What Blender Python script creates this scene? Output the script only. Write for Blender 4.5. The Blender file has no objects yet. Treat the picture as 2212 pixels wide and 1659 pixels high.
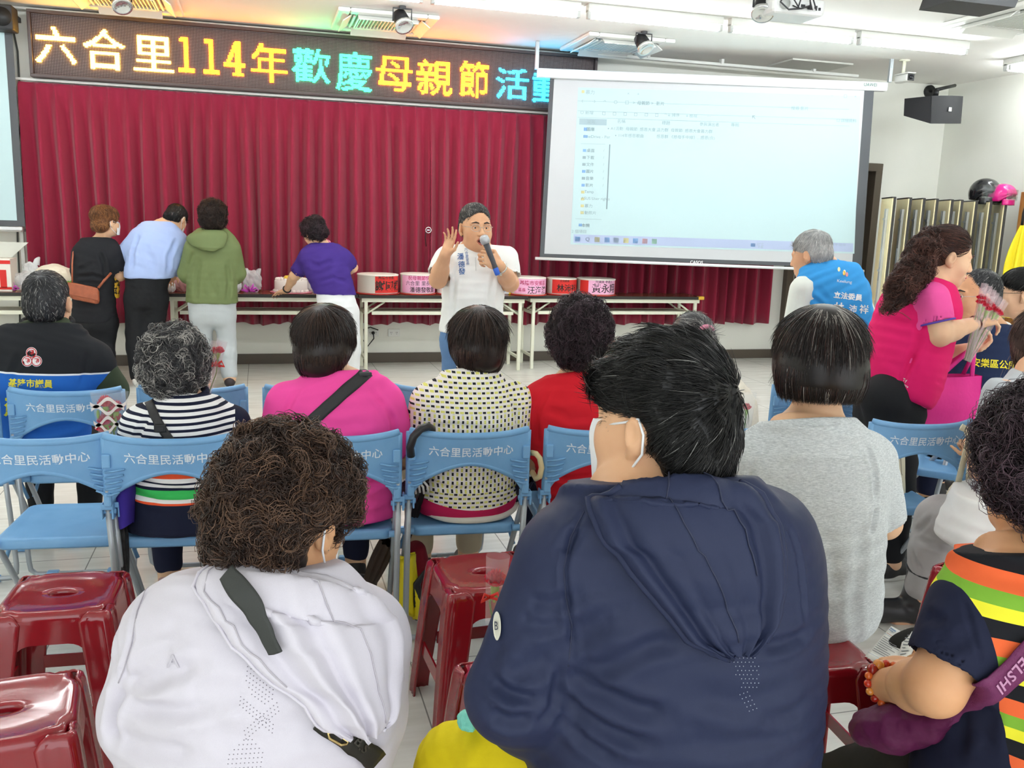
import bpy, math, random
import numpy as np
from mathutils import Vector, Matrix
from mathutils.bvhtree import BVHTree
SC = bpy.context.scene
COL = SC.collection
random.seed(5)
# ------------------------------------------------------------------ camera
FPX, PITCH, ROLL, YAW, CAMH = 1939.55, .184469, .032459, .274985, 1.51
CF = np.array([math.sin(YAW)*math.cos(PITCH), math.cos(YAW)*math.cos(PITCH), -math.sin(PITCH)])
_R = np.array([math.cos(YAW), -math.sin(YAW), 0.]); _U = np.cross(_R, CF)
CR = math.cos(ROLL)*_R + math.sin(ROLL)*_U
CU = -math.sin(ROLL)*_R + math.cos(ROLL)*_U
C0 = np.array([0, 0, CAMH])
cd = bpy.data.cameras.new('camera'); cam = bpy.data.objects.new('camera', cd); COL.objects.link(cam)
cd.sensor_width = 36; cd.lens = FPX/2212*36; cd.clip_start = .05; cd.clip_end = 60
cam.matrix_world = Matrix(((CR[0], CU[0], -CF[0], 0), (CR[1], CU[1], -CF[1], 0), (CR[2], CU[2], -CF[2], CAMH), (0, 0, 0, 1)))
SC.camera = cam
# ------------------------------------------------------------------ world, exposure
wd = bpy.data.worlds.new('world'); SC.world = wd; wd.use_nodes = True
wd.node_tree.nodes['Background'].inputs[0].default_value = (.93, .97, 1, 1)
wd.node_tree.nodes['Background'].inputs[1].default_value = 1.25
SC.view_settings.view_transform = 'Standard'
try: SC.view_settings.look = 'None'
except Exception: pass
SC.view_settings.exposure = 1.2
SC.view_settings.gamma = 1
SC.view_settings.use_curve_mapping = False
SC.cycles.max_bounces = 8; SC.cycles.diffuse_bounces = 4; SC.cycles.glossy_bounces = 3; SC.cycles.transparent_max_bounces = 16
TUBE = 22.0      # emission of the fluorescent tubes
LED = 8.0       # emission of the sign's diodes
# ------------------------------------------------------------------ photo geometry: a pixel's ray met with a plane
def W(px, py, y=None, z=None, x=None):
    v = CF + CR*(px-1106)/FPX - CU*(py-829.5)/FPX
    t = y/v[1] if y is not None else ((z-CAMH)/v[2] if z is not None else x/v[0])
    return C0 + t*v
def V3(a): return np.array(a, dtype=float)
def nrm(v): v = V3(v); return v/(np.linalg.norm(v)+1e-12)
# ------------------------------------------------------------------ materials
def lin(h):
    if isinstance(h, str):
        h = h.lstrip('#'); c = [int(h[i:i+2], 16)/255 for i in (0, 2, 4)]
    else: c = list(h)
    return tuple(x/12.92 if x <= .04045 else ((x+.055)/1.055)**2.4 for x in c)+(1,)
class NT:
    def __init__(s, m): s.t = m.node_tree; s.b = s.t.nodes['Principled BSDF']
    def n(s, typ, **k):
        nd = s.t.nodes.new(typ)
        for a, v in k.items(): setattr(nd, a, v)
        return nd
    def l(s, a, b): s.t.links.new(a, b)
    def math(s, op, a, b=None, clamp=False):
        nd = s.n('ShaderNodeMath', operation=op); nd.use_clamp = clamp
        for i, q in enumerate((a, b)):
            if q is None: continue
            if isinstance(q, (int, float)): nd.inputs[i].default_value = q
            else: s.l(q, nd.inputs[i])
        return nd.outputs[0]
    def mix(s, fac, a, b):
        nd = s.n('ShaderNodeMix', data_type='RGBA')
        for q, i in ((fac, 0), (a, 6), (b, 7)):
            if isinstance(q, (int, float)): nd.inputs[i].default_value = q
            elif isinstance(q, (tuple, str)): nd.inputs[i].default_value = lin(q) if isinstance(q, str) else q
            else: s.l(q, nd.inputs[i])
        return nd.outputs[2]
    def noise(s, vec, scale, detail=3, rough=.5):
        nd = s.n('ShaderNodeTexNoise'); nd.inputs['Scale'].default_value = scale
        nd.inputs['Detail'].default_value = detail; nd.inputs['Roughness'].default_value = rough
        if vec is not None: s.l(vec, nd.inputs['Vector'])
        return nd.outputs[0]
    def obj(s, scale=(1, 1, 1), rot=(0, 0, 0), loc=(0, 0, 0)):
        tc = s.n('ShaderNodeTexCoord'); mp = s.n('ShaderNodeMapping')
        mp.inputs['Scale'].default_value = scale; mp.inputs['Rotation'].default_value = rot; mp.inputs['Location'].default_value = loc
        s.l(tc.outputs['Object'], mp.inputs[0]); return mp.outputs[0]
    def ramp(s, fac, stops, const=False):
        nd = s.n('ShaderNodeValToRGB'); cr = nd.color_ramp
        cr.interpolation = 'CONSTANT' if const else 'LINEAR'
        while len(cr.elements) > 1: cr.elements.remove(cr.elements[-1])
        for i, (p, c) in enumerate(stops):
            e = cr.elements[0] if i == 0 else cr.elements.new(p)
            e.position = p; e.color = lin(c)
        s.l(fac, nd.inputs[0]); return nd.outputs[0]
    def bump(s, h, strength, dist=.01):
        nd = s.n('ShaderNodeBump'); nd.inputs['Strength'].default_value = strength; nd.inputs['Distance'].default_value = dist
        s.l(h, nd.inputs['Height']); s.l(nd.outputs[0], s.b.inputs['Normal'])
MATS = {}
def mat(name, col='#888888', rough=.5, metal=0, spec=.5, emit=0, alpha=1, trans=0, var=0, vscale=6, bump=0, bscale=60, bstretch=(1, 1, 1), bdist=.004, coat=0, sheen=0, ior=1.45, emitcol=None, fn=None):
    if name in MATS: return MATS[name]
    m = bpy.data.materials.new(name); m.use_nodes = True; MATS[name] = m
    t = NT(m); b = t.b
    b.inputs['Base Color'].default_value = lin(col); b.inputs['Roughness'].default_value = rough
    b.inputs['Metallic'].default_value = metal; b.inputs['Specular IOR Level'].default_value = spec
    b.inputs['IOR'].default_value = ior
    if emit:
        b.inputs['Emission Color'].default_value = lin(emitcol or col); b.inputs['Emission Strength'].default_value = emit
    b.inputs['Alpha'].default_value = alpha; b.inputs['Transmission Weight'].default_value = trans
    b.inputs['Coat Weight'].default_value = coat; b.inputs['Coat Roughness'].default_value = .08
    if sheen: b.inputs['Sheen Weight'].default_value = sheen
    if var:
        c = lin(col); n = t.noise(t.obj(), vscale, 4)
        k = t.ramp(n, [(.3, '#000000'), (.7, '#ffffff')])
        a = tuple(max(0, x*(1-var)) for x in c[:3])+(1,); d = tuple(min(1, x*(1+var)) for x in c[:3])+(1,)
        t.l(t.mix(k, a, d), b.inputs['Base Color'])
    if bump: t.bump(t.noise(t.obj(bstretch), bscale, 4), bump, bdist)
    if fn: fn(t)
    return m
# ------------------------------------------------------------------ objects
def tag(o, label=None, cat=None, group=None, kind=None):
    if label: o['label'] = label
    if cat: o['category'] = cat
    if group: o['group'] = group
    if kind: o['kind'] = kind
    return o
def thing(name, label, cat, loc=(0, 0, 0), rotz=0, group=None):
    o = bpy.data.objects.new(name, None); COL.objects.link(o); o.empty_display_size = .1
    o.location = [float(v) for v in loc]; o.rotation_euler = (0, 0, rotz)
    return tag(o, label, cat, group)
def copytree(o, parent=None):
    c = o.copy(); COL.objects.link(c); c.parent = parent
    for ch in o.children: copytree(ch, c)
    return c
def link(name, me, mats, parent=None, smooth=True, loc=None):
    if not isinstance(mats, (list, tuple)): mats = [mats]
    for m in mats: me.materials.append(m)
    if smooth is not None: me.polygons.foreach_set('use_smooth', [bool(smooth)]*len(me.polygons))
    o = bpy.data.objects.new(name, me); COL.objects.link(o)
    if parent is not None: o.parent = parent
    if loc is not None: o.location = [float(v) for v in loc]
    return o
def npmesh(name, v, f, mi=None):
    v = np.asarray(v, dtype=np.float32); f = np.asarray(f, dtype=np.int32)
    me = bpy.data.meshes.new(name)
    me.vertices.add(len(v)); me.vertices.foreach_set('co', v.ravel())
    k = f.shape[1]; me.loops.add(f.size); me.loops.foreach_set('vertex_index', f.ravel())
    me.polygons.add(len(f)); me.polygons.foreach_set('loop_start', np.arange(0, f.size, k, dtype=np.int32))
    if mi is not None: me.polygons.foreach_set('material_index', np.asarray(mi, dtype=np.int32))
    me.update(calc_edges=True); me.validate()
    return me
class MB:
    """collects shapes into one mesh"""
    def __init__(s): s.v = []; s.f = []; s.mi = []; s.sm = []; s.m = 0; s.smooth = False
    def add(s, vs, fs, smooth=None):
        o = len(s.v); s.v += [tuple(float(c) for c in p) for p in vs]
        for f in fs: s.f.append([o+i for i in f]); s.mi.append(s.m); s.sm.append(s.smooth if smooth is None else smooth)
        return s
    def box(s, c, d, rz=0, bev=0, R=None):
        hx, hy, hz = d[0]/2, d[1]/2, d[2]/2
        if bev:
            b = min(bev, hx*.99, hy*.99, hz*.99); vs = []; 
            lay = [(-hz, b), (-hz+b*.3, b*.3), (-hz+b, 0), (hz-b, 0), (hz-b*.3, b*.3), (hz, b)]
            for (z, i) in lay:
                x, y, r = hx-i, hy-i, max(b-i, 1e-4)
                for (sx, sy, a0) in ((1, 1, 0), (-1, 1, 90), (-1, -1, 180), (1, -1, 270)):
                    for k in range(3):
                        a = math.radians(a0+45*k); vs.append((sx*(x-r)+r*math.cos(a), sy*(y-r)+r*math.sin(a), z))
            fs = []
            for l in range(5):
                for k in range(12): fs.append((l*12+k, l*12+(k+1) % 12, (l+1)*12+(k+1) % 12, (l+1)*12+k))
            fs += [tuple(reversed(range(12))), tuple(range(60, 72))]
        else:
            vs = [(x, y, z) for z in (-hz, hz) for (x, y) in ((-hx, -hy), (hx, -hy), (hx, hy), (-hx, hy))]
            fs = [(3, 2, 1, 0), (4, 5, 6, 7), (0, 1, 5, 4), (1, 2, 6, 5), (2, 3, 7, 6), (3, 0, 4, 7)]
        vs = np.array(vs)
        if R is not None: vs = vs@np.array(R).T
        elif rz:
            cz, sz = math.cos(rz), math.sin(rz); vs = np.stack([vs[:, 0]*cz-vs[:, 1]*sz, vs[:, 0]*sz+vs[:, 1]*cz, vs[:, 2]], 1)
        return s.add(vs+np.array(c), fs)
    def tube(s, pts, r, n=8, cap=True, closed=False, flat=None, up=None):
        P = [V3(p) for p in pts]; m = len(P); rs = r if isinstance(r, (list, tuple, np.ndarray)) else [r]*m
        vs = []; u = None
        for i in range(m):
            if closed: t = nrm(P[(i+1) % m]-P[i-1])
            else: t = nrm(P[min(i+1, m-1)]-P[max(i-1, 0)])
            if up is not None: u = nrm(V3(up)-t*np.dot(V3(up), t))
            elif u is None:
                a = V3((0, 0, 1)) if abs(t[2]) < .9 else V3((1, 0, 0)); u = nrm(np.cross(t, a))
            else: u = nrm(u-t*np.dot(u, t))
            w = np.cross(t, u)
            for k in range(n):
                a = 2*math.pi*k/n; f = flat or 1
                vs.append(P[i]+rs[i]*(math.cos(a)*u*f+math.sin(a)*w))
        fs = []
        for i in range(m if closed else m-1):
            j = (i+1) % m
            for k in range(n): fs.append((i*n+k, i*n+(k+1) % n, j*n+(k+1) % n, j*n+k))
        if cap and not closed: fs += [tuple(reversed(range(n))), tuple(range((m-1)*n, m*n))]
        return s.add(vs, fs, True)
    def lathe(s, prof, c=(0, 0, 0), n=20, axis=None, sx=1, sy=1, caps=True):
        vs = []
        for (r, z) in prof:
            for k in range(n):
                a = 2*math.pi*k/n; vs.append((r*math.cos(a)*sx, r*math.sin(a)*sy, z))
        fs = []
        for i in range(len(prof)-1):
            for k in range(n): fs.append((i*n+k, i*n+(k+1) % n, (i+1)*n+(k+1) % n, (i+1)*n+k))
        if caps: fs += [tuple(reversed(range(n))), tuple(range((len(prof)-1)*n, len(prof)*n))]
        vs = np.array(vs)
        if axis is not None:
            w = nrm(axis); a = V3((0, 0, 1)) if abs(w[2]) < .9 else V3((0, 1, 0)); u = nrm(np.cross(a, w)); q = np.cross(w, u)
            vs = vs[:, :1]*u+vs[:, 1:2]*q+vs[:, 2:]*w
        return s.add(vs+V3(c), fs, True)
    def cyl(s, a, b, r, n=16, r2=None):
        a, b = V3(a), V3(b); L = np.linalg.norm(b-a)
        s.lathe([(r, 0), (r if r2 is None else r2, L)], a, n, b-a); return s
    def ball(s, c, r, n=12, R=None):
        r = r if isinstance(r, (tuple, list)) else (r,)*3; vs = []; fs = []
        for i in range(n+1):
            t = math.pi*i/n
            for k in range(2*n):
                a = math.pi*k/n; vs.append((r[0]*math.sin(t)*math.cos(a), r[1]*math.sin(t)*math.sin(a), r[2]*math.cos(t)))
        for i in range(n):
            for k in range(2*n): fs.append((i*2*n+k, (i+1)*2*n+k, (i+1)*2*n+(k+1) % (2*n), i*2*n+(k+1) % (2*n)))
        vs = np.array(vs)
        if R is not None: vs = vs@np.array(R).T
        return s.add(vs+V3(c), fs, True)
    def grid(s, fn, nu, nv, smooth=True, closeu=False):
        vs = [fn(i/(nu-1) if not closeu else i/nu, j/(nv-1)) for j in range(nv) for i in range(nu)]
        fs = []
        for j in range(nv-1):
            for i in range(nu if closeu else nu-1):
                i2 = (i+1) % nu; fs.append((j*nu+i, j*nu+i2, (j+1)*nu+i2, (j+1)*nu+i))
        return s.add(vs, fs, smooth)
    def prism(s, poly, ext, T=lambda x, y, z: (x, y, z)):
        n = len(poly); vs = [T(x, y, 0) for x, y in poly]+[T(x, y, ext) for x, y in poly]
        fs = [tuple(reversed(range(n))), tuple(range(n, 2*n))]+[(i, (i+1) % n, n+(i+1) % n, n+i) for i in range(n)]
        return s.add(vs, fs)
    def build(s, name, mats, parent=None, world=False, loc=None):
        v = np.array(s.v)
        if world:
            p = parent; off = np.zeros(3)
            while p is not None: off += np.array(p.location); p = p.parent
            v = v-off
        me = bpy.data.meshes.new(name); me.from_pydata(v.tolist(), [], s.f)
        me.polygons.foreach_set('material_index', s.mi); me.update()
        me.polygons.foreach_set('use_smooth', s.sm)
        return link(name, me, mats, parent, None, loc)
def structure(o): o['kind'] = 'structure'; return o
# ------------------------------------------------------------------ lettering
def glyphs(txt, size=1., bold=0., spacing=1., align='CENTER'):
    """flat outline of a text in x,y, centred: (verts, polys)"""
    c = bpy.data.curves.new('t', 'FONT'); c.body = txt; c.size = size; c.align_x = align; c.align_y = 'CENTER'
    c.offset = bold*size; c.space_character = spacing; c.resolution_u = 3
    o = bpy.data.objects.new('t', c); COL.objects.link(o)
    dg = bpy.context.evaluated_depsgraph_get(); ev = o.evaluated_get(dg); me = ev.to_mesh()
    vs = np.array([v.co[:] for v in me.vertices]) if len(me.vertices) else np.zeros((0, 3)); fs = [tuple(p.vertices) for p in me.polygons]
    ev.to_mesh_clear(); bpy.data.objects.remove(o); bpy.data.curves.remove(c)
    if align == 'CENTER' and len(vs): vs[:, :2] -= (vs[:, :2].max(0)+vs[:, :2].min(0))/2
    return vs, fs
def flat_text(name, txt, size, center, right, up, m, parent=None, bold=0, spacing=1., width=None, lift=.002, world=False):
    vs, fs = glyphs(txt, size, bold, spacing)
    if width: vs[:, 0] *= width/max(1e-6, vs[:, 0].max()-vs[:, 0].min())
    r, u = nrm(right), nrm(up); n = np.cross(r, u)
    b = MB(); b.add([V3(center)+r*p[0]+u*p[1]+n*lift for p in vs], fs)
    return b.build(name, m, parent, world)
# ================================================================== the room
YW = 9.1; XR = 7.69; XL = -4.6; CEIL = 3.15; YB = -4.0
def floor_fn(t):
    # 60 cm porcelain tiles with thin grey joints and a faint streaky grain
    o = t.obj(loc=(.757-.024+.6, .0, 0)); sx = t.n('ShaderNodeSeparateXYZ'); t.l(o, sx.inputs[0])
    def line(c, off):
        f = t.math('FRACT', t.math('DIVIDE', t.math('ADD', c, 60+off), .6)); d = t.math('ABSOLUTE', t.math('SUBTRACT', f, .5))
        return t.math('GREATER_THAN', d, .4962)
    g = t.math('MAXIMUM', line(sx.outputs[0], .0), line(sx.outputs[1], .18))
    n = t.noise(t.obj((1.2, 9, 1)), 3, 5); n2 = t.noise(t.obj((1, 1, 1)), .9, 3)
    c = t.mix(t.ramp(n, [(.35, '#000000'), (.7, '#ffffff')]), '#d9d8d0', '#e8e8e2')
    c = t.mix(t.math('MULTIPLY', n2, .25), c, '#d2d0c8')
    t.l(t.mix(g, c, '#8d8d88'), t.b.inputs['Base Color'])
    t.l(t.math('ADD', t.math('MULTIPLY', n, .15), .16), t.b.inputs['Roughness'])
M_floor = mat('floor_tile', '#dddcd5', .25, spec=.5, fn=floor_fn)
M_wall = mat('wall_paint', '#f1f2e9', .75, var=.03, vscale=1.5, bump=.15, bscale=35)
M_ceil = mat('ceiling_paint', '#f4f3ee', .85, var=.02, vscale=.8)
M_base = mat('dark_brown_tile', '#5a5148', .4)
M_white = mat('white_enamel', '#eceee9', .35)
M_cream = mat('cream_enamel', '#e9ead6', .4)
M_black = mat('black_plastic', '#1b1c1e', .45)
M_dgrey = mat('dark_grey', '#3a3b3e', .5)
M_chrome = mat('chrome', '#cfd2d4', .18, metal=1)
M_brownframe = mat('brown_frame', '#5d5347', .45)
b = MB(); b.add([(XL, YB, 0), (XR, YB, 0), (XR, YW+1.6, 0), (XL, YW+1.6, 0)], [(0, 1, 2, 3)]); structure(b.build('floor', M_floor))
b = MB(); b.box(((XL+XR)/2, (YB+YW)/2+.2, CEIL+.05), (XR-XL+.4, YW-YB+.6, .1)); structure(b.build('ceiling', M_ceil))
DX0, DX1, DZ = 5.74, 6.86, 2.15
b = MB()
b.box(((XL+DX0)/2, YW+.06, CEIL/2), (DX0-XL, .12, CEIL)); b.box(((DX0+DX1)/2, YW+.06, (CEIL+DZ)/2), (DX1-DX0, .12, CEIL-DZ)); b.box(((DX1+XR)/2, YW+.06, CEIL/2), (XR-DX1, .12, CEIL))
structure(b.build('wall_back', M_wall))
b = MB(); b.box((XR+.06, (YB+YW)/2+.06, CEIL/2), (.12, YW-YB+.12, CEIL)); structure(b.build('wall_right', M_wall))
b = MB(); b.box((XL-.06, (YB+YW)/2+.06, CEIL/2), (.12, YW-YB+.12, CEIL)); structure(b.build('wall_left', M_wall))
b = MB(); b.box(((XL+DX0)/2, YW-.012, .05), (DX0-XL-.02, .024, .1), bev=.004); b.box(((DX1+XR)/2+.04, YW-.012, .05), (XR-DX1-.1, .024, .1), bev=.004)
structure(b.build('baseboard_back', M_base))
# doorway to a dim corridor
b = MB()
for x in (DX0+.045, DX1-.045): b.box((x, YW-.0, DZ/2), (.09, .16, DZ), bev=.006)
b.box(((DX0+DX1)/2, YW-.0, DZ+.04), (DX1-DX0, .16, .09), bev=.006)
structure(b.build('door_1', M_brownframe))
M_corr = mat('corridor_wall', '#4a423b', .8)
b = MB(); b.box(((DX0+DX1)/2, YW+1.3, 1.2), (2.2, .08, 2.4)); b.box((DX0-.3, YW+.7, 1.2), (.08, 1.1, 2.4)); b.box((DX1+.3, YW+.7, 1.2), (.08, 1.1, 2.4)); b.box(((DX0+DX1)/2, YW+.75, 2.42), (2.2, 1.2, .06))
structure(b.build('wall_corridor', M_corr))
# ------------------------------------------------------------------ tube lamps
M_tube = mat('tube_glow', '#ffffff', .4, emit=TUBE, emitcol='#f6fbff')
M_tubecap = mat('tube_cap', '#c9ccca', .4)
def tube_lamp(x0, x1, y, z, label, along='x', group=None):
    L = x1-x0; t = thing('tube_lamp', label, 'lamp', (x0, y, z) if along == 'x' else (y, x0, z), 0 if along == 'x' else math.pi/2, group)
    h = CEIL-z
    b = MB(); b.box((L/2, 0, (h+.026)/2), (L, .072, h-.026), bev=.006); b.build('lamp_base', M_white, t)
    b = MB(); b.cyl((.03, 0, 0), (L-.03, 0, 0), .019, 10); b.build('lamp_tube', M_tube, t)
    for x in (0, L-.03):
        b = MB(); b.box((x+.015, 0, .012), (.03, .048, .068), bev=.006); b.build('end_cap', M_tubecap, t)
    return t
ROWG = 'ceiling tube lamps'
y0 = 6.985
for i, (a, c, q) in enumerate(((.05, 1.19, 'bright ceiling tube lamp cut by the top edge left of the run'), (1.25, 2.42, 'bright tube lamp of the ceiling run above the hall sign'), (2.48, 3.64, 'bright tube lamp second in the ceiling run, above the left half of the screen'), (3.71, 4.87, 'bright tube lamp of the ceiling run nearest the white projector'), (4.93, 6.04, 'bright tube lamp at the right end of the ceiling run'))):
    tube_lamp(a, c, y0, 3.06, q, group=ROWG)
cnr = W(2150, 150, z=3.07)
tube_lamp(cnr[0]-.0, cnr[0]+.62, cnr[1]-.12, 3.06, 'bright tube lamp running into the right wall, lower of the corner pair', group=ROWG)
tube_lamp(cnr[1]-1.35, cnr[1]-.17, cnr[0]+.02, 3.06, 'bright tube lamp in the ceiling corner running towards the viewer', along='y', group=ROWG)
for yy in (4.3, 1.7):
    for x in (-3.2, -1.6, 0., 1.6, 3.2, 4.8, 6.3):
        if abs(yy-1.7) < .1 and x in (1.6, 4.8, -1.6, 0.): continue
        tube_lamp(x-.58, x+.58, yy, 3.06, 'ceiling tube lamp over the audience, outside the photo', group='tube lamps over the audience')
for x in (-3.6, -2.3, -1.1): tube_lamp(x-.57, x+.57, y0, 3.06, 'ceiling tube lamp left of the photo', group='tube lamps left of the photo')
# ------------------------------------------------------------------ curtain
def curtain_fn(t):
    n = t.noise(t.obj((30, 30, 4)), 8, 4)
    t.l(t.mix(n, '#8c1234', '#9e183e'), t.b.inputs['Base Color'])
M_curt = mat('crimson_velvet', '#8e1530', .8, sheen=.25, fn=curtain_fn)
def curtain(name, x0, x1, label, seed, lean):
    rnd = random.Random(seed); n = int((x1-x0)/.142); sp = (x1-x0)/n
    nx = n*14; zs = [2.53, 2.50, 2.45, 2.40, 2.33, 2.2, 1.9, 1.4, .9, .55, .41]; am = [.006, .012, .018, .02, .03, .045, .055, .06, .06, .06, .06]
    ph = [rnd.uniform(.75, 1.25) for _ in range(n+2)]; dr = [rnd.uniform(-.045, .045) for _ in range(n+2)]
    base = YW-.10
    def P(i, j):
        u = i/14; k = int(min(u, n-1e-6)); f = u-k; z = zs[j]; s = min(1., (2.53-z)/1.2)
        d = dr[k]*(1-f)+dr[k+1]*f
        x = x0+(u)*sp+d*s*.9+lean*s*.03*math.sin(u*.7)
        a = ph[k]*(1-f)+ph[k+1]*f
        w = math.cos(2*math.pi*f)+.28*math.sin(4*math.pi*f+ph[k]*3)*s+.15*math.sin(2*math.pi*u*.37+seed)*s
        pinch = math.exp(-((min(f, 1-f))/.07)**2)*(.022 if 1 <= j <= 4 else 0)
        y = base-am[j]*a*w-.012*math.sin(u*.83+seed)*s-pinch
        zz = z-(.012*math.sin(u*1.7+seed) if j == len(zs)-1 else 0)-(.006*abs(math.sin(math.pi*f)) if j == 0 else 0)
        return (x, y, zz)
    b = MB(); N = nx+1
    b.add([P(i, j) for j in range(len(zs)) for i in range(N)], [(j*N+i, (j+1)*N+i, (j+1)*N+i+1, j*N+i+1) for j in range(len(zs)-1) for i in range(nx)], True)
    o = b.build(name, M_curt); sol = o.modifiers.new('thick', 'SOLIDIFY'); sol.thickness = .004
    return tag(o, label, 'curtain', 'crimson stage curtains')
XJ = W(922, 235, y=YW-.1)[0]
curtain('curtain', -2.0, XJ+.03, 'crimson pleated curtain panel behind the people at the gift tables', 3, .3)
curtain('curtain', XJ+.032, 5.50, 'crimson pleated curtain panel partly hidden by the hanging projection screen', 8, .2)
b = MB(); b.box((1.75, YW-.1, 2.548), (7.9, .03, .022), bev=.004); tag(b.build('curtain_rail', M_white), 'thin white curtain rail under the lit sign', 'rail')
tb = W(925, 497, y=YW-.2)
t = thing('curtain_tieback', 'round metal curtain hook on the seam between the two crimson panels', 'hook', tb)
b = MB(); b.tube([(.028*math.cos(a*.5236), -.012, .028*math.sin(a*.5236)) for a in range(12)], .006, 6, closed=True); b.box((0, -.006, 0), (.03, .01, .012)); b.box((0, .02, 0), (.012, .06, .012)); b.build('ring', M_chrome, t)
b = MB(); b.tube([(-.025, -.01, -.02), (-.03, -.012, -.08), (-.02, -.01, -.16)], .004, 6); b.build('cord', M_black, t)
# ================================================================== LED sign
SX0, SX1, SZ0, SZ1, SY = -1.885, 3.30, 2.562, 3.115, 8.93
def led_fn(t):
    o = t.obj(); s = t.n('ShaderNodeSeparateXYZ'); t.l(o, s.inputs[0]); P = .0125
    def fr(c): return t.math('SUBTRACT', t.math('FRACT', t.math('DIVIDE', t.math('ADD', c, 40), P)), .5)
    a, c = fr(s.outputs[0]), fr(s.outputs[2])
    r = t.math('SQRT', t.math('ADD', t.math('MULTIPLY', a, a), t.math('MULTIPLY', c, c)))
    d = t.math('LESS_THAN', r, .27)
    n = t.noise(t.obj((1, 1, 1)), 2, 2)
    t.l(t.mix(d, '#3a2f30', '#a89a98'), t.b.inputs['Base Color'])
M_ledface = mat('led_panel', '#403638', .6, spec=.3, fn=led_fn)
M_ledframe = mat('led_frame', '#4b3f3e', .4)
sign = thing('led_sign', 'long lit LED message sign above the crimson curtain', 'sign', ((SX0+SX1)/2, SY, (SZ0+SZ1)/2))
hw, hh = (SX1-SX0)/2, (SZ1-SZ0)/2
b = MB()
b.box((0, .04, hh-.014), (2*hw, .13, .028), bev=.005); b.box((0, .04, -hh+.014), (2*hw, .13, .028), bev=.005)
b.box((-hw+.014, .04, 0), (.028, .13, 2*hh-.05), bev=.005); b.box((hw-.014, .04, 0), (.028, .13, 2*hh-.05), bev=.005)
b.box((0, .09, 0), (2*hw-.04, .03, 2*hh-.04)); b.build('frame', M_ledframe, sign)
b = MB(); b.box((0, .03, 0), (2*hw-.054, .03, 2*hh-.054)); b.build('display_panel', M_ledface, sign)
CH = [('六', 120, 97, 'w', 88, 80), ('合', 225, 107, 'w', 88, 86), ('里', 331, 117, 'w', 84, 74), ('1', 402, 118, 'y', 30, 74), ('1', 456, 122, 'y', 30, 74), ('4', 506, 127, 'y', 42, 74), ('年', 582, 136, 'y', 78, 82),
      ('歡', 672, 142, 'g', 80, 74), ('慶', 765, 154, 'g', 76, 84), ('母', 852, 160, 'y', 76, 74), ('親', 939, 168, 'y', 76, 74), ('節', 1024, 172, 'y', 62, 78), ('活', 1107, 181, 'c', 68, 66), ('動', 1192, 191, 'c', 80, 66)]
LC = {'w': ('#ffb93a', 2.2), 'y': ('#ff7a0a', 1.6), 'g': ('#20f8a0', 1.1), 'c': ('#1cc8ff', 1.1)}
for ch, px, py, c, wpx, hpx in CH:
    m = mat('led_lit_'+c, LC[c][0], .4, emit=LED*LC[c][1], emitcol=LC[c][0])
    p = W(px, py, y=SY); wv, hv = W(px+wpx/2, py, y=SY)[0]-W(px-wpx/2, py, y=SY)[0], W(px, py-hpx/2, y=SY)[2]-W(px, py+hpx/2, y=SY)[2]
    vs, fs = glyphs(ch, 1., 0)
    if ch == '1': vs, fs = np.array([(.35, 0, 0), (.65, 0, 0), (.65, 1, 0), (.35, 1, 0), (.05, 0, 0), (.95, 0, 0), (.95, .1, 0), (.05, .1, 0), (.08, .88, 0), (.5, .88, 0), (.5, 1, 0), (.08, .97, 0)]), [(0, 1, 2, 3), (4, 5, 6, 7), (8, 9, 10, 11)]
    if ch == '4': vs, fs = np.array([(.55, 0, 0), (.8, 0, 0), (.8, 1, 0), (.55, 1, 0), (0, .26, 0), (1, .26, 0), (1, .37, 0), (0, .37, 0), (.02, .3, 0), (.2, .3, 0), (.72, 1, 0), (.55, 1, 0), (.4, 0, 0), (.95, 0, 0), (.95, .09, 0), (.4, .09, 0)]), [(0, 1, 2, 3), (4, 5, 6, 7), (8, 9, 10, 11), (12, 13, 14, 15)]
    mn, mx = vs[:, :2].min(0), vs[:, :2].max(0); vs[:, :2] = (vs[:, :2]-(mn+mx)/2)/(mx-mn)*np.array([wv, hv])
    bv = BVHTree.FromPolygons([Vector((q[0], q[1], 0)) for q in vs], fs); g = .0125
    cx, cz = p[0]-(SX0+SX1)/2, p[2]-(SZ0+SZ1)/2; b = MB()
    i0, i1 = int(math.floor((cx-wv/2)/g)), int(math.ceil((cx+wv/2)/g)); j0, j1 = int(math.floor((cz-hv/2)/g)), int(math.ceil((cz+hv/2)/g))
    for i in range(i0, i1+1):
        for j in range(j0, j1+1):
            x, z = (i+.5)*g, (j+.5)*g; hit = False
            for ox, oz in ((0, 0), (.0045, 0), (-.0045, 0), (0, .0035), (0, -.0035)):
                if bv.ray_cast(Vector((x-cx+ox, z-cz+oz, 1)), Vector((0, 0, -1)))[0] is not None: hit = True; break
            if hit:
                q = .0053; y = .006
                b.add([(x-q, y, z-q), (x+q, y, z-q), (x+q, y, z+q), (x-q, y, z+q)], [(0, 1, 2, 3)])
    b.build('lit_character', m, sign)
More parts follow.
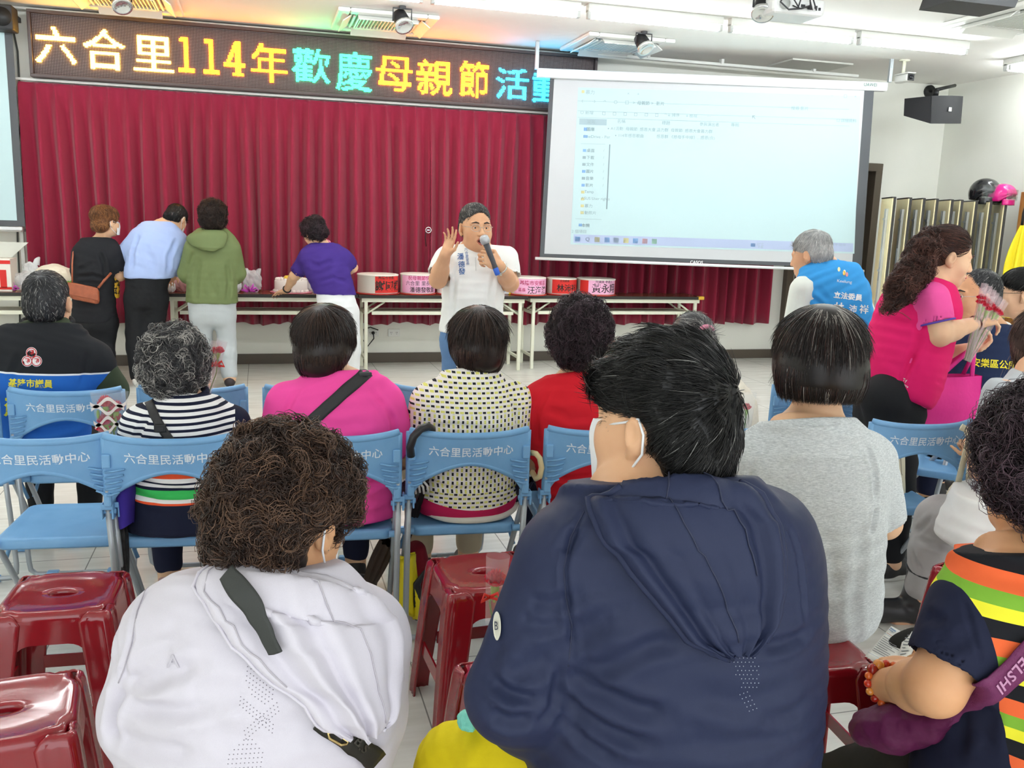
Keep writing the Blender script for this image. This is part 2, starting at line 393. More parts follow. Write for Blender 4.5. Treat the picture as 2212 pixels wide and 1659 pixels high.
# ================================================================== projection screen (right) and the one at the left edge
M_scrcase = mat('screen_case', '#e4e7e9', .35)
M_scrwhite = mat('screen_cloth', '#c4c7ca', .8)
M_scrblack = mat('screen_border', '#55585c', .7)
M_proj = mat('projected_light', '#b0c8cb', .8, emit=.06, emitcol='#cfeef4')
def quad_fn(c):   # bilinear patch through four corners: u right, v up, d towards the viewer
    bl, br, tl, tr = [V3(q) for q in c]; n = nrm(np.cross(br-bl, tl-bl))
    return lambda u, v, d=0: (bl*(1-u)+br*u)*(1-v)+(tl*(1-u)+tr*u)*v+n*d
YA, YB2 = 8.60, 7.95
scr = thing('projection_screen', 'large pull-down projection screen showing a pale file window', 'screen', (W(1540, 160, y=8.27)*[1, 1, 0]+[0, 0, 2.87]))
def pan(name, Q, u0, u1, v0, v1, d, th, m, par=scr):
    b = MB(); vs = [Q(u, v, dd) for dd in (d-th, d) for (u, v) in ((u0, v0), (u1, v0), (u1, v1), (u0, v1))]
    b.add(vs, [(3, 2, 1, 0), (4, 5, 6, 7), (0, 1, 5, 4), (1, 2, 6, 5), (2, 3, 7, 6), (3, 0, 4, 7)]); return b.build(name, m, par, world=True)
QC = quad_fn([W(1187, 168, y=YA-.02), W(1916, 196, y=YB2-.02), W(1160, 150, y=YA-.02), W(1914, 182, y=YB2-.02)])
ca, cb = (W(1160, 150, y=YA)+W(1160, 166, y=YA))/2, (W(1914, 181, y=YB2)+W(1914, 196, y=YB2))/2
b = MB(); dv = nrm(cb-ca); L = np.linalg.norm(cb-ca)
b.box((ca+cb)/2, (L, .085, .085), R=np.stack([dv, np.cross((0, 0, 1), dv), (0, 0, 1)], 1), bev=.012); b.build('case', M_scrcase, scr, world=True)
corners = [W(1166, 556, y=YA-.04), W(1861, 580, y=YB2-.06), W(1188, 166, y=YA), W(1888, 196, y=YB2)]
QS = quad_fn(corners)
pan('border', QS, 0, 1, 0, 1, 0, .003, M_scrblack)
pan('screen_cloth', QS, .013, .969, .022, .998, .003, .0025, M_scrwhite)
# a smaller patch: the projected window
pc = [W(1232, 528, y=YA-.05), W(1845, 546, y=YB2-.05), W(1249, 189, y=YA-.03), W(1858, 208, y=YB2-.03)]
def onS(px, py):  # point on the screen plane under a pixel
    n = nrm(np.cross(corners[1]-corners[0], corners[2]-corners[0])); v = CF+CR*(px-1106)/FPX-CU*(py-829.5)/FPX
    return C0+v*(np.dot(corners[0]-C0, n)/np.dot(v, n))
QP = quad_fn([onS(1232, 528), onS(1845, 548), onS(1249, 189), onS(1858, 208)])
pic = pan('projected_picture', QP, 0, 1, 0, 1, .005, .0015, M_proj)
M_ui = {k: mat('picture_'+k, c, .8, emit=.04, emitcol=c) for k, c in dict(grey='#93a6ad', line='#a2b8bd', blue='#7fa6d2', yellow='#c9c492', red='#c89ea2', dark='#7d8e96', bar='#a9b6d2', sel='#9db2ba', green='#9cc4ae').items()}
class _U:
    def __init__(s, k): s.k = k
    def add(s, vs, fs): b = MB(); b.add(vs, fs); b.build('window_bar' if len(vs) == 4 else 'window_text', M_ui[s.k], pic, world=True)
uib = {k: _U(k) for k in M_ui}
def ubox(k, px, py, w, h):
    u, v = (px-1249+ (py-189)*.05)/609, 1-(py-189-(px-1249)*.031)/339.5; du, dv_ = w/609/2, h/339/2
    uib[k].add([QP(u-du, v-dv_, .007), QP(u+du, v-dv_, .007), QP(u+du, v+dv_, .007), QP(u-du, v+dv_, .007)], [(0, 1, 2, 3)])
def utext(k, txt, px, py, size, bold=0):
    u, v = (px-1249+(py-189)*.05)/609, 1-(py-189-(px-1249)*.031)/339.5; vs, fs = glyphs(txt, 1, bold)
    vs[:, :2] *= size; uib[k].add([QP(u+p[0]/609, v+p[1]/339, .007) for p in vs], fs)
for py in (217, 238.0, 252): ubox('line', 1540, py+9.5, 585, 1.2)
utext('grey', '慕力', 1274, 199, 10); ubox('yellow', 1259, 198, 6, 6); utext('grey', '×', 1355, 202, 9); utext('grey', '+', 1376, 203, 9)
for px, s in ((1259, '←'), (1282, '→'), (1305, '↑'), (1328, '○'), (1352, '□'), (1367, '>'), (1406, '>')): utext('grey', s, px, 218+(px-1259)*.03, 10)
utext('dark', '母親節', 1387, 222, 9); utext('dark', '影片', 1423, 223, 9); utext('grey', '搜尋 影片', 1724, 233, 9)
utext('grey', '○ 新增', 1267, 242, 9)
for i in range(6): utext('grey', '□', 1303+i*22.5, 244+i*.7, 9)
utext('grey', '↑↓ 排序', 1448, 247, 8.5); utext('grey', '≡ 檢視', 1490, 249, 8.5); utext('grey', '…', 1527, 250, 9); utext('grey', '□ 詳細資料', 1826, 259, 8.5)
ubox('sel', 1280, 262, 58, 13); utext('grey', '常用', 1276, 262, 9)
utext('dark', '圖庫', 1275, 277.5, 9); ubox('blue', 1264, 277.5, 7, 7); ubox('blue', 1264, 293, 9, 6); utext('grey', 'OneDrive - Per', 1288, 293.5, 9)
ubox('dark', 1312, 380, 2.2, 140); ubox('line', 1280, 309, 52, 1)
for i, (s, k) in enumerate((('桌面', 'blue'), ('下載', 'grey'), ('文件', 'grey'), ('圖片', 'blue'), ('音樂', 'grey'), ('影片', 'blue'), ('Temp', 'yellow'), ('ASUS User rights', 'yellow'), ('慕力', 'yellow'), ('活動照片', 'yellow'))):
    py = 323+i*15; ubox(k, 1262-i*.6, py, 7, 6); utext('dark' if i < 6 else 'grey', s, 1275+(14 if len(s) > 5 else 0)-i*.6, py, 8.5)
    if i < 6: utext('grey', '⌖' if False else '/', 1303-i*.4, py, 8)
ubox('line', 1270, 472, 55, 1); ubox('blue', 1253, 485, 7, 6); utext('dark', '本機', 1264, 485.5, 9); utext('grey', '2 個項目', 1250, 499, 8.5)
utext('grey', '名稱', 1340, 260.5, 9); utext('grey', '標題', 1435, 264, 9); utext('grey', '參與演出者', 1528, 267, 8.5); utext('grey', '專輯', 1583, 268, 9)
utext('grey', '▪ A1活動  母親節  感恩大會…', 1366, 277, 8.5); utext('grey', '▪ 114年感恩歌曲', 1357, 291, 8.5)
utext('grey', '活力群  母親節  感恩大會…', 1466, 280, 8.5); utext('grey', '慕力群', 1522, 282, 8.5); utext('grey', '感恩群 《慈母手中線》…', 1462, 294, 8.5); utext('grey', '感恩(合)', 1524, 296, 8.5)
ubox('bar', 1538, 518+(1538-1249)*.001+6, 600, 19)
for px, k in ((1247, 'blue'), (1288, 'yellow'), (1309, 'blue'), (1328, 'sel'), (1349, 'yellow'), (1369, 'blue'), (1389, 'red'), (1409, 'green')): ubox(k, px, 516+(px-1247)*.03, 11, 11)
utext('dark', 'Q', 1268, 517, 12); ubox('blue', 1620, 528, 10, 8); utext('grey', '27°C', 1636, 526, 7); utext('grey', '多雲', 1636, 532, 6)
utext('dark', '↖', 1624, 252, 13); utext('grey', '下午 02:13', 1806, 527, 6.5); utext('grey', '⌃', 1700, 531, 9)
for px, s in ((1795, '–'), (1824, '□'), (1846, '×')): utext('grey', s, px, 207+(px-1795)*.03, 9)
b = MB(); p0, p1 = W(1156, 558, y=YA-.05), W(1866, 586, y=YB2-.07); b.tube([p0, p1], .015, 10); b.build('bottom_bar', M_scrcase, scr, world=True)
flat_text('lettering', 'CASOS', .042, onS(1504, 566.5), corners[1]-corners[0], corners[2]-corners[0], mat('white_ink', '#f4f4f4', .6), scr, bold=.02, world=True, lift=.012)
M_brk = mat('galvanised', '#b9c2c6', .4, metal=.6)
for (px, y) in ((1159, YA), (1921, YB2)):
    p = W(px, 150 if px < 1500 else 178, y=y); b = MB(); b.box((p[0], p[1], (p[2]+CEIL)/2), (.035, .03, CEIL-p[2]), bev=.003)
    for k in range(4): b.box((p[0], p[1]-.016, p[2]+.04+k*.055), (.012, .004, .03))
    b.build('hanger', M_brk, scr, world=True)
lp = W(1880, 183, y=YB2-.07)
lab = flat_text('maker_label', 'UAWEI', .042, lp, (1, -.2, 0), (0, 0, 1), mat('label_green', '#3f6b62', .5), scr, bold=.02, world=True)
tag(lab, 'small green printed lettering')
# left edge screen
l0, l1 = W(-110, 62, y=8.85), W(26, 62, y=8.85); zt, zb = W(0, 62, y=8.85)[2], W(0, 488, y=8.85)[2]
ls = thing('projection_screen', 'second pull-down screen cut off by the left edge of the photo', 'screen', (l0[0], 8.85, zt))
b = MB(); b.box(((l0[0]+l1[0])/2, 8.85, (zt+zb)/2), (l1[0]-l0[0], .006, zt-zb)); b.build('border', M_scrblack, ls, world=True)
b = MB(); b.box(((l0[0]+l1[0])/2-.06, 8.845, (zt+zb)/2+.02), (l1[0]-l0[0], .006, zt-zb-.06)); b.build('screen_cloth', M_proj, ls, world=True)
b = MB(); b.box(((l0[0]+l1[0])/2-.02, 8.84, zb-.02), (l1[0]-l0[0], .04, .03), bev=.006); b.build('bottom_bar', M_scrcase, ls, world=True)
b = MB(); b.box(((l0[0]+l1[0])/2, 8.88, zt+.06), (l1[0]-l0[0], .1, .1), bev=.01); b.build('case', M_scrcase, ls, world=True)
p = W(20, 497, y=8.95); b = MB(); b.box((p[0]-.6, 8.97, p[2]), (1.42, .2, .025), bev=.004); b.box((p[0]+.08, 9.03, p[2]-.5), (.03, .03, 1.0)); tag(b.build('wall_ledge', M_white), 'white ledge on the wall under the left screen', 'shelf')
p = W(22, 489, y=8.9); b = MB(); b.box((p[0], 8.93, p[2]+.005), (.16, .08, .05), bev=.006); tag(b.build('small_box', M_white), 'small white box lying on the ledge under the left screen', 'box')
# ================================================================== ceiling fittings
M_grille = mat('grille_grey', '#b9bcb8', .5)
def cassette(px, py, label):
    p = W(px, py, z=3.12); t = thing('ceiling_cassette', label, 'air conditioner', (p[0], p[1], CEIL), 0, 'ceiling cassettes')
    b = MB(); w = .42
    for s in (-1, 1): b.box((s*(w-.05), 0, -.02), (.1, 2*w, .035), bev=.012); b.box((0, s*(w-.05), -.02), (2*w-.2, .1, .035), bev=.012)
    for s in (-1, 1): b.box((s*(w-.15), 0, -.03), (.02, 1.1*w, .02), bev=.004); b.box((0, s*(w-.15), -.03), (1.1*w, .02, .02), bev=.004)
    b.build('frame', M_white, t)
    b = MB(); b.box((0, 0, -.008), (2*w-.2, 2*w-.2, .01)); b.build('backing', M_grille, t)
    b = MB()
    for k in range(15): b.box((-.21+k*.03, 0, -.03), (.008, .46, .016))
    for s in (-1, 1): b.box((0, s*.23, -.03), (.46, .014, .018)); b.box((s*.23, 0, -.03), (.014, .46, .018))
    b.build('grille', M_white, t)
    for a in range(4):
        c, s = math.cos(a*math.pi/2), math.sin(a*math.pi/2)
        R = np.array([[c, -s, 0], [s, c, 0], [0, 0, 1]])@np.array([[1, 0, 0], [0, .8, -.6], [0, .6, .8]])
        b = MB(); b.box(R@np.array([0, 0, 0])+np.array([-s*.36*-1 if False else 0, 0, 0])+np.array([s*.33, -c*.33, -.05]), (.5, .09, .008), R=R); b.build('louvre', M_white, t)
    return t
cassette(270, 2, 'white ceiling cassette vent cut by the top edge, above the left of the lit sign')
cassette(828, 52, 'white ceiling cassette vent with green glow above the middle of the lit sign')
cassette(1330, 100, 'white ceiling cassette vent above the left corner of the hanging screen')
cassette(2212, 45, 'white ceiling cassette vent at the right edge beside the ceiling loudspeaker')
M_lens = mat('lamp_lens', '#d8dcda', .1, metal=.8)
def spot(px, py, z, label, aim=(.2, -.6, -.75)):
    p = W(px, py, z=z); t = thing('spotlight', label, 'spotlight', (p[0], p[1], CEIL), 0, 'ceiling spotlights')
    h = CEIL-z; a = nrm(aim); c = V3((0, 0, -h))
    b = MB(); b.tube([(-.075, 0, -h), (-.075, 0, -.02), (.075, 0, -.02), (.075, 0, -h)], .007, 6); b.cyl((0, 0, -.02), (0, 0, 0), .03, 12); b.build('yoke', M_dgrey, t)
    b = MB(); b.lathe([(.03, -.1), (.055, -.085), (.062, -.03), (.066, .05), (.06, .052), (.055, .045)], c, 20, a); b.build('lamp_can', M_black, t)
    b = MB(); b.lathe([(.074, .03), (.078, .045), (.076, .06), (.055, .062), (.04, .05), (.001, .046)], c, 20, a); b.build('lens_ring', M_lens, t)
spot(262, 4, 3.06, 'black spotlight cut by the top edge beside the leftmost vent')
spot(869, 47, 3.03, 'black and chrome spotlight in front of the vent above the middle of the lit sign')
spot(1390, 96, 3.04, 'black and chrome spotlight right of the vent above the screen corner')
spot(1648, 18, 2.98, 'black spotlight hanging left of the white ceiling projector', (-.3, -.5, -.8))
p = W(1703, 22, z=2.98); t = thing('ceiling_projector', 'white projector with loose cables hung from the ceiling', 'projector', p)
M_prj = mat('projector_white', '#e9ebea', .35)
b = MB(); b.box((0, 0, 0), (.40, .29, .11), bev=.025); b.build('body', M_prj, t)
b = MB(); b.cyl((-.12, -.147, .005), (-.12, -.152, .005), .04, 18); b.build('vent_grille', M_grille, t)
b = MB()
for k, (x, w) in enumerate(((.02, .03), (.07, .025), (.12, .02), (.15, .015))): b.box((x, -.147, .0-.01*(k % 2)), (w, .008, .018))
b.build('socket_row', M_dgrey, t)
b = MB(); b.box((.0, 0, .1), (.05, .05, .12)); b.cyl((0, 0, .13), (0, 0, CEIL-p[2]), .02, 12); b.build('mount', M_white, t)
b = MB()
for q in range(5):
    rr = random.Random(q); x = -.06+q*.045
    b.tube([(x, -.15, -.005), (x+rr.uniform(-.04, .04), -.19, -.03), (x-.05+rr.uniform(-.05, .05), -.2, .02+.02*q), (x+rr.uniform(-.1, .06), -.17, .07), (.0, -.05, .13)], .005, 6)
b.tube([(-.13, -.16, .06), (-.18, -.19, .0), (-.12, -.2, -.045), (-.02, -.2, -.03), (.06, -.17, 0)], .006, 6); b.build('cable', M_dgrey, t)
p = W(2095, 2, z=2.97); t = thing('ceiling_loudspeaker', 'black loudspeaker hung from the ceiling, cut by the top edge', 'loudspeaker', p)
b = MB(); b.prism([(-.26, .0), (.22, .0), (.30, .2), (-.20, .2)], .3, lambda x, y, z: (x, z-.15, y-.05)); b.build('cabinet', M_dgrey, t)
b = MB(); b.box((0.02, 0, .2), (.04, .2, .1)); b.build('bracket', M_black, t)
# wall loudspeaker right
q0 = W(2012, 236, y=8.2); t = thing('wall_loudspeaker', 'black box loudspeaker on a swivel arm on the right of the back wall', 'loudspeaker', q0)
M_spk = mat('speaker_black', '#2e2f32', .55, bump=.2, bscale=300)
sp = [W(1952, 250, y=8.3), W(2010, 267, y=8.05), W(2075, 267, y=8.05), W(2080, 208, y=8.05), W(2012, 207, y=8.05), W(1954, 213, y=8.3)]
b = MB(); n = [0, .28, 0]; fr = [sp[1], sp[2], sp[3], sp[4]]; bk = [sp[0], W(2045, 250, y=8.35), W(2050, 212, y=8.35), sp[5]]
b.add(fr+bk, [(0, 1, 2, 3), (7, 6, 5, 4), (0, 4, 5, 1), (1, 5, 6, 2), (2, 6, 7, 3), (3, 7, 4, 0)]); b.build('cabinet', M_spk, t, world=True)
b = MB(); f0, f1, f2, f3 = [V3(v) for v in fr]
b.grid(lambda u, v: (f0*(1-u)+f1*u)*(1-v)+(f3*(1-u)+f2*u)*v+V3((-.1, -.97, 0))*(.006+.035*(1-(2*u-1)**2)), 12, 3); b.build('front_grille', M_spk, t, world=True)
g0 = (f0+f1+f2+f3)/4+V3((-.0, -.05, 0)); b = MB(); b.box(g0, (.035, .008, .04), R=None); b.build('badge', M_chrome, t, world=True)
b = MB(); w0 = W(1977, 195, y=YW-.02); w1 = W(2022, 194, y=8.25); b.cyl((w0[0]+.2, YW, w0[2]), (w0[0]+.2, YW-.03, w0[2]), .07, 16)
b.tube([(w0[0]+.2, YW-.03, w0[2]), (w0[0]+.12, 8.6, w0[2]), w1], .018, 8); b.tube([w1, w1-V3((0, 0, .06))], .03, 8); b.build('swivel_arm', M_black, t, world=True)
# left loudspeaker
q0 = W(15, 40, y=8.75); t = thing('wall_loudspeaker', 'small black loudspeaker high on the wall at the left edge of the photo', 'loudspeaker', q0)
b = MB(); b.box((-.1, .02, 0), (.32, .2, .2), bev=.015); b.build('cabinet', M_spk, t)
b = MB(); b.cyl((-.02, -.082, 0), (-.02, -.09, 0), .075, 20); b.build('speaker_cone', M_black, t)
b = MB(); b.box((.0, .23, .05), (.06, .26, .04)); b.build('bracket', M_dgrey, t)
# cctv
p = W(1950, 168, y=7.95); t = thing('security_camera', 'white bullet security camera hanging from the ceiling beside the screen', 'camera', (p[0], p[1], CEIL))
h = p[2]-CEIL
b = MB(); b.cyl((0, 0, -.01), (0, 0, 0), .05, 16); b.cyl((0, 0, h), (0, 0, 0), .017, 10); b.build('mount', M_cream, t)
b = MB(); b.box((0, -.02, h-.01), (.085, .2, .075), bev=.02); b.box((.0, -.03, h+.032), (.095, .2, .01), bev=.003); b.build('housing', M_white, t)
b = MB(); b.box((0, -.122, h-.01), (.075, .008, .065), bev=.003); b.build('front_plate', M_black, t)
b = MB(); b.cyl((0, -.126, h-.01), (0, -.134, h-.01), .022, 16); b.build('lens', mat('dark_glass', '#22252b', .08), t)
# pipes and boxes along the ceiling line
r0, r1 = W(330, 58, y=8.9), W(1830, 156, y=8.9)
b = MB(); b.tube([(-2.1, 8.97, 3.128), (3.3, 8.97, 3.128)], .012, 8); tag(b.build('conduit', M_white), 'thin white conduit along the ceiling above the lit sign', 'pipe')
b = MB(); b.box(((W(1290, 116, y=8.7)[0]+r1[0])/2, 8.7, 3.1), (r1[0]-W(1290, 116, y=8.7)[0], .03, .03), bev=.006)
for px in (1400, 1560, 1760): b.box((W(px, 120, y=8.7)[0], 8.7, 3.125), (.03, .05, .05))
tag(b.build('ceiling_rail', M_white), 'white rail under the ceiling behind the screen case', 'rail')
p = W(1760, 140, z=3.13); b = MB(); b.box((p[0], p[1]+.1, 3.14), (.7, .5, .018), bev=.004); tag(b.build('ceiling_panel', mat('panel_grey', '#d5d6cf', .6)), 'flat grey access panel in the ceiling above the screen', 'panel')
# cable and switches on the left wall part
M_cable = mat('cable_grey', '#4d4f4c', .6)
pts = [W(px, py, y=YW-.03) for px, py in ((28, 62), (38, 110), (42, 180), (45, 260), (40, 300), (29, 345), (28, 420), (37, 470), (38, 520), (42, 600), (43, 700))]
b = MB(); b.tube(pts, .008, 6); tag(b.build('wall_cable', M_cable), 'dark cable running down the wall beside the curtain', 'cable')
for px, py, w, h, l in ((42, 372, .1, .12, 'white switch box with a black switch on the wall left of the curtain'), (43, 409, .1, .15, 'plain white junction box under the switch box left of the curtain')):
    p = W(px, py, y=YW-.02); t = thing('wall_box', l, 'switch', (p[0], YW, p[2])); b = MB(); b.box((0, -.03, 0), (w, .06, h), bev=.006); b.build('cover', M_cream, t)
    b = MB(); b.box((.012, -.063, 0), (.035, .012, .06) if py < 390 else (.014, .01, .014), bev=.003); b.build('rocker', M_black if py < 390 else M_white, t)
for px, l in ((806, 'white wall socket with a black plug and cable below the curtain'), (851, 'white double wall socket right of the plugged one below the curtain')):
    p = W(px, 719, y=YW-.01); t = thing('wall_socket', l, 'socket', (p[0], YW, p[2])); b = MB(); b.box((0, -.006, 0), (.12, .012, .075), bev=.003); b.build('plate', M_white, t)
    b = MB()
    for sx in (-.028, .028):
        for dx in (-.006, .006): b.box((sx+dx, -.013, .004), (.003, .003, .012))
        b.box((sx, -.013, -.012), (.005, .003, .005))
    b.build('slots', M_dgrey, t)
p = W(806, 719, y=YW-.03)
b = MB(); b.ball((p[0], YW-.035, p[2]), (.018, .025, .018), 6); b.tube([(p[0], YW-.05, p[2]), (p[0]+.0, YW-.09, p[2]-.05), (p[0]-.06, YW-.08, p[2]-.13), (p[0]-.11, YW-.06, p[2]-.06), (p[0]-.1, YW-.06, p[2]+.04), (p[0]-.03, YW-.05, p[2]+.06), (p[0]+.05, YW-.04, p[2]+.03)], .006, 6)
b.tube([(p[0]-.11, YW-.06, p[2]-.1), (p[0]-.1, YW-.06, p[2]-.2), (p[0]-.16, YW-.06, p[2]-.3)], .005, 6); tag(b.build('power_cord', M_black), 'black plug and looped cord in the wall socket', 'cord')
# ================================================================== blue folding chairs
def blue_fn(t):
    n = t.noise(t.obj(), 14, 4)
    t.l(t.mix(n, '#6a9fd0', '#82b4de'), t.b.inputs['Base Color'])
M_blue = mat('blue_plastic', '#68a4de', .42, bump=.08, bscale=500, bdist=.001, fn=blue_fn)
M_grey = mat('grey_tube', '#a9b0b6', .35, metal=.35)
M_stencil = mat('stencil_paint', '#dfeaf4', .6)
def chair_proto():
    t = thing('folding_chair', 'x', 'chair')
    hw = .200
    def back(u, v, d=0.):
        x = (2*u-1)*hw; q = (2*u-1)**2
        zt = .788+.014*q**1.5; zb = .692-.088*q**.9 - (.03*max(0, q-.75)/.25)
        z = zb+(zt-zb)*v; y = -.034*(1-q)-.018*(v-.5)*(1-q*.5)-d
        return V3((x, y, z))
    b = MB(); nu, nv = 33, 9
    b.smooth = True
    F = [[back(i/(nu-1), j/(nv-1), .008) for i in range(nu)] for j in range(nv)]; K = [[back(i/(nu-1), j/(nv-1), -.008) for i in range(nu)] for j in range(nv)]
    ring = [F[j][i] for j in range(nv) for i in range(nu)]+[K[j][i] for j in range(nv) for i in range(nu)]; N = nu*nv; fs = []
    for j in range(nv-1):
        for i in range(nu-1):
            a = j*nu+i; fs += [(a, a+1, a+nu+1, a+nu), (N+a+nu, N+a+nu+1, N+a+1, N+a)]
    b.add(ring, fs, True)
    b.tube([back(i/24, 1, 0)+V3((0, .002, 0)) for i in range(25)], .0125, 8)
    b.tube([back(i/24, 0, 0) for i in range(25)], .0105, 8)
    for s in (0, 1):
        b.tube([back(s, k/6, 0)+V3((0, .004, -.004)) for k in range(7)], .0125, 8)
    bk = b.build('backrest', M_blue, t)
    for s in (-1, 1):
        b = MB()
        for k in range(5):
            z = .625+k*.019; u0 = .5+s*.5; u1 = .5+s*(.395-.012*k)
            p0 = back(u0, 0, 0); p0[2] = z-.012; p0[1] = -.014; p1 = back(u1, .5, .008); p1[2] = z
            b.tube([p0, (p0+p1)/2+V3((0, -.012, .001)), p1], .0035, 5)
        b.box((s*(hw-.006), -.016, .725), (.026, .014, .045), bev=.004); b.box((s*(hw-.004), -.008, .598), (.024, .022, .045), bev=.006)
        b.build('back_ribs', M_blue, bk)
    # stencilled lettering that follows the curved rear face
    vs, fs = glyphs('六合里民活動中心', .0355, .012, 1.02); b = MB()
    P = []
    for p in vs:
        u = .5+(p[0]+.004)/(2*hw); q = (2*u-1)**2; zz = .733+p[1]+.014*q
        zt = .788+.014*q**1.5; zb = .692-.088*q**.9; v = (zz-zb)/(zt-zb); P.append(back(u, v, .0095))
    b.add([Vector(p) for p in P], [tuple(reversed(f)) for f in fs]); b.build('lettering', M_stencil, bk)
    for s in (-1, 1):
        x = s*hw*.985
        b = MB(); b.tube([(x, .002, .63), (x, .01, .56), (x, .22, .3), (x, .40, .07), (x*.99, .425, .035), (x*.9, .44, .018), (x*.6, .44, .016), (0, .44, .016)], .0105, 8); b.build('front_leg', M_grey, t)
        b = MB(); b.tube([(x*1.02, .008, .565), (x*1.02, .055, .3), (x*1.02, .085, .075), (x, .088, .038), (x*.9, .09, .018), (x*.6, .09, .016), (0, .09, .016)], .0105, 8); b.build('rear_leg', M_grey, t)
        b = MB(); b.box((x-s*.012, .008, .558), (.006, .034, .05), bev=.002); b.box((x+s*.02, .008, .558), (.006, .034, .05), bev=.002); b.box((x+s*.004, -.008, .574), (.036, .006, .018), bev=.002); b.cyl((x-s*.02, .01, .555), (x+s*.026, .01, .555), .009, 10); b.build('hinge_clip', M_blue, t)
        for y in (.09, .44):
            b = MB(); b.box((s*.115, y, .015), (.045, .03, .028), bev=.005); b.build('foot', M_blue, t)
    b = MB(); L = [(-.008, .0), (-.014, .012), (-.004, .026), (.0, .03)]
    def outline(i):
        pts = []
        for (cx, cy, a0) in ((.145, .40, 0), (-.145, .40, 90), (-.15, .125, 180), (.15, .125, 270)):
            r = .04-i
            for k in range(5):
                a = math.radians(a0+22.5*k); pts.append((cx+r*math.cos(a), cy+r*math.sin(a)))
        return pts
    vs = []; lay = [(.012, .405), (.004, .4), (0, .408), (0, .428), (.004, .434), (.014, .436), (.05, .432)]
    for (i, z) in lay: vs += [(x, y, z-.02*max(0, (.2-y))*.3+(.006 if y > .38 else 0)) for x, y in outline(min(i, .036))] if i < .04 else [(x*.82, .26+(y-.26)*.84, z) for x, y in outline(0)]
    n = 20; fs = [tuple(reversed(range(n)))]
    for l in range(len(lay)-1): fs += [(l*n+k, l*n+(k+1) % n, (l+1)*n+(k+1) % n, (l+1)*n+k) for k in range(n)]
    fs.append(tuple(range((len(lay)-1)*n, len(lay)*n))); b.add(vs, fs, True); st = b.build('seat', M_blue, t)
    for s in (-1, 1):
        b = MB(); b.cyl((s*.175, .085, .42), (s*.215, .085, .42), .012, 10); b.build('hinge', M_blue, t)
        b = MB(); b.cyl((s*.175, .24, .415), (s*.213, .24, .3), .007, 8); b.build('seat_strut', M_blue, t)
    return t
CHG = 'blue folding chairs'
_ch = None
def chair(x, y, rz, label):
    global _ch
    if _ch is None: _ch = chair_proto(); o = _ch
    else: o = copytree(_ch)
    o.location = (x, y, 0); o.rotation_euler = (0, 0, rz); tag(o, label, 'chair', CHG)
    return o
def chair_px(pl, pr, py, label, dz=0):
    a, c = W(pl, py, z=.80), W(pr, py, z=.80); m = (a+c)/2
    return chair(m[0], m[1]+.0, math.atan2(c[1]-a[1], c[0]-a[0])*.6+dz, label)
chair_px(-42, 214, 941, 'empty blue folding chair cut by the left edge, its seat bare')
chair_px(236, 505, 941, 'blue folding chair under the woman in the navy and white striped shirt')
chair_px(590, 862, 936, 'blue folding chair under the woman in the magenta shirt')
chair_px(880, 1146, 929, 'blue folding chair with a black umbrella handle, under the woman in the dotted blouse')
chair_px(1166, 1440, 924, 'blue folding chair under the woman in the plain red shirt')
chair_px(1460, 1725, 920, 'blue folding chair under the woman with the pink hair clip')
chair_px(1878, 2102, 911, 'blue folding chair holding a cream tote bag, its seat otherwise free', dz=-.05)
chair_px(-262, -14, 846, 'blue folding chair barely showing at the left edge beside the man in the vest')
chair_px(11, 273, 841, 'blue folding chair under the man in the black and blue vest')
chair_px(288, 542, 836, 'blue folding chair in front of the grey haired woman in stripes')
chair_px(556, 806, 835, 'blue folding chair in front of the woman in the magenta shirt')
chair_px(830, 1078, 834, 'blue folding chair glimpsed between the magenta shirt and the dotted blouse')
chair_px(1636, 1880, 829, 'blue folding chair half hidden by the bobbed head in front of the screen corner')
_c = W(2048, 1046, z=.43); chair(_c[0]+.1, _c[1]+.05, -.75, 'blue folding chair turned aslant behind the chair with the tote bag')
_c = W(2150, 838, z=.8); chair(_c[0], _c[1]+.02, .12, 'blue folding chair under the man in the navy jacket with yellow lettering')
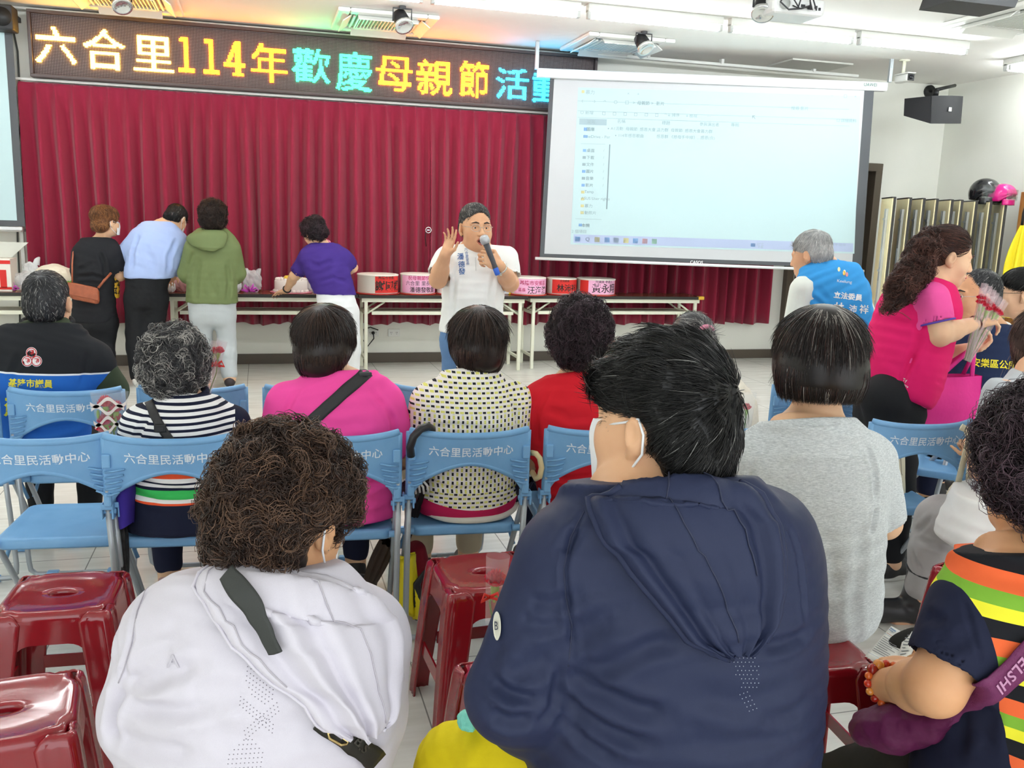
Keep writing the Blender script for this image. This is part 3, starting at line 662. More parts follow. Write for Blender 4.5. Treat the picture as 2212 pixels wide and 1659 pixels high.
# ================================================================== red plastic stools
def red_fn(t):
    n = t.noise(t.obj((1, 1, 1)), 25, 3); t.bump(n, .12, .004)
M_red = mat('red_plastic', '#8e1420', .16, spec=.6, coat=.4, fn=red_fn)
def stool_proto():
    t = thing('plastic_stool', 'x', 'stool'); H = .46
    b = MB(); n = 48; R = .142
    def sq(a, r):  # rounded square boundary with notched corners
        c, s = math.cos(a), math.sin(a); k = (abs(c)**5+abs(s)**5)**(-1/5)
        d = abs(((a-math.pi/4) % (math.pi/2))-0); d = min(d, math.pi/2-d); notch = .014*math.exp(-((d-.16)/.07)**2)
        return (r*k-notch)*c, (r*k-notch)*s
    rows = []
    for f, z in ((1, -.022), (1, -.004), (1.15, -.001), (1.7, 0), (3, 0)): rows.append([(.036*f*math.cos(2*math.pi*k/n), .019*f*math.sin(2*math.pi*k/n)*(1+.2*(f-1)), H-.004+z) for k in range(n)])
    for r, z in ((R-.022, -.002), (R-.014, .001), (R-.004, -.002), (R+.002, -.010), (R+.004, -.022), (R+.004, -.05)): rows.append([sq(2*math.pi*k/n, r)+(H-.0+z,) for k in range(n)])
    vs = [p for r in rows for p in r]; fs = []
    for l in range(len(rows)-1): fs += [(l*n+k, (l+1)*n+k, (l+1)*n+(k+1) % n, l*n+(k+1) % n) for k in range(n)]
    b.add(vs, fs, True); b.build('seat', M_red, t)
    for a in range(4):
        cA, sA = math.cos(a*math.pi/2), math.sin(a*math.pi/2)
        Rz = np.array([[cA, -sA, 0], [sA, cA, 0], [0, 0, 1]])
        # leg: an L-shaped corner shell with rounded ribs
        prof = [(-.078, .0), (-.070, .003), (-.058, -.001), (-.046, .003), (-.034, .0), (-.022, .005), (-.010, .004), (-.002, -.002), (.004, -.010), (.005, -.022), (.0, -.034), (.003, -.046), (-.001, -.058), (.003, -.070), (.0, -.078)]
        b = MB(); rows = []
        for z, c, w in ((H-.004, .134, .5), (H-.012, .143, .8), (H-.03, .147, 1.), (.36, .155, .98), (.2, .170, .9), (.03, .184, .8), (0., .186, .8)):
            rows.append([Rz@np.array([c+x*w, c+y*w, z]) for x, y in prof])
        m = len(prof); vs = [p for r in rows for p in r]
        inn = []
        for z, c, w in ((H-.02, .134, .5), (0, .18, .8)): pass
        fs = []
        for l in range(len(rows)-1): fs += [(l*m+k, (l+1)*m+k, (l+1)*m+k+1, l*m+k+1) for k in range(m-1)]
        b.add(vs, fs, True); lg = b.build('leg', M_red, t)
        sd = lg.modifiers.new('wall', 'SOLIDIFY'); sd.thickness = .006; sd.offset = -1 if False else 1
        # apron with rounded upper corners of the opening
        b = MB(); pl = [(-.085, .445), (.085, .445)]; zt, ru = .385, .05
        for k in range(7): ang = math.radians(15*k); pl.append((.096-ru+ru*math.cos(ang)-.006, zt-ru+ru*math.sin(ang)))
        pl2 = [(.096, .445), (.1, .33)]+[( .094-ru+ru*math.cos(math.radians(15*k)), .325+ru*math.sin(math.radians(15*k))) for k in range(7)]
        poly = [(-x, z) for x, z in pl2][::1]; poly = [(-.098, .44), (-.104, .32)]+[(-(.094-ru+ru*math.cos(math.radians(15*k))), .325+ru*math.sin(math.radians(15*k))) for k in range(7)]+[(.094-ru+ru*math.cos(math.radians(15*k)), .325+ru*math.sin(math.radians(15*k))) for k in range(6, -1, -1)]+[(.104, .32), (.098, .44)]
        b.prism(poly, .007, lambda x, y, z: tuple(Rz@np.array([x, -(.1445+(.445-y)*.09)+z, y]))); b.build('apron', M_red, t)
        b = MB(); b.prism([(-.104, .155), (.104, .155), (.105, .195), (-.105, .195)], .006, lambda x, y, z: tuple(Rz@np.array([x, -(.1445+(.445-y)*.09)+z+.004, y]))); b.build('crossbar', M_red, t)
    return t
_st = None
def stool(x, y, rz, label):
    global _st
    if _st is None: _st = stool_proto(); o = _st
    else: o = copytree(_st)
    o.location = (x, y, 0); o.rotation_euler = (0, 0, rz); tag(o, label, 'stool', 'dark red plastic stools'); return o
def stool_px(px, py, rz, label):
    p = W(px, py, z=.46); return stool(p[0], p[1], rz, label)
stool_px(136, 1276, -.05, 'empty dark red stool behind the empty blue chair at the left')
stool_px(6, 1528, .12, 'empty dark red stool in the bottom left corner of the photo')
stool_px(1047, 1230, .05, 'empty dark red stool between the dotted blouse and the man in navy')
stool_px(1150, 1470, .1, 'dark red stool peeking out behind the sleeve of the man in navy')
stool(1.315, 1.86, -.08, 'dark red stool under the woman in the heather grey shirt')
stool(.60, 1.14, .1, 'dark red stool under the man in the navy hooded jacket')
stool(.03, 1.36, .1, 'dark red stool under the woman in the pale hooded jacket')
_p = W(2150, 1230, z=.46); stool(_p[0]+.02, _p[1], .35, 'dark red stool under the person in rubber boots')
stool(1.33, 1.12, .25, 'dark red stool under the woman in the rainbow striped shirt')
# ================================================================== tables along the wall
def top_fn(t):
    n = t.noise(t.obj((1, 14, 1)), 4, 5); t.l(t.mix(n, '#6d3e28', '#8a5236'), t.b.inputs['Base Color'])
M_ttop = mat('walnut_laminate', '#7a4630', .25, fn=top_fn)
M_tedge = mat('table_edge', '#2b2723', .4)
def long_table(x0, x1, yf, z, label, depth=.45):
    L = x1-x0; t = thing('folding_table', label, 'table', ((x0+x1)/2, yf+depth/2, 0), 0, 'folding tables along the curtain')
    b = MB(); b.box((0, 0, z-.012), (L-.012, depth-.012, .024), bev=.003); b.build('tabletop', M_ttop, t)
    b = MB()
    for s in (-1, 1): b.box((0, s*(depth/2-.004), z-.014), (L, .012, .030), bev=.003); b.box((s*(L/2-.004), 0, z-.014), (.012, depth, .030), bev=.003)
    b.build('edge_band', M_tedge, t)
    b = MB()
    for s in (-1, 1): b.box((0, s*(depth/2-.03), z-.048), (L-.06, .025, .038)); b.box((s*(L/2-.05), 0, z-.048), (.025, depth-.06, .038))
    b.build('frame', M_cream, t)
    b = MB()
    for s in (-1, 1): b.box((0, s*(depth/2-.07), z-.175), (L-.26, .02, .032))
    b.box((0, 0, z-.165), (L-.26, depth-.14, .006)); b.build('shelf', M_cream, t)
    for s in (-1, 1):
        for q in (-1, 1):
            x = s*(L/2-.07); b = MB(); b.box((x, q*(depth/2-.035), (z-.06)/2), (.032, .032, z-.06), bev=.004); b.build('leg', M_cream, t)
            b = MB(); b.tube([(x-s*.0, q*(depth/2-.07), z-.19), (x-s*.18, q*(depth/2-.07), z-.07)], .010, 6); b.build('brace', M_cream, t)
        b = MB(); b.box((s*(L/2-.07), 0, .13), (.024, depth-.08, .024)); b.build('leg_rail', M_cream, t); b = MB(); b.box((s*(L/2-.07), 0, z-.175), (.024, depth-.08, .03)); b.build('leg_rail', M_cream, t)
    return t
TY = 8.47; TZ = .742
tx = lambda px: W(px, 640, y=TY)[0]
long_table(tx(166)-1.8, tx(166), TY-.02, TZ, 'folding table at the far left with plastic bags on it')
long_table(tx(352), tx(773), TY, TZ, 'folding table carrying the unboxed white cake, in front of the curtain')
long_table(tx(775), tx(1141), TY, TZ, 'folding table carrying the row of labelled cakes behind the speaker')
long_table(tx(1146), tx(1527), TY+.08, TZ, 'folding table under the screen, bare at its right half')
# ================================================================== tables stored on end, cabinet, helmets
def ply_fn(t):
    n = t.noise(t.obj((4, 4, 1)), 5, 4); t.l(t.mix(n, '#f6e6ae', '#fdf3cc'), t.b.inputs['Base Color'])
M_ply = mat('plywood', '#e3cf9a', .6, fn=ply_fn)
M_leg = mat('folded_leg', '#c9cdca', .4, metal=.2)
SG = 'tables stored on end'
def stored(i, x, y):
    t = thing('stored_table', 'x', 'table', (x, y, 0), -.44, SG)
    b = MB(); b.box((0, .23, .905), (.02, .45, 1.8)); b.build('underside', M_ply, t)
    b = MB(); b.box((.018, .23, .905), (.012, .462, 1.81)); b.box((.010, .004, .905), (.018, .012, 1.81)); b.box((.004, .23, 1.806), (.03, .46, .012)); b.build('edge_band', M_tedge, t)
    b = MB()
    for (y_, w) in ((.12, .03), (.165, .02)): b.box((-.022, y_, .95), (.022, w, 1.5))
    for z in (.25, .62, 1.1, 1.6): b.box((-.03, .15, z), (.014, .1, .02))
    b.build('folded_leg', M_leg, t)
    b = MB(); b.tube([(-.035, .13, 1.0+.04*(i % 3)), (-.035, .13, 1.32)], .007, 6); b.tube([(-.035, .1, .55), (-.03, .17, .8)], .008, 6); b.build('brace', M_grey, t)
    return t
px_edges = [1908, 1942, 1971, 1999, 2031, 2052, 2083, 2114, 2146]
names = ['leftmost of the tables stored on end, nearest the doorway', 'second table stored on end from the doorway', 'third table stored on end from the doorway', 'fourth table stored on end from the doorway', 'fifth table stored on end from the doorway', 'sixth table stored on end from the doorway', 'seventh table stored on end, left of the helmets', 'table stored on end under the black helmet', 'rightmost of the tables stored on end, under the pink helmet']
for i, px in enumerate(px_edges):
    p = W(px+4, 600, y=7.5); o = stored(i, p[0], 7.5); o['label'] = names[i]
def wood_fn(t):
    n = t.noise(t.obj((8, 8, .6)), 6, 5, .6); t.l(t.ramp(n, [(.3, '#8a5a2b'), (.5, '#a8733c'), (.75, '#b98549')]), t.b.inputs['Base Color'])
M_wood = mat('oak_veneer', '#a8733c', .45, fn=wood_fn)
p = W(2266, 600, y=6.95)
t = thing('wooden_cabinet', 'brown wooden cabinet at the right edge beside the stored tables', 'cabinet', (p[0]+.14, 7.2, 0))
zt = W(2200, 408, y=6.95)[2]
b = MB(); b.box((0.02, 0, zt/2), (.30, .46, zt), bev=.006); b.build('body', M_wood, t)
b = MB(); b.box((0.02, -.236, zt*.52), (.27, .012, zt*.86), bev=.004); b.build('door', M_wood, t)
b = MB(); b.cyl((-.06, -.24, 1.62), (-.06, -.29, 1.62), .008, 8); b.build('hook', M_chrome, t)
M_yel = mat('yellow_nylon', '#f0dc1e', .5, bump=.3, bscale=14, bdist=.02)
ub = thing('hanging_umbrella', 'closed yellow umbrella hung on the wooden cabinet at the right edge', 'umbrella', tuple(W(2203, 520, y=6.86)))
b = MB()
def ucl(u, v):
    a = 2*math.pi*u; r = (.03+.11*math.sin(min(1, v*1.3)*math.pi*.72)*(1-v*.35))*(1+.28*math.cos(a*6+1.5*v)); return (r*math.cos(a), -.02+.55*r*math.sin(a), .14-.85*v)
b.grid(ucl, 48, 16, closeu=True); b.build('canopy', M_yel, ub)
b = MB(); b.tube([(0, 0, .14), (0, -.0, .25), (.0, -.01, .30), (.05, -.01, .33), (.09, -.01, .29)], .012, 8); b.build('handle', M_black, ub)
M_hblack = mat('helmet_black', '#26272a', .15, coat=.5)
M_hpink = mat('helmet_pink', '#e0218a', .2, coat=.5)
M_visor = mat('clear_visor', '#dfe6e4', .05, trans=.9, alpha=.35)
def helmet(px, py, y, shell, name, label, s, turn, stripes):
    p = W(px, py, y=y); t = thing('helmet', label, 'helmet', (p[0], p[1], p[2]-.12*s), turn)
    b = MB()
    def sh(u, v):
        a = 2*math.pi*u; th = .08+(math.pi*.62)*v; f = 1.0
        z = .12+.14*math.cos(th); r = .135*math.sin(th)**.9
        fr = max(0, -math.sin(a)); zz = z+(.09*fr if v > .8 else 0)
        return (s*r*math.cos(a)*.95, s*r*math.sin(a)*1.1, s*max(0.0, zz))
    b.grid(sh, 40, 14, closeu=True); b.ball((0, 0, s*.25), (s*.04, s*.05, s*.012), 6); o = b.build('shell', shell, t); o.modifiers.new('th', 'SOLIDIFY').thickness = .012
    b = MB()
    b.grid(lambda u, v: (s*.15*math.sin((u-.5)*2.3), -s*.165*math.cos((u-.5)*2.0), s*(.2-.13*v)), 16, 5); o = b.build('visor', M_visor, t); o.modifiers.new('th', 'SOLIDIFY').thickness = .003
    b = MB(); b.grid(lambda u, v: (s*.122*math.sin((u-.5)*3.6), -s*.142*math.cos((u-.5)*2.6), s*(.01+.075*v)), 18, 5); o = b.build('chin_guard', shell, t); o.modifiers.new('th', 'SOLIDIFY').thickness = .02
    for k, (c, z0, z1) in enumerate(stripes):
        b = MB(); b.grid(lambda u, v: (s*.137*math.sin(.3+u*1.6), -s*.152*math.cos(.3+u*1.5), s*(z0+(z1-z0)*u+.018*v*(1-u*.5))), 12, 3); b.build('stripe', c, t)
    return t
M_or = mat('orange_decal', '#f08a24', .3); M_wh = mat('white_decal', '#f6f1f3', .3)
helmet(2127, 418, 7.7, M_hblack, 'b', 'black helmet with orange stripes on top of the stored tables', 1., .1, [(M_or, .06, .1), (M_or, .2, .19)])
helmet(2166, 424, 7.55, M_hpink, 'p', 'pink helmet on top of the stored tables beside the black one', .8, .5, [(M_wh, .08, .14)])
# things in the doorway
M_navy = mat('navy_cloth', '#1d2233', .8)
p0 = W(1688, 650, y=YW+.25); t = thing('hanging_coat', 'dark navy and white coat hanging in the dim doorway', 'coat', (p0[0], p0[1], 1.0))
b = MB(); b.grid(lambda u, v: (.10*math.cos(2*math.pi*u)*(1+.12*math.cos(10*math.pi*u)), .06*math.sin(2*math.pi*u), .38-.35*v), 30, 8, closeu=True); b.build('upper', M_navy, t)
b = MB(); b.grid(lambda u, v: (.13*math.cos(2*math.pi*u)*(1+.12*math.cos(10*math.pi*u)), .08*math.sin(2*math.pi*u), .04-.3*v), 30, 8, closeu=True); b.build('lower', mat('white_cloth', '#e6e6e2', .8), t)
b = MB(); b.box((p0[0]+.05, p0[1]+.1, .36), (.34, .3, .72), bev=.04); tag(b.build('storage_chest', mat('dark_red_brown', '#4a2622', .5)), 'dark red brown chest standing inside the doorway', 'chest')
# ================================================================== figures: smooth implicit bodies, meshed as one surface
def surfnet(D, lo, h):
    S = D < 0
    nx, ny, nz = D.shape
    cs = np.zeros((nx-1, ny-1, nz-1), np.uint8)
    for a in (0, 1):
        for b in (0, 1):
            for c in (0, 1): cs += S[a:nx-1+a, b:ny-1+b, c:nz-1+c]
    act = (cs > 0) & (cs < 8)
    I, J, K = np.nonzero(act); n = len(I)
    idx = np.full(act.shape, -1, np.int32); idx[I, J, K] = np.arange(n)
    cor = [(a, b, c) for a in (0, 1) for b in (0, 1) for c in (0, 1)]
    vals = {q: D[I+q[0], J+q[1], K+q[2]] for q in cor}
    P = np.zeros((n, 3), np.float32); cnt = np.zeros(n, np.float32)
    for p in cor:
        for ax in range(3):
            if p[ax]: continue
            q = list(p); q[ax] = 1; q = tuple(q); a, b = vals[p], vals[q]; m = (a < 0) != (b < 0)
            t = np.where(m, a/np.where(m, a-b, 1), 0)
            for k in range(3): P[:, k] += np.where(m, p[k]+(t if k == ax else 0), 0)
            cnt += m
    P = P/np.maximum(cnt, 1)[:, None]+np.stack([I, J, K], 1)
    V = P*h+np.asarray(lo, np.float32)
    Q = []
    for ax in range(3):
        o1, o2 = [(1, 2), (2, 0), (0, 1)][ax]
        sl0 = [slice(None)]*3; sl1 = [slice(None)]*3; sl0[ax] = slice(0, -1); sl1[ax] = slice(1, None)
        a, b = S[tuple(sl0)], S[tuple(sl1)]; X = np.stack(np.nonzero(a != b), 1)
        X = X[(X[:, o1] > 0) & (X[:, o2] > 0) & (X[:, o1] < D.shape[o1]-1) & (X[:, o2] < D.shape[o2]-1)]
        if not len(X): continue
        e1 = np.zeros(3, int); e1[o1] = 1; e2 = np.zeros(3, int); e2[o2] = 1
        g = lambda Y: idx[Y[:, 0], Y[:, 1], Y[:, 2]]
        q = np.stack([g(X-e1-e2), g(X-e2), g(X), g(X-e1)], 1)
        ins = a[X[:, 0], X[:, 1], X[:, 2]]
        q[~ins] = q[~ins][:, ::-1]; Q.append(q)
    Q = np.concatenate(Q); Q = Q[(Q >= 0).all(1)]
    return V, Q
def smooth_mesh(V, Q, it=1, lam=.5):
    e = np.concatenate([Q[:, [0, 1]], Q[:, [1, 2]], Q[:, [2, 3]], Q[:, [3, 0]]])
    for _ in range(it):
        acc = np.zeros_like(V); c = np.bincount(e[:, 0], minlength=len(V)).astype(np.float32)+np.bincount(e[:, 1], minlength=len(V))
        for k in range(3): acc[:, k] = np.bincount(e[:, 0], V[e[:, 1], k], len(V))+np.bincount(e[:, 1], V[e[:, 0], k], len(V))
        V = V*(1-lam)+lam*acc/np.maximum(c, 1)[:, None]
    return V
def vnormals(V, Q):
    n = np.cross(V[Q[:, 2]]-V[Q[:, 0]], V[Q[:, 3]]-V[Q[:, 1]]); N = np.zeros_like(V)
    for j in range(4):
        for k in range(3): N[:, k] += np.bincount(Q[:, j], n[:, k], len(V))
    return N/np.maximum(np.linalg.norm(N, axis=1), 1e-9)[:, None]
class Sdf:
    def __init__(s): s.ops = []
    def _add(s, fn, lo, hi, k, mode): s.ops.append((fn, V3(lo), V3(hi), k, mode)); return s
    def cap(s, a, b, ra, rb=None, k=.02, mode='u', flat=False):
        a, b = V3(a), V3(b); rb = ra if rb is None else rb; ab = b-a; L = max(1e-9, ab@ab); r = max(ra, rb)
        def fn(P):
            w = ((P-a)@ab)/L; t = np.clip(w, 0, 1); d = np.linalg.norm(P-a-t[:, None]*ab, axis=1)-(ra+(rb-ra)*t)
            return np.maximum(d, (w-1)*math.sqrt(L)) if flat else d
        return s._add(fn, np.minimum(a, b)-r, np.maximum(a, b)+r, k, mode)
    def path(s, pts, rs, k=.02, mode='u'):
        rs = rs if isinstance(rs, (list, tuple)) else [rs]*len(pts)
        for i in range(len(pts)-1): s.cap(pts[i], pts[i+1], rs[i], rs[i+1], k, mode)
        return s
    def ell(s, c, r, R=None, k=.02, mode='u'):
        c, r = V3(c), V3(r); R = np.eye(3) if R is None else np.asarray(R); ext = np.abs(R)@r
        def fn(P):
            q = (P-c)@R; k0 = np.linalg.norm(q/r, axis=1); k1 = np.linalg.norm(q/(r*r), axis=1); return k0*(k0-1)/np.maximum(k1, 1e-6)
        return s._add(fn, c-ext, c+ext, k, mode)
    def seg(s, a, b, ea, eb, side, k=.02, mode='u', pw=2.):
        """elliptic tapered segment; ea, eb = (half width along side, half depth)"""
        a, b = V3(a), V3(b); ax = b-a; L = np.linalg.norm(ax)+1e-9; ax = ax/L; sd = nrm(V3(side)-ax*(V3(side)@ax)); dp = np.cross(ax, sd)
        r = max(*ea, *eb); e0 = min(ea[1], ea[0], .05); e1 = min(eb[1], eb[0], .05)
        def fn(P):
            q = P-a; w = q@ax; t = np.clip(w/L, 0, 1); A = ea[0]+(eb[0]-ea[0])*t; B = ea[1]+(eb[1]-ea[1])*t
            u = q@sd; v = q@dp; z = w-t*L; E = np.where(w < 0, e0, e1)
            if pw != 2.:
                k0 = ((np.abs(u)/A)**pw+(np.abs(v)/B)**pw+(np.abs(z)/E)**pw)**(1/pw)
            else: k0 = np.sqrt((u/A)**2+(v/B)**2+(z/E)**2)
            k1 = np.sqrt((u/A**2)**2+(v/B**2)**2+(z/E**2)**2)
            return k0*(k0-1)/np.maximum(k1, 1e-6)
        return s._add(fn, np.minimum(a, b)-r, np.maximum(a, b)+r, k, mode)
    def loft(s, secs, side, o=0., k=.015, n=3, pw=2.):
        """smooth stack of ellipses [(centre, half width, half depth)...]"""
        A = np.array([list(c)+[a, b] for c, a, b in secs], float); m = len(A); out = []
        for i in range(m-1):
            p0, p1, p2, p3 = A[max(i-1, 0)], A[i], A[i+1], A[min(i+2, m-1)]
            for j in range(n):
                t = j/n; out.append(.5*((2*p1)+(-p0+p2)*t+(2*p0-5*p1+4*p2-p3)*t*t+(-p0+3*p1-3*p2+p3)*t**3))
        out.append(A[-1])
        for i in range(len(out)-1):
            p, q = out[i], out[i+1]; s.seg(p[:3], q[:3], (p[3]+o, p[4]+o), (q[3]+o, q[4]+o), side, k, pw=pw)
        return s
    def cut(s, p, n): # remove everything on the side n points to
        p, n = V3(p), nrm(n); return s._add(lambda P: (P-p)@n, None if False else (0, 0, 0), (0, 0, 0), 0, 'cut')
    def mesh(s, h, smooth=1):
        bb = [o for o in s.ops if o[4] == 'u']; lo = np.min([o[1] for o in bb], 0)-4*h; hi = np.max([o[2] for o in bb], 0)+4*h
        n = np.ceil((hi-lo)/h).astype(int)+1; D = np.full(n, .05, np.float32); xs = [lo[k]+h*np.arange(n[k]) for k in range(3)]
        for fn, a, b, k, mode in s.ops:
            pad = k+3*h if mode != 'cut' else 0
            if mode == 'cut': i0, i1 = np.zeros(3, int), n
            else: i0 = np.clip(np.floor((a-pad-lo)/h).astype(int), 0, n); i1 = np.clip(np.ceil((b+pad-lo)/h).astype(int)+1, 0, n)
            if (i1 <= i0).any(): continue
            sl = tuple(slice(i0[d], i1[d]) for d in range(3)); G = np.meshgrid(*[xs[d][sl[d]] for d in range(3)], indexing='ij')
            P = np.stack([g.ravel() for g in G], 1).astype(np.float32); d = fn(P).reshape(G[0].shape); c = D[sl]
            if mode == 'u':
                if k > 0: hh = np.maximum(k-np.abs(c-d), 0)/k; D[sl] = np.minimum(c, d)-hh*hh*k*.25
                else: D[sl] = np.minimum(c, d)
            elif mode == 's':
                d = -d
                if k > 0: hh = np.maximum(k-np.abs(c-d), 0)/k; D[sl] = np.maximum(c, d)+hh*hh*k*.25
                else: D[sl] = np.maximum(c, d)
            else: D[sl] = np.maximum(c, d)
        V, Q = surfnet(D, lo, h)
        if smooth: V = smooth_mesh(V, Q, smooth)
        return V, Q
def rotm(yaw=0, pitch=0, roll=0):
    """columns right, forward, up; yaw turns to the left, pitch bows forward, roll leans to the right"""
    cy, sy = math.cos(yaw), math.sin(yaw); cp, sp = math.cos(pitch), math.sin(pitch); cr, sr = math.cos(roll), math.sin(roll)
    Rz = np.array([[cy, -sy, 0], [sy, cy, 0], [0, 0, 1]]); Rx = np.array([[1, 0, 0], [0, cp, sp], [0, -sp, cp]]); Ry = np.array([[cr, 0, sr], [0, 1, 0], [-sr, 0, cr]])
    return Rz@Rx@Ry
class Head:
    def __init__(h, pos, yaw=0, pitch=0, roll=0, s=1.): h.p = V3(pos); h.R = rotm(yaw, pitch, roll); h.s = s
    def w(h, q): return h.p+h.R@(V3(q)*h.s)
    def ws(h, Q): return np.asarray(Q)*h.s@h.R.T+h.p
def head_sdf(S, H, ears=True, face=True, jaw=1., mouth=0., fat=0.):
    e = lambda c, r, k=.02, mode='u', R=None: S.ell(H.w(c), V3(r)*H.s, H.R if R is None else H.R@R, k*H.s, mode)
    c = lambda a, b, ra, rb, k=.01, mode='u': S.cap(H.w(a), H.w(b), ra*H.s, rb*H.s, k*H.s, mode)
    e((0, -.012, .042), (.073, .094, .08)); e((0, .026, -.015), (.066+fat, .066, .088), .03)
    e((0, .034, -.072), (.052*jaw+fat, .050, .044), .03); e((0, .070, -.097), (.024, .020, .019), .025)
    if fat: e((0, .035, -.085), (.058+fat, .045, .035), .03)
    if face:
        for s in (-1, 1):
            e((s*.042, .062, -.028), (.024, .02, .026), .03)
            c((s*.012, .089, .024), (s*.047, .078, .024), .008, .006, .012)
            e((s*.031, .096, .004), (.016, .012, .009), .008, 's')
            c((s*.018, .0845, .0112), (s*.044, .0785, .0102), .0063, .0056, .006); c((s*.018, .084, -.0045), (s*.044, .078, -.0035), .005, .0044, .006)
            e((s*.012, .098, -.031), (.008, .010, .008), .008)
            e((s*.0065, .106, -.039), (.0035, .005, .003), .003, 's')
        c((0, .088, .016), (0, .108, -.026), .008, .012, .012)
        e((0, .088, -.066), (.026, .014, .016), .015)
        if mouth: e((0, .101, -.066), (.020, .018, .006+.009*mouth), .005, 's')
        else: c((-.02, .102, -.063), (.02, .102, -.063), .0025, .0025, .004, 's')
    if ears:
        for s in (-1, 1):
            R = rotm(s*-.5, .15, 0)
            e((s*.080, -.008, -.006), (.010, .020, .032), .006, 'u', R); e((s*.092, -.002, .001), (.007, .012, .019), .004, 's', R); e((s*.078, .002, -.034), (.007, .009, .011), .006)
def face_parts(parent, H, skin, eye='#2a1c14', brow='#3a322e', lips='#b0665f', mouth=0., browsize=1.):
    b = MB()
    for s in (-1, 1):
        b.m = 0; b.ball(H.w((s*.031, .0765, .003)), .0115*H.s, 8); b.m = 1; n = H.R@V3((s*.0, 1, -.1)); b.ball(H.w((s*.031, .0845, .0028)), .0052*H.s, 6)
    b.build('eyes', [mat('eye_white', '#e9e4dc', .2), mat('iris', eye, .15)], parent, world=True)
    b = MB()
    for s in (-1, 1): b.tube([H.w((s*.014, .099, .027)), H.w((s*.030, .095, .032)), H.w((s*.049, .081, .027))], [.003*browsize*H.s, .0042*browsize*H.s, .002*H.s], 6)
    b.build('eyebrows', mat('brow_'+brow, brow, .8), parent, world=True)
    m = mat('lips_'+lips, lips, .45); b = MB(); g = .004+.009*mouth
    b.tube([H.w((-.024, .093, -.066)), H.w((-.010, .1015, -.0655+g)), H.w((0, .1025, -.0665+g)), H.w((.010, .1015, -.0655+g)), H.w((.024, .093, -.066))], [.002*H.s, .0042*H.s, .004*H.s, .0042*H.s, .002*H.s], 6)
    b.tube([H.w((-.022, .093, -.067)), H.w((0, .100, -.069-g)), H.w((.022, .093, -.067))], [.002*H.s, .0055*H.s, .002*H.s], 6); b.build('lips', m, parent, world=True)
    if mouth:
        b = MB(); b.ball(H.w((0, .088, -.067)), (.018*H.s, .008*H.s, .012*H.s), 8, H.R); b.build('mouth_inside', mat('mouth_dark', '#4a1c1c', .5), parent, world=True)
def hand_sdf(S, wr, d, pn, side=1, curl=(.5, .5, .5, .5), thumb=.5, s=1., spread=.06):
    """wr wrist, d along the hand, pn palm normal (out of the palm), side +1 when the thumb is on the cross(d,pn) side"""
    d = nrm(d); pn = nrm(V3(pn)-d*(V3(pn)@d)); t = np.cross(d, pn)*side
    wr = V3(wr); R = np.stack([t, d, pn], 1)
    S.ell(wr+d*.048*s, (.041*s, .052*s, .016*s), R, .012)
    S.cap(wr-d*.01*s, wr+d*.03*s, .024*s, .026*s, .015)
    for i in range(4):
        o = (.031-.0205*i)*s; base = wr+d*(.086-.006*abs(i-1))*s+t*o; L = (.043, .047, .044, .034)[i]*s; r = (.0088, .009, .0086, .0075)[i]*s
        a = 0.; dirn = d+t*spread*(1.2-i*.8); p = base; S.cap(wr+d*.05*s+t*o*.8, base, r*1.05, r*1.05, .006)
        for j, q in enumerate((1., .62, .48)):
            a += curl[i]*(1., 1.15, .8)[j]; v = nrm(dirn)*math.cos(a)+pn*math.sin(a); p2 = p+v*L*q*1.02; S.cap(p, p2, r*(1-.08*j), r*(.94-.1*j), .004); p = p2
    p = wr+d*.022*s+t*.030*s; v = nrm(d*.75+t*.8+pn*.35*thumb); p2 = p+v*.042*s; S.cap(p, p2, .0145*s, .0105*s, .012)
    v = nrm(d*(.95-.3*thumb)+t*(.4-.5*thumb)+pn*.55*thumb); p3 = p2+v*.032*s; S.cap(p2, p3, .0102*s, .0092*s, .004); S.cap(p3, p3+nrm(v+pn*.25*thumb)*.024*s, .0092*s, .0075*s, .004)
# ------------------------------------------------------------------ cloth shaping after meshing
def sines(P, seed, scale, n=5):
    r = np.random.RandomState(seed); out = np.zeros(len(P))
    for i in range(n):
        k = r.normal(size=3)*scale*(.6+.5*i); w = r.normal(size=3)*scale*.5
        out += np.sin(P@k+r.uniform(0, 6.3)+1.3*np.sin(P@w+r.uniform(0, 6.3)))/(1+.35*i)
    return out/2.2
def wrinkle(V, Q, folds):
    """folds: (polyline world, width, depth): a groove with soft shoulders"""
    N = vnormals(V, Q); off = np.zeros(len(V))
    for pts, w, dep in folds:
        pts = [V3(p) for p in pts]; lo = np.min(pts, 0)-3*w; hi = np.max(pts, 0)+3*w
        m = np.nonzero(((V > lo) & (V < hi)).all(1))[0]
        if not len(m): continue
        P = V[m]; best = np.full(len(m), 9.); tt = np.zeros(len(m)); L = len(pts)-1
        for i in range(L):
            a, ab = pts[i], pts[i+1]-pts[i]; t = np.clip((P-a)@ab/max(1e-9, ab@ab), 0, 1); d = np.linalg.norm(P-a-t[:, None]*ab, axis=1); q = d < best; best[q] = d[q]; tt[q] = (i+t[q])/L
        x = best/w; fade = np.clip(np.minimum(tt, 1-tt)*5+.25, 0, 1)
        off[m] += fade*dep*1.5*(-np.exp(-x*x)+.42*np.exp(-((x-1.5)/.7)**2))
    return V+N*off[:, None]
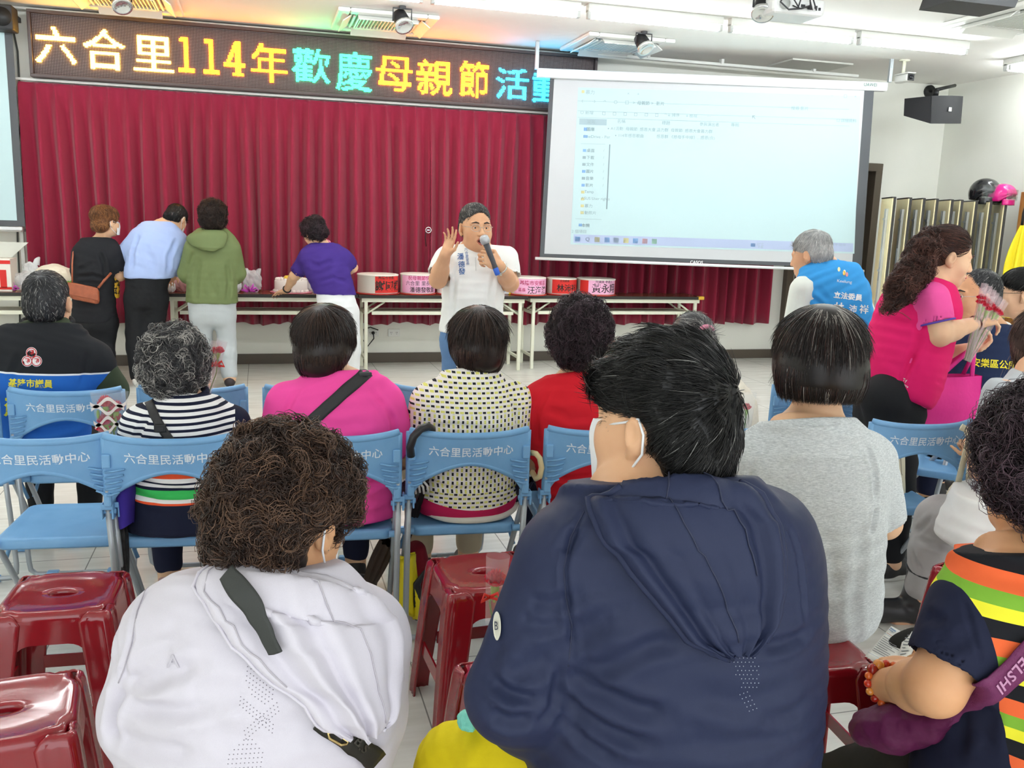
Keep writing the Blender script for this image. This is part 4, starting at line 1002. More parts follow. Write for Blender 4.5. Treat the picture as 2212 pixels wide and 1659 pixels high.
class Surf:
    """a meshed garment to project pixels or points on"""
    def __init__(s, V, Q): s.V = V; s.N = vnormals(V, Q); s.b = BVHTree.FromPolygons([Vector(v) for v in V.tolist()], Q.tolist())
    def px(s, x, y, lift=0.):
        v = CF+CR*(x-1106)/FPX-CU*(y-829.5)/FPX; r = s.b.ray_cast(Vector(C0), Vector(v).normalized())
        if r[0] is not None and r[1].dot(Vector(v)) > 0: return np.array(r[0])-np.array(r[1])*lift
        if r[0] is None:
            # nearest point to the ray
            best = None
            for t in np.linspace(.6, 10, 200):
                q = C0+nrm(v)*t; f = s.b.find_nearest(Vector(q))
                if best is None or f[3] < best[1]: best = (f, f[3])
            r = best[0]
        return np.array(r[0])+np.array(r[1])*lift
    def near(s, p, lift=0.):
        r = s.b.find_nearest(Vector([float(c) for c in p])); return np.array(r[0])+np.array(r[1])*lift
    def cast(s, o, d, lift=0.):
        r = s.b.ray_cast(Vector([float(c) for c in o]), Vector([float(c) for c in d]).normalized())
        return None if r[0] is None else np.array(r[0])+np.array(r[1])*lift
def surf_text(name, S, txt, size, corner_px, m, parent, bold=.02, width=None, rot=0., lift=.0015, vertical=False, spacing=1., subdiv=False):
    """lettering laid on a garment: centre given as a pixel, size in pixels, then projected on the cloth"""
    vs, fs = glyphs(txt if not vertical else '\n'.join(txt), 1., bold, spacing); vs = vs*size
    if width: vs[:, 0] *= width/max(1e-6, np.ptp(vs[:, 0]))
    c, s_ = math.cos(rot), math.sin(rot); b = MB()
    P = [S.px(corner_px[0]+p[0]*c+p[1]*s_, corner_px[1]+p[0]*s_-p[1]*c, lift) for p in vs]
    b.add(P, fs, True); return b.build(name, m, parent, world=True)
def band(S, pxs, wpx, lift=.003, thick=.002):
    """a strap lying on a surface along pixel points, width in pixels; returns MB"""
    b = MB(); P = []
    pts = []
    for i in range(len(pxs)-1):
        for k in range(6): t = k/6; pts.append((pxs[i][0]*(1-t)+pxs[i+1][0]*t, pxs[i][1]*(1-t)+pxs[i+1][1]*t))
    pts.append(pxs[-1]); n = len(pts); rows = []
    for i in range(n):
        a, c = pts[max(i-1, 0)], pts[min(i+1, n-1)]; dx, dy = c[0]-a[0], c[1]-a[1]; L = math.hypot(dx, dy)+1e-9; nx, ny = -dy/L, dx/L
        w = wpx if not isinstance(wpx, (list, tuple)) else wpx[0]+(wpx[1]-wpx[0])*i/(n-1)
        rows.append([S.px(pts[i][0]+nx*w*q, pts[i][1]+ny*w*q, lift) for q in (-.5, -.25, 0, .25, .5)])
    b.add([p for r in rows for p in r], [(i*5+k, i*5+k+1, (i+1)*5+k+1, (i+1)*5+k) for i in range(n-1) for k in range(4)], True)
    return b
# ------------------------------------------------------------------ hair
def hair_mat(name, dark, mid, light, grey=None, gfrac=0., rough=.38):
    def fn(t):
        a = t.n('ShaderNodeAttribute', attribute_name='hv'); st = [(0, dark), (.55, mid), (.95 if not grey else .9, light)]
        if grey: st = [(0, dark), (max(.05, .8*(1-gfrac)), mid), (max(.1, 1-gfrac), light), (min(.999, 1.02-gfrac), grey)]
        t.l(t.ramp(a.outputs['Fac'], st), t.b.inputs['Base Color'])
    return mat(name, mid, rough, spec=.45, fn=fn)
def strands(V, Q, H, n, L, w, style, seed, mask=None, segs=5, lift=.25, jitter=.35, crown=(0, -.06, .12), curl=.011, clump=0, avoid=(), zmin=-9):
    r = np.random.RandomState(seed)
    N = vnormals(V, Q); c = V[Q].mean(1); ar = np.linalg.norm(np.cross(V[Q[:, 2]]-V[Q[:, 0]], V[Q[:, 3]]-V[Q[:, 1]]), axis=1)
    loc = (c-H.p)@H.R/H.s
    wgt = ar.copy()
    if mask is not None: wgt = wgt*mask(loc)
    if style == 'fall': wgt = wgt*((N[Q].mean(1)@H.R[:, 2]) > -.12)
    f = r.choice(len(Q), n, p=wgt/wgt.sum()); u = r.rand(n, 1); v = r.rand(n, 1)
    P = (V[Q[f, 0]]*(1-u)+V[Q[f, 1]]*u)*(1-v)+(V[Q[f, 3]]*(1-u)+V[Q[f, 2]]*u)*v
    Nn = N[Q[f, 0]]; Nn = Nn/np.linalg.norm(Nn, axis=1)[:, None]
    up = H.R[:, 2]; cw = H.w(crown); hv = r.rand(n)
    if style == 'fall': D = -up+0*P
    elif style == 'crown': D = (P-cw)
    elif style == 'back': D = -H.R[:, 1]*.8-up*.7+0*P
    elif style == 'bun': D = (cw-P)
    else:
        D = r.normal(size=(n, 3))
    if style == 'fall': D = nrm0(P-cw)*.7+D
    if style in ('curl',) and clump:
        C = P[r.choice(n, clump)]; d2 = np.full(n, 9.); k = np.zeros(n, int)
        for j in range(clump):
            q = ((P-C[j])**2).sum(1); m = q < d2; d2[m] = q[m]; k[m] = j
        cd_ = r.normal(size=(clump, 3)); cp = r.uniform(0, 6.3, clump); D = cd_[k]+.35*r.normal(size=(n, 3)); ph = cp[k]+.5*r.normal(size=n)
        hv = np.clip(r.rand(clump)[k]*.6+.4*hv, 0, 1)
    else: ph = r.uniform(0, 6.3, n)
    D = D-Nn*(D*Nn).sum(1)[:, None]; D = nrm0(D)+jitter*r.normal(size=(n, 3)); D = D-Nn*(D*Nn).sum(1)[:, None]; D = nrm0(D)
    B = np.cross(Nn, D); Ln = L*(.6+.8*r.rand(n)); pts = []
    if style == 'fall' and zmin > -5: Ln = np.minimum(Ln, np.maximum(.006, (((P-H.p)@H.R/H.s)[:, 2]-zmin)*H.s*(.9+.12*r.rand(n)))); zmin = -9
    for j in range(segs+1):
        t = j/segs
        if style == 'curl':
            a = ph[:, None]*0+t*4.2; R_ = curl*(.7+.6*hv[:, None]); sgn = np.where(r.rand(1) > 2, 1, 1)
            q = P+D*(R_*np.sin(a))+B*(R_*(1-np.cos(a)))*np.sign(np.sin(ph))[:, None]+Nn*(.002+lift*R_*np.sin(a*.75))+D*(Ln*t*.25)[:, None]
        else:
            q = P+D*(Ln*t)[:, None]+Nn*((lift*Ln*(t-.9*t*t)))[:, None]-Nn*(.40*Ln*Ln*t*t/.1)[:, None]-Nn*.0015
        pts.append(q)
    pts = np.stack(pts, 1)
    lp = (pts-H.p)@H.R/H.s; ok = lp[:, :, 2].min(1) > zmin
    for c, q in avoid: ok &= ~(((((lp-V3(c))/V3(q))**2).sum(2) < 1).any(1))
    pts, Nn, hv = pts[ok], Nn[ok], hv[ok]; n = len(pts)
    rad = w*(1-np.linspace(0, 1, segs+1)**2*.85); T = np.diff(pts, axis=1); T = np.concatenate([T, T[:, -1:]], 1); T = T/np.maximum(np.linalg.norm(T, axis=2), 1e-9)[:, :, None]
    A = np.cross(T, Nn[:, None, :]); A = A/np.maximum(np.linalg.norm(A, axis=2), 1e-9)[:, :, None]; Cc = np.cross(A, T)
    ring = [pts+rad[None, :, None]*(math.cos(a)*A+math.sin(a)*Cc) for a in (0.5, 2.6, 4.7)]
    VV = np.stack(ring, 2).reshape(n*(segs+1)*3, 3)
    base = (np.arange(n)*(segs+1)*3)[:, None, None]; jj = (np.arange(segs)*3)[None, :, None]; kk = np.arange(3)[None, None, :]
    k2 = (kk+1) % 3; F = np.stack([base+jj+kk, base+jj+k2, base+jj+3+k2, base+jj+3+kk], -1).reshape(-1, 4)
    return VV, F, np.repeat(hv, (segs+1)*3)
def nrm0(a): return a/np.maximum(np.linalg.norm(a, axis=-1, keepdims=True), 1e-9)
def hair(parent, H, ells, m, n, L, w, style, seed, subs=(), h=.006, mask=None, bump=.0, capv=.3, extra=None, name='hair', **kw):
    S = Sdf()
    for c, r in ells: S.ell(H.w(c), V3(r)*H.s, H.R, .025)
    for c, r in subs: S.ell(H.w(c), V3(r)*H.s, H.R, .012, 's')
    if extra: extra(S)
    V, Q = S.mesh(h)
    if bump: V = V+vnormals(V, Q)*(bump*sines(V.astype(float), seed, 95))[:, None]
    V2, F2, hv = strands(V, Q, H, n, L, w, style, seed, mask, avoid=[(c, V3(q)*.97) for c, q in subs], **kw)
    av = np.clip(capv+.25*sines(V.astype(float), seed+1, 60), 0, .6)
    allv = np.concatenate([V, V2]); allf = np.concatenate([Q, F2+len(V)]); o = np.zeros(3); p = parent
    while p is not None: o += np.array(p.location); p = p.parent
    me = npmesh(name, allv-o, allf); at = me.attributes.new('hv', 'FLOAT', 'POINT')
    vals = np.concatenate([av, hv]).astype(np.float32)
    if len(me.vertices) == len(vals): at.data.foreach_set('value', vals)
    return link(name, me, m, parent)
def put(name, V, Q, m, parent):
    o = np.zeros(3); p = parent
    while p is not None: o += np.array(p.location); p = p.parent
    return link(name, npmesh(name, V-o, Q), m, parent)
# ------------------------------------------------------------------ cloth materials
def cloth(name, col, rough=.85, fold=.35, fscale=7, weave=700, sheen=0., var=.06, stretch=(1, 1, 1), pat=None):
    def fn(t):
        n1 = t.noise(t.obj(stretch), fscale, 3, .45); n2 = t.noise(t.obj(), weave, 2)
        c = lin(col); a = tuple(x*(1-var) for x in c[:3])+(1,); d = tuple(min(1, x*(1+var)) for x in c[:3])+(1,)
        if pat: t.l(pat(t), t.b.inputs['Base Color'])
        else: t.l(t.mix(n2, a, d), t.b.inputs['Base Color'])
        bp = t.n('ShaderNodeBump'); bp.inputs['Strength'].default_value = .25; bp.inputs['Distance'].default_value = .0006; t.l(n2, bp.inputs['Height'])
        b2 = t.n('ShaderNodeBump'); b2.inputs['Strength'].default_value = fold; b2.inputs['Distance'].default_value = .02; t.l(n1, b2.inputs['Height']); t.l(bp.outputs[0], b2.inputs['Normal']); t.l(b2.outputs[0], t.b.inputs['Normal'])
    return mat(name, col, rough, spec=.25, sheen=sheen, fn=fn)
def skin_mat(name, col):
    def fn(t):
        n = t.noise(t.obj(), 9, 4); c = lin(col)
        t.l(t.mix(t.ramp(n, [(.35, '#000000'), (.7, '#ffffff')]), tuple(x*f for x, f in zip(c[:3], (.93, .86, .84)))+(1,), tuple(min(1, x*1.05) for x in c[:3])+(1,)), t.b.inputs['Base Color'])
        t.b.inputs['Subsurface Weight'].default_value = .12; t.b.inputs['Subsurface Radius'].default_value = (.012, .005, .003)
        t.bump(t.noise(t.obj(), 260, 2), .12, .001)
    return mat(name, col, .5, spec=.4, fn=fn)
# ------------------------------------------------------------------ the figure builder
class Fig:
    def __init__(f, label, base, skin='#d9ab84', h=.0065):
        f.t = thing('person', label, 'person', (base[0], base[1], 0)); f.h = h; f.skin = skin_mat('skin_'+skin.strip('#'), skin); f.arms = {}; f.legs = {}; f.hands = {}; f.H = None; f.headopt = {}; f.secs = None; f.side = V3((1, 0, 0)); f.pw = 2.; f.seatz = None
        f.ar = (.050, .043, .036, .027); f.lr = (.085, .060, .042); f.neck = None; f.neckr = .052
    def prof(f, y0, rows):
        """rows: (py, pxL, pxR, half depth, dy)"""
        out = []
        for r in rows:
            py, l, q, b = r[:4]; dy = r[4] if len(r) > 4 else 0
            A, B = W(l, py, y=y0+dy), W(q, py, y=y0+dy); out.append(((A+B)/2, np.linalg.norm(B-A)/2, b))
        f.secs = out; return f
    def torso_sdf(f, S, o=0., secs=None): S.loft(secs or f.secs, f.side, o, pw=f.pw)
    def arm_sdf(f, S, k, o=0., t1=2., flat=False):
        """t1: 0..1 along the upper arm, 1..2 along the forearm"""
        sh, el, wr = [V3(q) for q in f.arms[k]]; r0, r1, r2, r3 = f.ar; m = (sh+el)/2
        if t1 <= 1: re = r1+o+(r0-r1)*(1-t1)*.5; S.cap(sh, sh+(el-sh)*t1, r0+o, re, .04, flat=flat); return sh+(el-sh)*t1, nrm(el-sh), re
        S.cap(sh, el, r0+o, r1*.98+o, .04); S.cap(el, el+(wr-el)*.35, r1*.95+o, r2*1.08+o, .02)
        t = t1-1; e = el+(wr-el)*t; S.cap(el+(wr-el)*.3, e, r2*1.08+o, (r2+(r3-r2)*t)+o, .02, flat=flat); return e, nrm(wr-el), (r2+(r3-r2)*t)+o
    def leg_sdf(f, S, k, o=0., t1=2.):
        hp, kn, an = [V3(q) for q in f.legs[k][:3]]; r0, r1, r2 = f.lr
        if t1 <= 1: S.cap(hp, hp+(kn-hp)*t1, r0+o, r0+(r1-r0)*t1+o, .04); return
        S.cap(hp, kn, r0+o, r1+o, .04); e = kn+(an-kn)*(t1-1); S.cap(kn, kn+(an-kn)*.35*(1 if t1 > 1.36 else 0), r1*.96+o, r1*.98+o, .02); S.cap(kn+(an-kn)*.3*(1 if t1 > 1.36 else 0), e, r1*.97+o, r2+o+(r1-r2)*(2-t1)*.6, .02)
    def body(f):
        S = Sdf(); f.torso_sdf(S, -.014, [(c, a*(.82 if i < 2 else .95 if i == 2 else 1), b*(.82 if i < 2 else 1)) for i, (c, a, b) in enumerate(f.secs)])
        if f.seatz: S.cut((0, 0, f.seatz+.012), (0, 0, -1))
        if f.neck is not None: S.cap(f.neck, f.H.w((0, -.018, -.05)), f.neckr*1.08, f.neckr, .03)
        for k in f.arms: f.arm_sdf(S, k, 0.)
        for k in f.legs:
            f.leg_sdf(S, k, 0.); a = V3(f.legs[k][2]); t = V3(f.legs[k][3]) if len(f.legs[k]) > 3 else None
            if t is not None: S.cap(a-(0, 0, .03), t, .035, .028, .03)
        head_sdf(S, f.H, **f.headopt)
        for k, q in f.hands.items(): hand_sdf(S, f.arms[k][2], **q)
        V, Q = S.mesh(f.h); f.bodymesh = put('body', V, Q, f.skin, f.t); return f
    def garment(f, name, m, o=0.004, sleeve=None, torso=True, legs=None, cuts=(), h=.007, folds=(), amp=.004, fscale=16, seed=1, extra=None, secs=None, cuff=True, parent=None, smooth=2, legk=None, pre=None):
        S = Sdf()
        if torso: f.torso_sdf(S, o, secs)
        if pre: pre(S)
        if f.seatz and (torso or pre): S.cut((0, 0, f.seatz+(.008 if torso else .003)), (0, 0, -1))
        ends = []
        if sleeve is not None:
            for k in f.arms:
                sl = sleeve[k] if isinstance(sleeve, dict) else sleeve
                if sl is None: continue
                ends.append(f.arm_sdf(S, k, o+(.006 if sl > 1 else .012), sl, sl > .3)+(sl, k))
        if legs is not None:
            for k in f.legs: f.leg_sdf(S, k, o+.006, legs)
        if extra: extra(S)
        for p, n in cuts: S.cut(p, n)
        if cuff:
            for (e, d, re, sl, k) in ends: S.cap(V3(e)-d*.012, V3(e)+d*.02, re-.007, None, .0, 's')
        V, Q = S.mesh(h, smooth); V = V.astype(np.float64)
        if amp: N = vnormals(V, Q); V = V+N*(amp*sines(V, seed, fscale))[:, None]
        ob = [None]
        s0 = Surf(V, Q) if callable(folds) else None
        fl = folds(s0) if callable(folds) else folds
        if fl: V = wrinkle(V, Q, fl)
        o_ = put(name, V, Q, m, parent or f.t); o_s = Surf(V, Q); return o_, o_s
def shoe(parent, an, toe, m, sole=None, name='shoe'):
    a, t = V3(an), V3(toe); d = nrm((t-a)*[1, 1, 0]); S = Sdf(); z = .045
    S.cap((a[0]-d[0]*.03, a[1]-d[1]*.03, z), (a[0]+d[0]*.06, a[1]+d[1]*.06, z), .042, .043, .02); S.cap((a[0]+d[0]*.06, a[1]+d[1]*.06, z-.005), (a[0]+d[0]*.16, a[1]+d[1]*.16, z-.01), .043, .036, .02)
    S.cap((a[0], a[1], z), (a[0]-d[0]*.01, a[1]-d[1]*.01, .09), .04, .042, .02); S.cut((0, 0, .012), (0, 0, -1)); V, Q = S.mesh(.008); o = put(name, V, Q, m, parent)
    b = MB(); q = []
    for k in range(16):
        an_ = 2*math.pi*k/16; c, s = math.cos(an_), math.sin(an_); u = .055+.118*c; v = .043*s*(1+.1*c); q.append((a[0]+d[0]*u-d[1]*v, a[1]+d[1]*u+d[0]*v))
    b.prism(q, .022, lambda x, y, z: (x, y, z+.002)); b.build('sole', sole or mat('white_sole', '#e4e4e0', .6), o, world=True); return o
def mask(parent, H, m, s=1., loops=True):
    b = MB(); n = 13
    def P(u, v):
        a = (u-.5)*2.5; x = .071*math.sin(a); y = .028+.086*math.cos(a)*(1-.16*abs(v-.45)); z = -.012-.095*v+.02*abs(u-.5)*(1-v)*2-.012*abs(u-.5)*0
        y += .014*math.exp(-((u-.5)/.16)**2)*math.exp(-((v-.2)/.3)**2)
        return H.w((x, y, z))
    b.grid(P, 21, n); o = b.build('face_mask', m, parent, world=True); o.modifiers.new('th', 'SOLIDIFY').thickness = .0025
    for q in (-1, 1):
        u = 0 if q < 0 else 1; b = MB()
        b.tube([P(u, .08), H.w((q*.079, .012, .012)), H.w((q*.084, -.012, .022)), H.w((q*.088, -.024, .0)), H.w((q*.085, -.022, -.03)), H.w((q*.078, .0, -.06)), P(u, .95)], .002*H.s, 6); b.build('ear_loop', m, parent, world=True)
    return o
def glasses(parent, H, m, lens=None, half=False):
    b = MB()
    for s in (-1, 1):
        b.tube([H.w((s*.032+.023*math.cos(a), .104-.012*abs(math.cos(a)*s+1)*0-.02*max(0, (s*math.cos(a)))*.6, .002+.017*math.sin(a))) for a in [k*math.pi/10 for k in range(20)]], .0012*H.s, 5, closed=True)
        b.tube([H.w((s*.055, .092, .006)), H.w((s*.076, .06, .008)), H.w((s*.082, -.005, .012)), H.w((s*.083, -.02, -.002))], .0013*H.s, 5)
    b.tube([H.w((-.010, .104, .004)), H.w((0, .108, .007)), H.w((.010, .104, .004))], .0012*H.s, 5)
    return b.build('glasses', m, parent, world=True)
M_mask = mat('mask_white', '#eef1f4', .8)
M_silver = mat('silver_wire', '#c9c6be', .25, metal=.9)
# ================================================================== people on the chairs
SKIN = '#e6bd98'
HM_dark = hair_mat('hair_dark_brown', '#17100e', '#2a1e1a', '#4a352c')
HM_black = hair_mat('hair_black', '#0c0c0d', '#161616', '#2e2d2c', '#8f8f8c', .02)
HM_grey = hair_mat('hair_grey_mixed', '#26262a', '#4c4c4e', '#8f8d8a', '#c9c6c0', .22)
HM_salt = hair_mat('hair_short_salt', '#1d1e22', '#35363a', '#6a6a6c', '#b5b3ae', .08)
HM_plum = hair_mat('hair_plum_black', '#140f12', '#2a1e24', '#54404a')
HM_brown = hair_mat('hair_curly_brown', '#1c1310', '#382821', '#6d5240')
HM_bob = hair_mat('hair_bob', '#120e0d', '#241a18', '#4a2e28', '#b9b4ae', .03)
HM_red = hair_mat('hair_copper', '#4a2d1b', '#7a4d2e', '#a97447')
HM_white = hair_mat('hair_white', '#8e9092', '#bfc1c0', '#e2e2df')
def zat(px, py, y): return float(W(px, py, y=y)[2])
def sitter(label, y0, rows, headpx, yaw, s, skin=SKIN, arms=None, pitch=.0, roll=0., hy=.03, ho=None, neck=None, legx=.1, h=.0065, hands=True, lap=.28, ar=None, lr=None, seatz=.44):
    f = Fig(label, (W(headpx[0], headpx[1], y=y0)[0], y0), skin, h); f.prof(y0, rows)
    lastw = f.secs[-1][1]; keep = [q for q in f.secs if q[0][2] > seatz+.07]; c = f.secs[-1][0]; f.secs = keep
    f.secs.append((V3((c[0], y0+.05, seatz+.012)), lastw*1.0, keep[-1][2])); f.seatz = seatz; f.side = V3((1, 0, 0))
    f.H = Head(W(headpx[0], headpx[1], y=y0+hy), yaw, pitch, roll, s); f.headopt = ho or {}
    f.neck = f.secs[0][0]+V3((0, .0, -.02)) if neck is None else V3(neck); f.neckr = .056*s
    if ar: f.ar = ar
    if lr: f.lr = lr
    bx = c[0]
    for i, k in enumerate(('L', 'R')):
        q = -1 if i == 0 else 1
        f.legs[k] = [(bx+q*.095, y0+.08, seatz+.085), (bx+q*(legx+.01), y0+.47, seatz+.065), (bx+q*legx, y0+.44, .09), (bx+q*(legx+.01), y0+.60, .035)]
        if arms and arms.get(k):
            a = arms[k]; sh = W(a[0][0], a[0][1], y=y0+.01); el = W(a[1][0], a[1][1], y=y0+(a[1][2] if len(a[1]) > 2 else .05))
            wr = V3(a[2]) if len(a) > 2 else V3((bx+q*.10, y0+lap+.02, .63)); f.arms[k] = (sh, el, wr)
            if hands: f.hands[k] = dict(d=(-q*.45, .9, -.15), pn=(0, -.1, -1), side=q*1, curl=(.3, .3, .35, .4), s=.92)
    return f
def seat_finish(f, top, pants, shoe_m, sock=None, ankle=1.85, **kw):
    f.body()
    S = lambda: None
    f.garment('trousers', pants, .004, torso=False, legs=ankle, pre=lambda S: S.loft([(f.secs[-1][0], f.secs[-1][1]*1.0, f.secs[-1][2]), (f.secs[-1][0]+V3((0, .0, .05)), f.secs[-1][1]*.97, f.secs[-1][2]*.97)], f.side, .006), amp=.004, seed=7)
    for k in f.legs: shoe(f.t, f.legs[k][2], f.legs[k][3], shoe_m)
SHOE_D = mat('shoe_dark', '#2b2a2c', .6); SHOE_W = mat('shoe_white', '#dcdbd6', .6)
P_navy = cloth('trouser_navy', '#20243a'); P_black = cloth('trouser_black', '#1c1d20'); P_khaki = cloth('trouser_khaki', '#c8b99c'); P_grey = cloth('trouser_grey', '#9a9a9c')
# ------------------------------------------------ woman in magenta
PB = 3.06
f = sitter('person in a magenta t-shirt with a black bag strap across the back', PB, [(803, 668, 742, .055, .03), (817, 640, 778, .075, .02), (846, 604, 832, .105, .0), (900, 596, 848, .128, .0), (960, 598, 852, .138, .0), (1030, 592, 858, .142, .01), (1092, 588, 864, .150, .03), (1140, 600, 856, .13, .06)], (702, 742), -.42, .97,
           arms={'L': ((622, 872), (592, 985)), 'R': ((830, 872), (862, 985))}, ar=(.058, .05, .036, .027))
C_mag = cloth('magenta_jersey', '#f852a8', fold=.3)
seat_finish(f, None, P_navy, SHOE_D)
o, s = f.garment('t_shirt', C_mag, .004, sleeve=.86, cuts=[(W(700, 803, y=PB)+V3((0, 0, .0)), (0, .25, 1))], seed=3, folds=lambda s: [([s.px(*q) for q in P], w, d) for P, w, d in (
    ([(640, 850), (612, 905), (606, 960)], .012, .006), ([(800, 845), (848, 905), (852, 950)], .012, .007), ([(830, 950), (780, 965), (700, 962)], .014, .005), ([(850, 1020), (800, 1050), (720, 1055)], .016, .006), ([(640, 900), (720, 925), (800, 915)], .02, .003), ([(858, 1075), (790, 1085)], .014, .004))])
b = band(s, [(795, 803), (740, 850), (690, 895), (640, 940), (600, 985)], 27, .004); o = b.build('bag_strap', mat('strap_black', '#2c2c2e', .6, bump=.2, bscale=400), f.t, world=True); o.modifiers.new('th', 'SOLIDIFY').thickness = .003
p = s.px(786, 810, .008); b = MB(); b.box(p, (.045, .01, .014), bev=.004); b.build('strap_buckle', M_dgrey, f.t, world=True)
H = f.H
hair(f.t, H, [((0, -.012, .045), (.097, .112, .098)), ((0, -.05, -.02), (.092, .080, .075)), ((0, -.075, -.07), (.066, .045, .045)), ((-.07, .005, .0), (.035, .07, .075)), ((.07, -.005, .01), (.033, .065, .07))], HM_dark, 12000, .075, .0013, 'fall', 11, subs=[((0, .11, -.03), (.085, .075, .10))], capv=.2, jitter=.14, lift=.08, crown=(0, -.05, .14), zmin=-.115)
mask(f.t, H, M_mask)
# ------------------------------------------------ woman in the dotted blouse
def dots(t):
    o = t.obj(); sx = t.n('ShaderNodeSeparateXYZ'); t.l(o, sx.inputs[0]); x, z = sx.outputs[0], sx.outputs[2]
    def lay(a, b, pa, pb):
        u = t.math('DIVIDE', t.math('ADD', a, 10), pa); fu = t.math('FRACT', u); v = t.math('ADD', t.math('DIVIDE', t.math('ADD', b, 10), pb), t.math('MULTIPLY', t.math('FLOOR', u), .5)); fv = t.math('FRACT', v)
        inu = t.math('LESS_THAN', fu, .46); bk = t.math('MULTIPLY', inu, t.math('LESS_THAN', fv, .36)); ye = t.math('MULTIPLY', inu, t.math('MULTIPLY', t.math('GREATER_THAN', fv, .48), t.math('LESS_THAN', fv, .90)))
        return bk, ye
    b1, y1 = lay(x, z, .0152, .031); b2, y2 = lay(z, x, .0162, .031)
    zy = zat(1020, 893, 2.96); up = t.math('MAXIMUM', t.math('GREATER_THAN', z, zy), t.math('LESS_THAN', z, zat(1010, 1062, 2.96)))
    fb = t.math('ADD', t.math('MULTIPLY', up, b2), t.math('MULTIPLY', t.math('SUBTRACT', 1, up), b1)); fy = t.math('ADD', t.math('MULTIPLY', up, y2), t.math('MULTIPLY', t.math('SUBTRACT', 1, up), y1))
    hem = t.math('LESS_THAN', t.math('SUBTRACT', z, t.math('MULTIPLY', t.math('MULTIPLY', x, x), .9)), .488)
    return t.mix(hem, t.mix(fb, t.mix(fy, '#f3efe9', '#e3e07a'), '#26262c'), '#c22458')
C_dot = cloth('dotted_blouse', '#f3efe9', fold=.3, pat=dots)
f = sitter('person in a white blouse dotted with black and yellow dashes', PB, [(803, 992, 1066, .055, .03), (818, 972, 1086, .07, .02), (842, 938, 1106, .10, .0), (885, 918, 1122, .12, .0), (945, 916, 1118, .125, .0), (1005, 910, 1106, .13, .01), (1060, 898, 1112, .145, .03), (1100, 896, 1112, .15, .05), (1128, 912, 1096, .14, .07)], (1030, 740), .16, .93,
           arms={'L': ((930, 868), (908, 985)), 'R': ((1110, 868), (1122, 985))}, ar=(.056, .05, .036, .027))
seat_finish(f, None, P_khaki, SHOE_D)
o, s = f.garment('blouse', C_dot, .005, sleeve=.95, cuts=[(W(1030, 797, y=PB), (0, .3, 1))], seed=5, amp=.003, folds=lambda s: [([s.px(*q) for q in P], w, d) for P, w, d in (
    ([(950, 845), (925, 900), (922, 950)], .012, .006), ([(1098, 845), (1118, 900), (1112, 950)], .012, .007), ([(935, 920), (985, 918), (1050, 926)], .01, .004), ([(925, 1042), (985, 1058), (1060, 1050)], .012, .007), ([(1105, 1020), (1060, 1035)], .012, .005), ([(920, 1030), (960, 1050)], .01, .006))])
S = Sdf(); n0 = f.secs[0][0]
for k in range(24):
    a = 2*math.pi*k/24
    if math.sin(a) > .8: continue
    a2 = 2*math.pi*(k+1)/24; P1 = [n0+V3((.064*math.cos(q), .058*math.sin(q)+.0, -.002+.012*math.sin(q))) for q in (a, a2)]
    S.cap(P1[0]+V3((0, 0, .014)), P1[1]+V3((0, 0, .014)), .009, .009, .006); S.cap(P1[0]-V3((0, 0, .008)), P1[1]-V3((0, 0, .008)), .011, .011, .006)
V, Q = S.mesh(.005, 2); put('collar', V, Q, C_dot, f.t)
c_, a_, b_ = f.secs[-1]
for nm, z0, z1, g, m in (('undershirt_hem', .004, .020, .028, mat('cream_hem', '#d9d6cc', .8)),):
    b = MB(); b.lathe([(.96, z0-.004), (1., z0), (1.005, (z0+z1)/2), (.985, z1), (.93, z1+.004)], n=48)
    b.v = [(c_[0]+x*(a_+g), c_[1]+y*(b_+g), f.seatz+z+.02*max(0, x*x-.3)) for x, y, z in b.v]; b.build(nm, m, f.t, world=True)
hair(f.t, f.H, [((0, -.012, .047), (.096, .112, .098)), ((0, -.05, -.015), (.096, .080, .075)), ((0, -.075, -.065), (.066, .045, .042)), ((-.07, .0, .0), (.035, .07, .075)), ((.07, .0, .0), (.036, .07, .075))], HM_dark, 12000, .085, .0013, 'fall', 12, subs=[((0, .11, -.03), (.085, .075, .10))], capv=.2, jitter=.10, lift=.07, crown=(-.01, -.04, .145), zmin=-.115)
# ------------------------------------------------ woman in red
C_red = cloth('red_jersey', '#d8202f', fold=.3)
f = sitter('person in a plain red t-shirt with plum tinted curly hair', PB, [(800, 1216, 1290, .055, .03), (814, 1190, 1318, .07, .02), (842, 1158, 1352, .105, .0), (900, 1148, 1370, .125, .0), (960, 1152, 1372, .132, .0), (1030, 1164, 1370, .14, .01), (1085, 1166, 1374, .15, .04), (1115, 1180, 1362, .14, .06)], (1252, 728), -.4, .95,
           arms={'L': ((1166, 868), (1146, 985)), 'R': ((1345, 868), (1372, 985))}, ar=(.056, .05, .036, .027))
seat_finish(f, None, P_navy, SHOE_D)
o, s = f.garment('t_shirt', C_red, .004, sleeve=.9, cuts=[(W(1250, 806, y=PB), (0, .3, 1))], seed=8, folds=lambda s: [([s.px(*q) for q in P], w, d) for P, w, d in (
    ([(1185, 840), (1158, 900), (1160, 950)], .012, .006), ([(1170, 1010), (1220, 1035), (1280, 1030)], .014, .006), ([(1175, 1070), (1230, 1085)], .014, .005), ([(1180, 880), (1230, 905), (1280, 900)], .018, .003))])
hair(f.t, f.H, [((0, -.012, .05), (.105, .12, .105)), ((0, -.055, -.01), (.100, .082, .08)), ((0, -.078, -.06), (.072, .045, .048)), ((-.07, .0, .01), (.045, .07, .075)), ((.07, .0, .02), (.045, .07, .07))], HM_plum, 6500, .03, .0011, 'curl', 13, subs=[((0, .118, -.03), (.085, .075, .10))], capv=.15, bump=.006, curl=.014, clump=420, lift=.5)
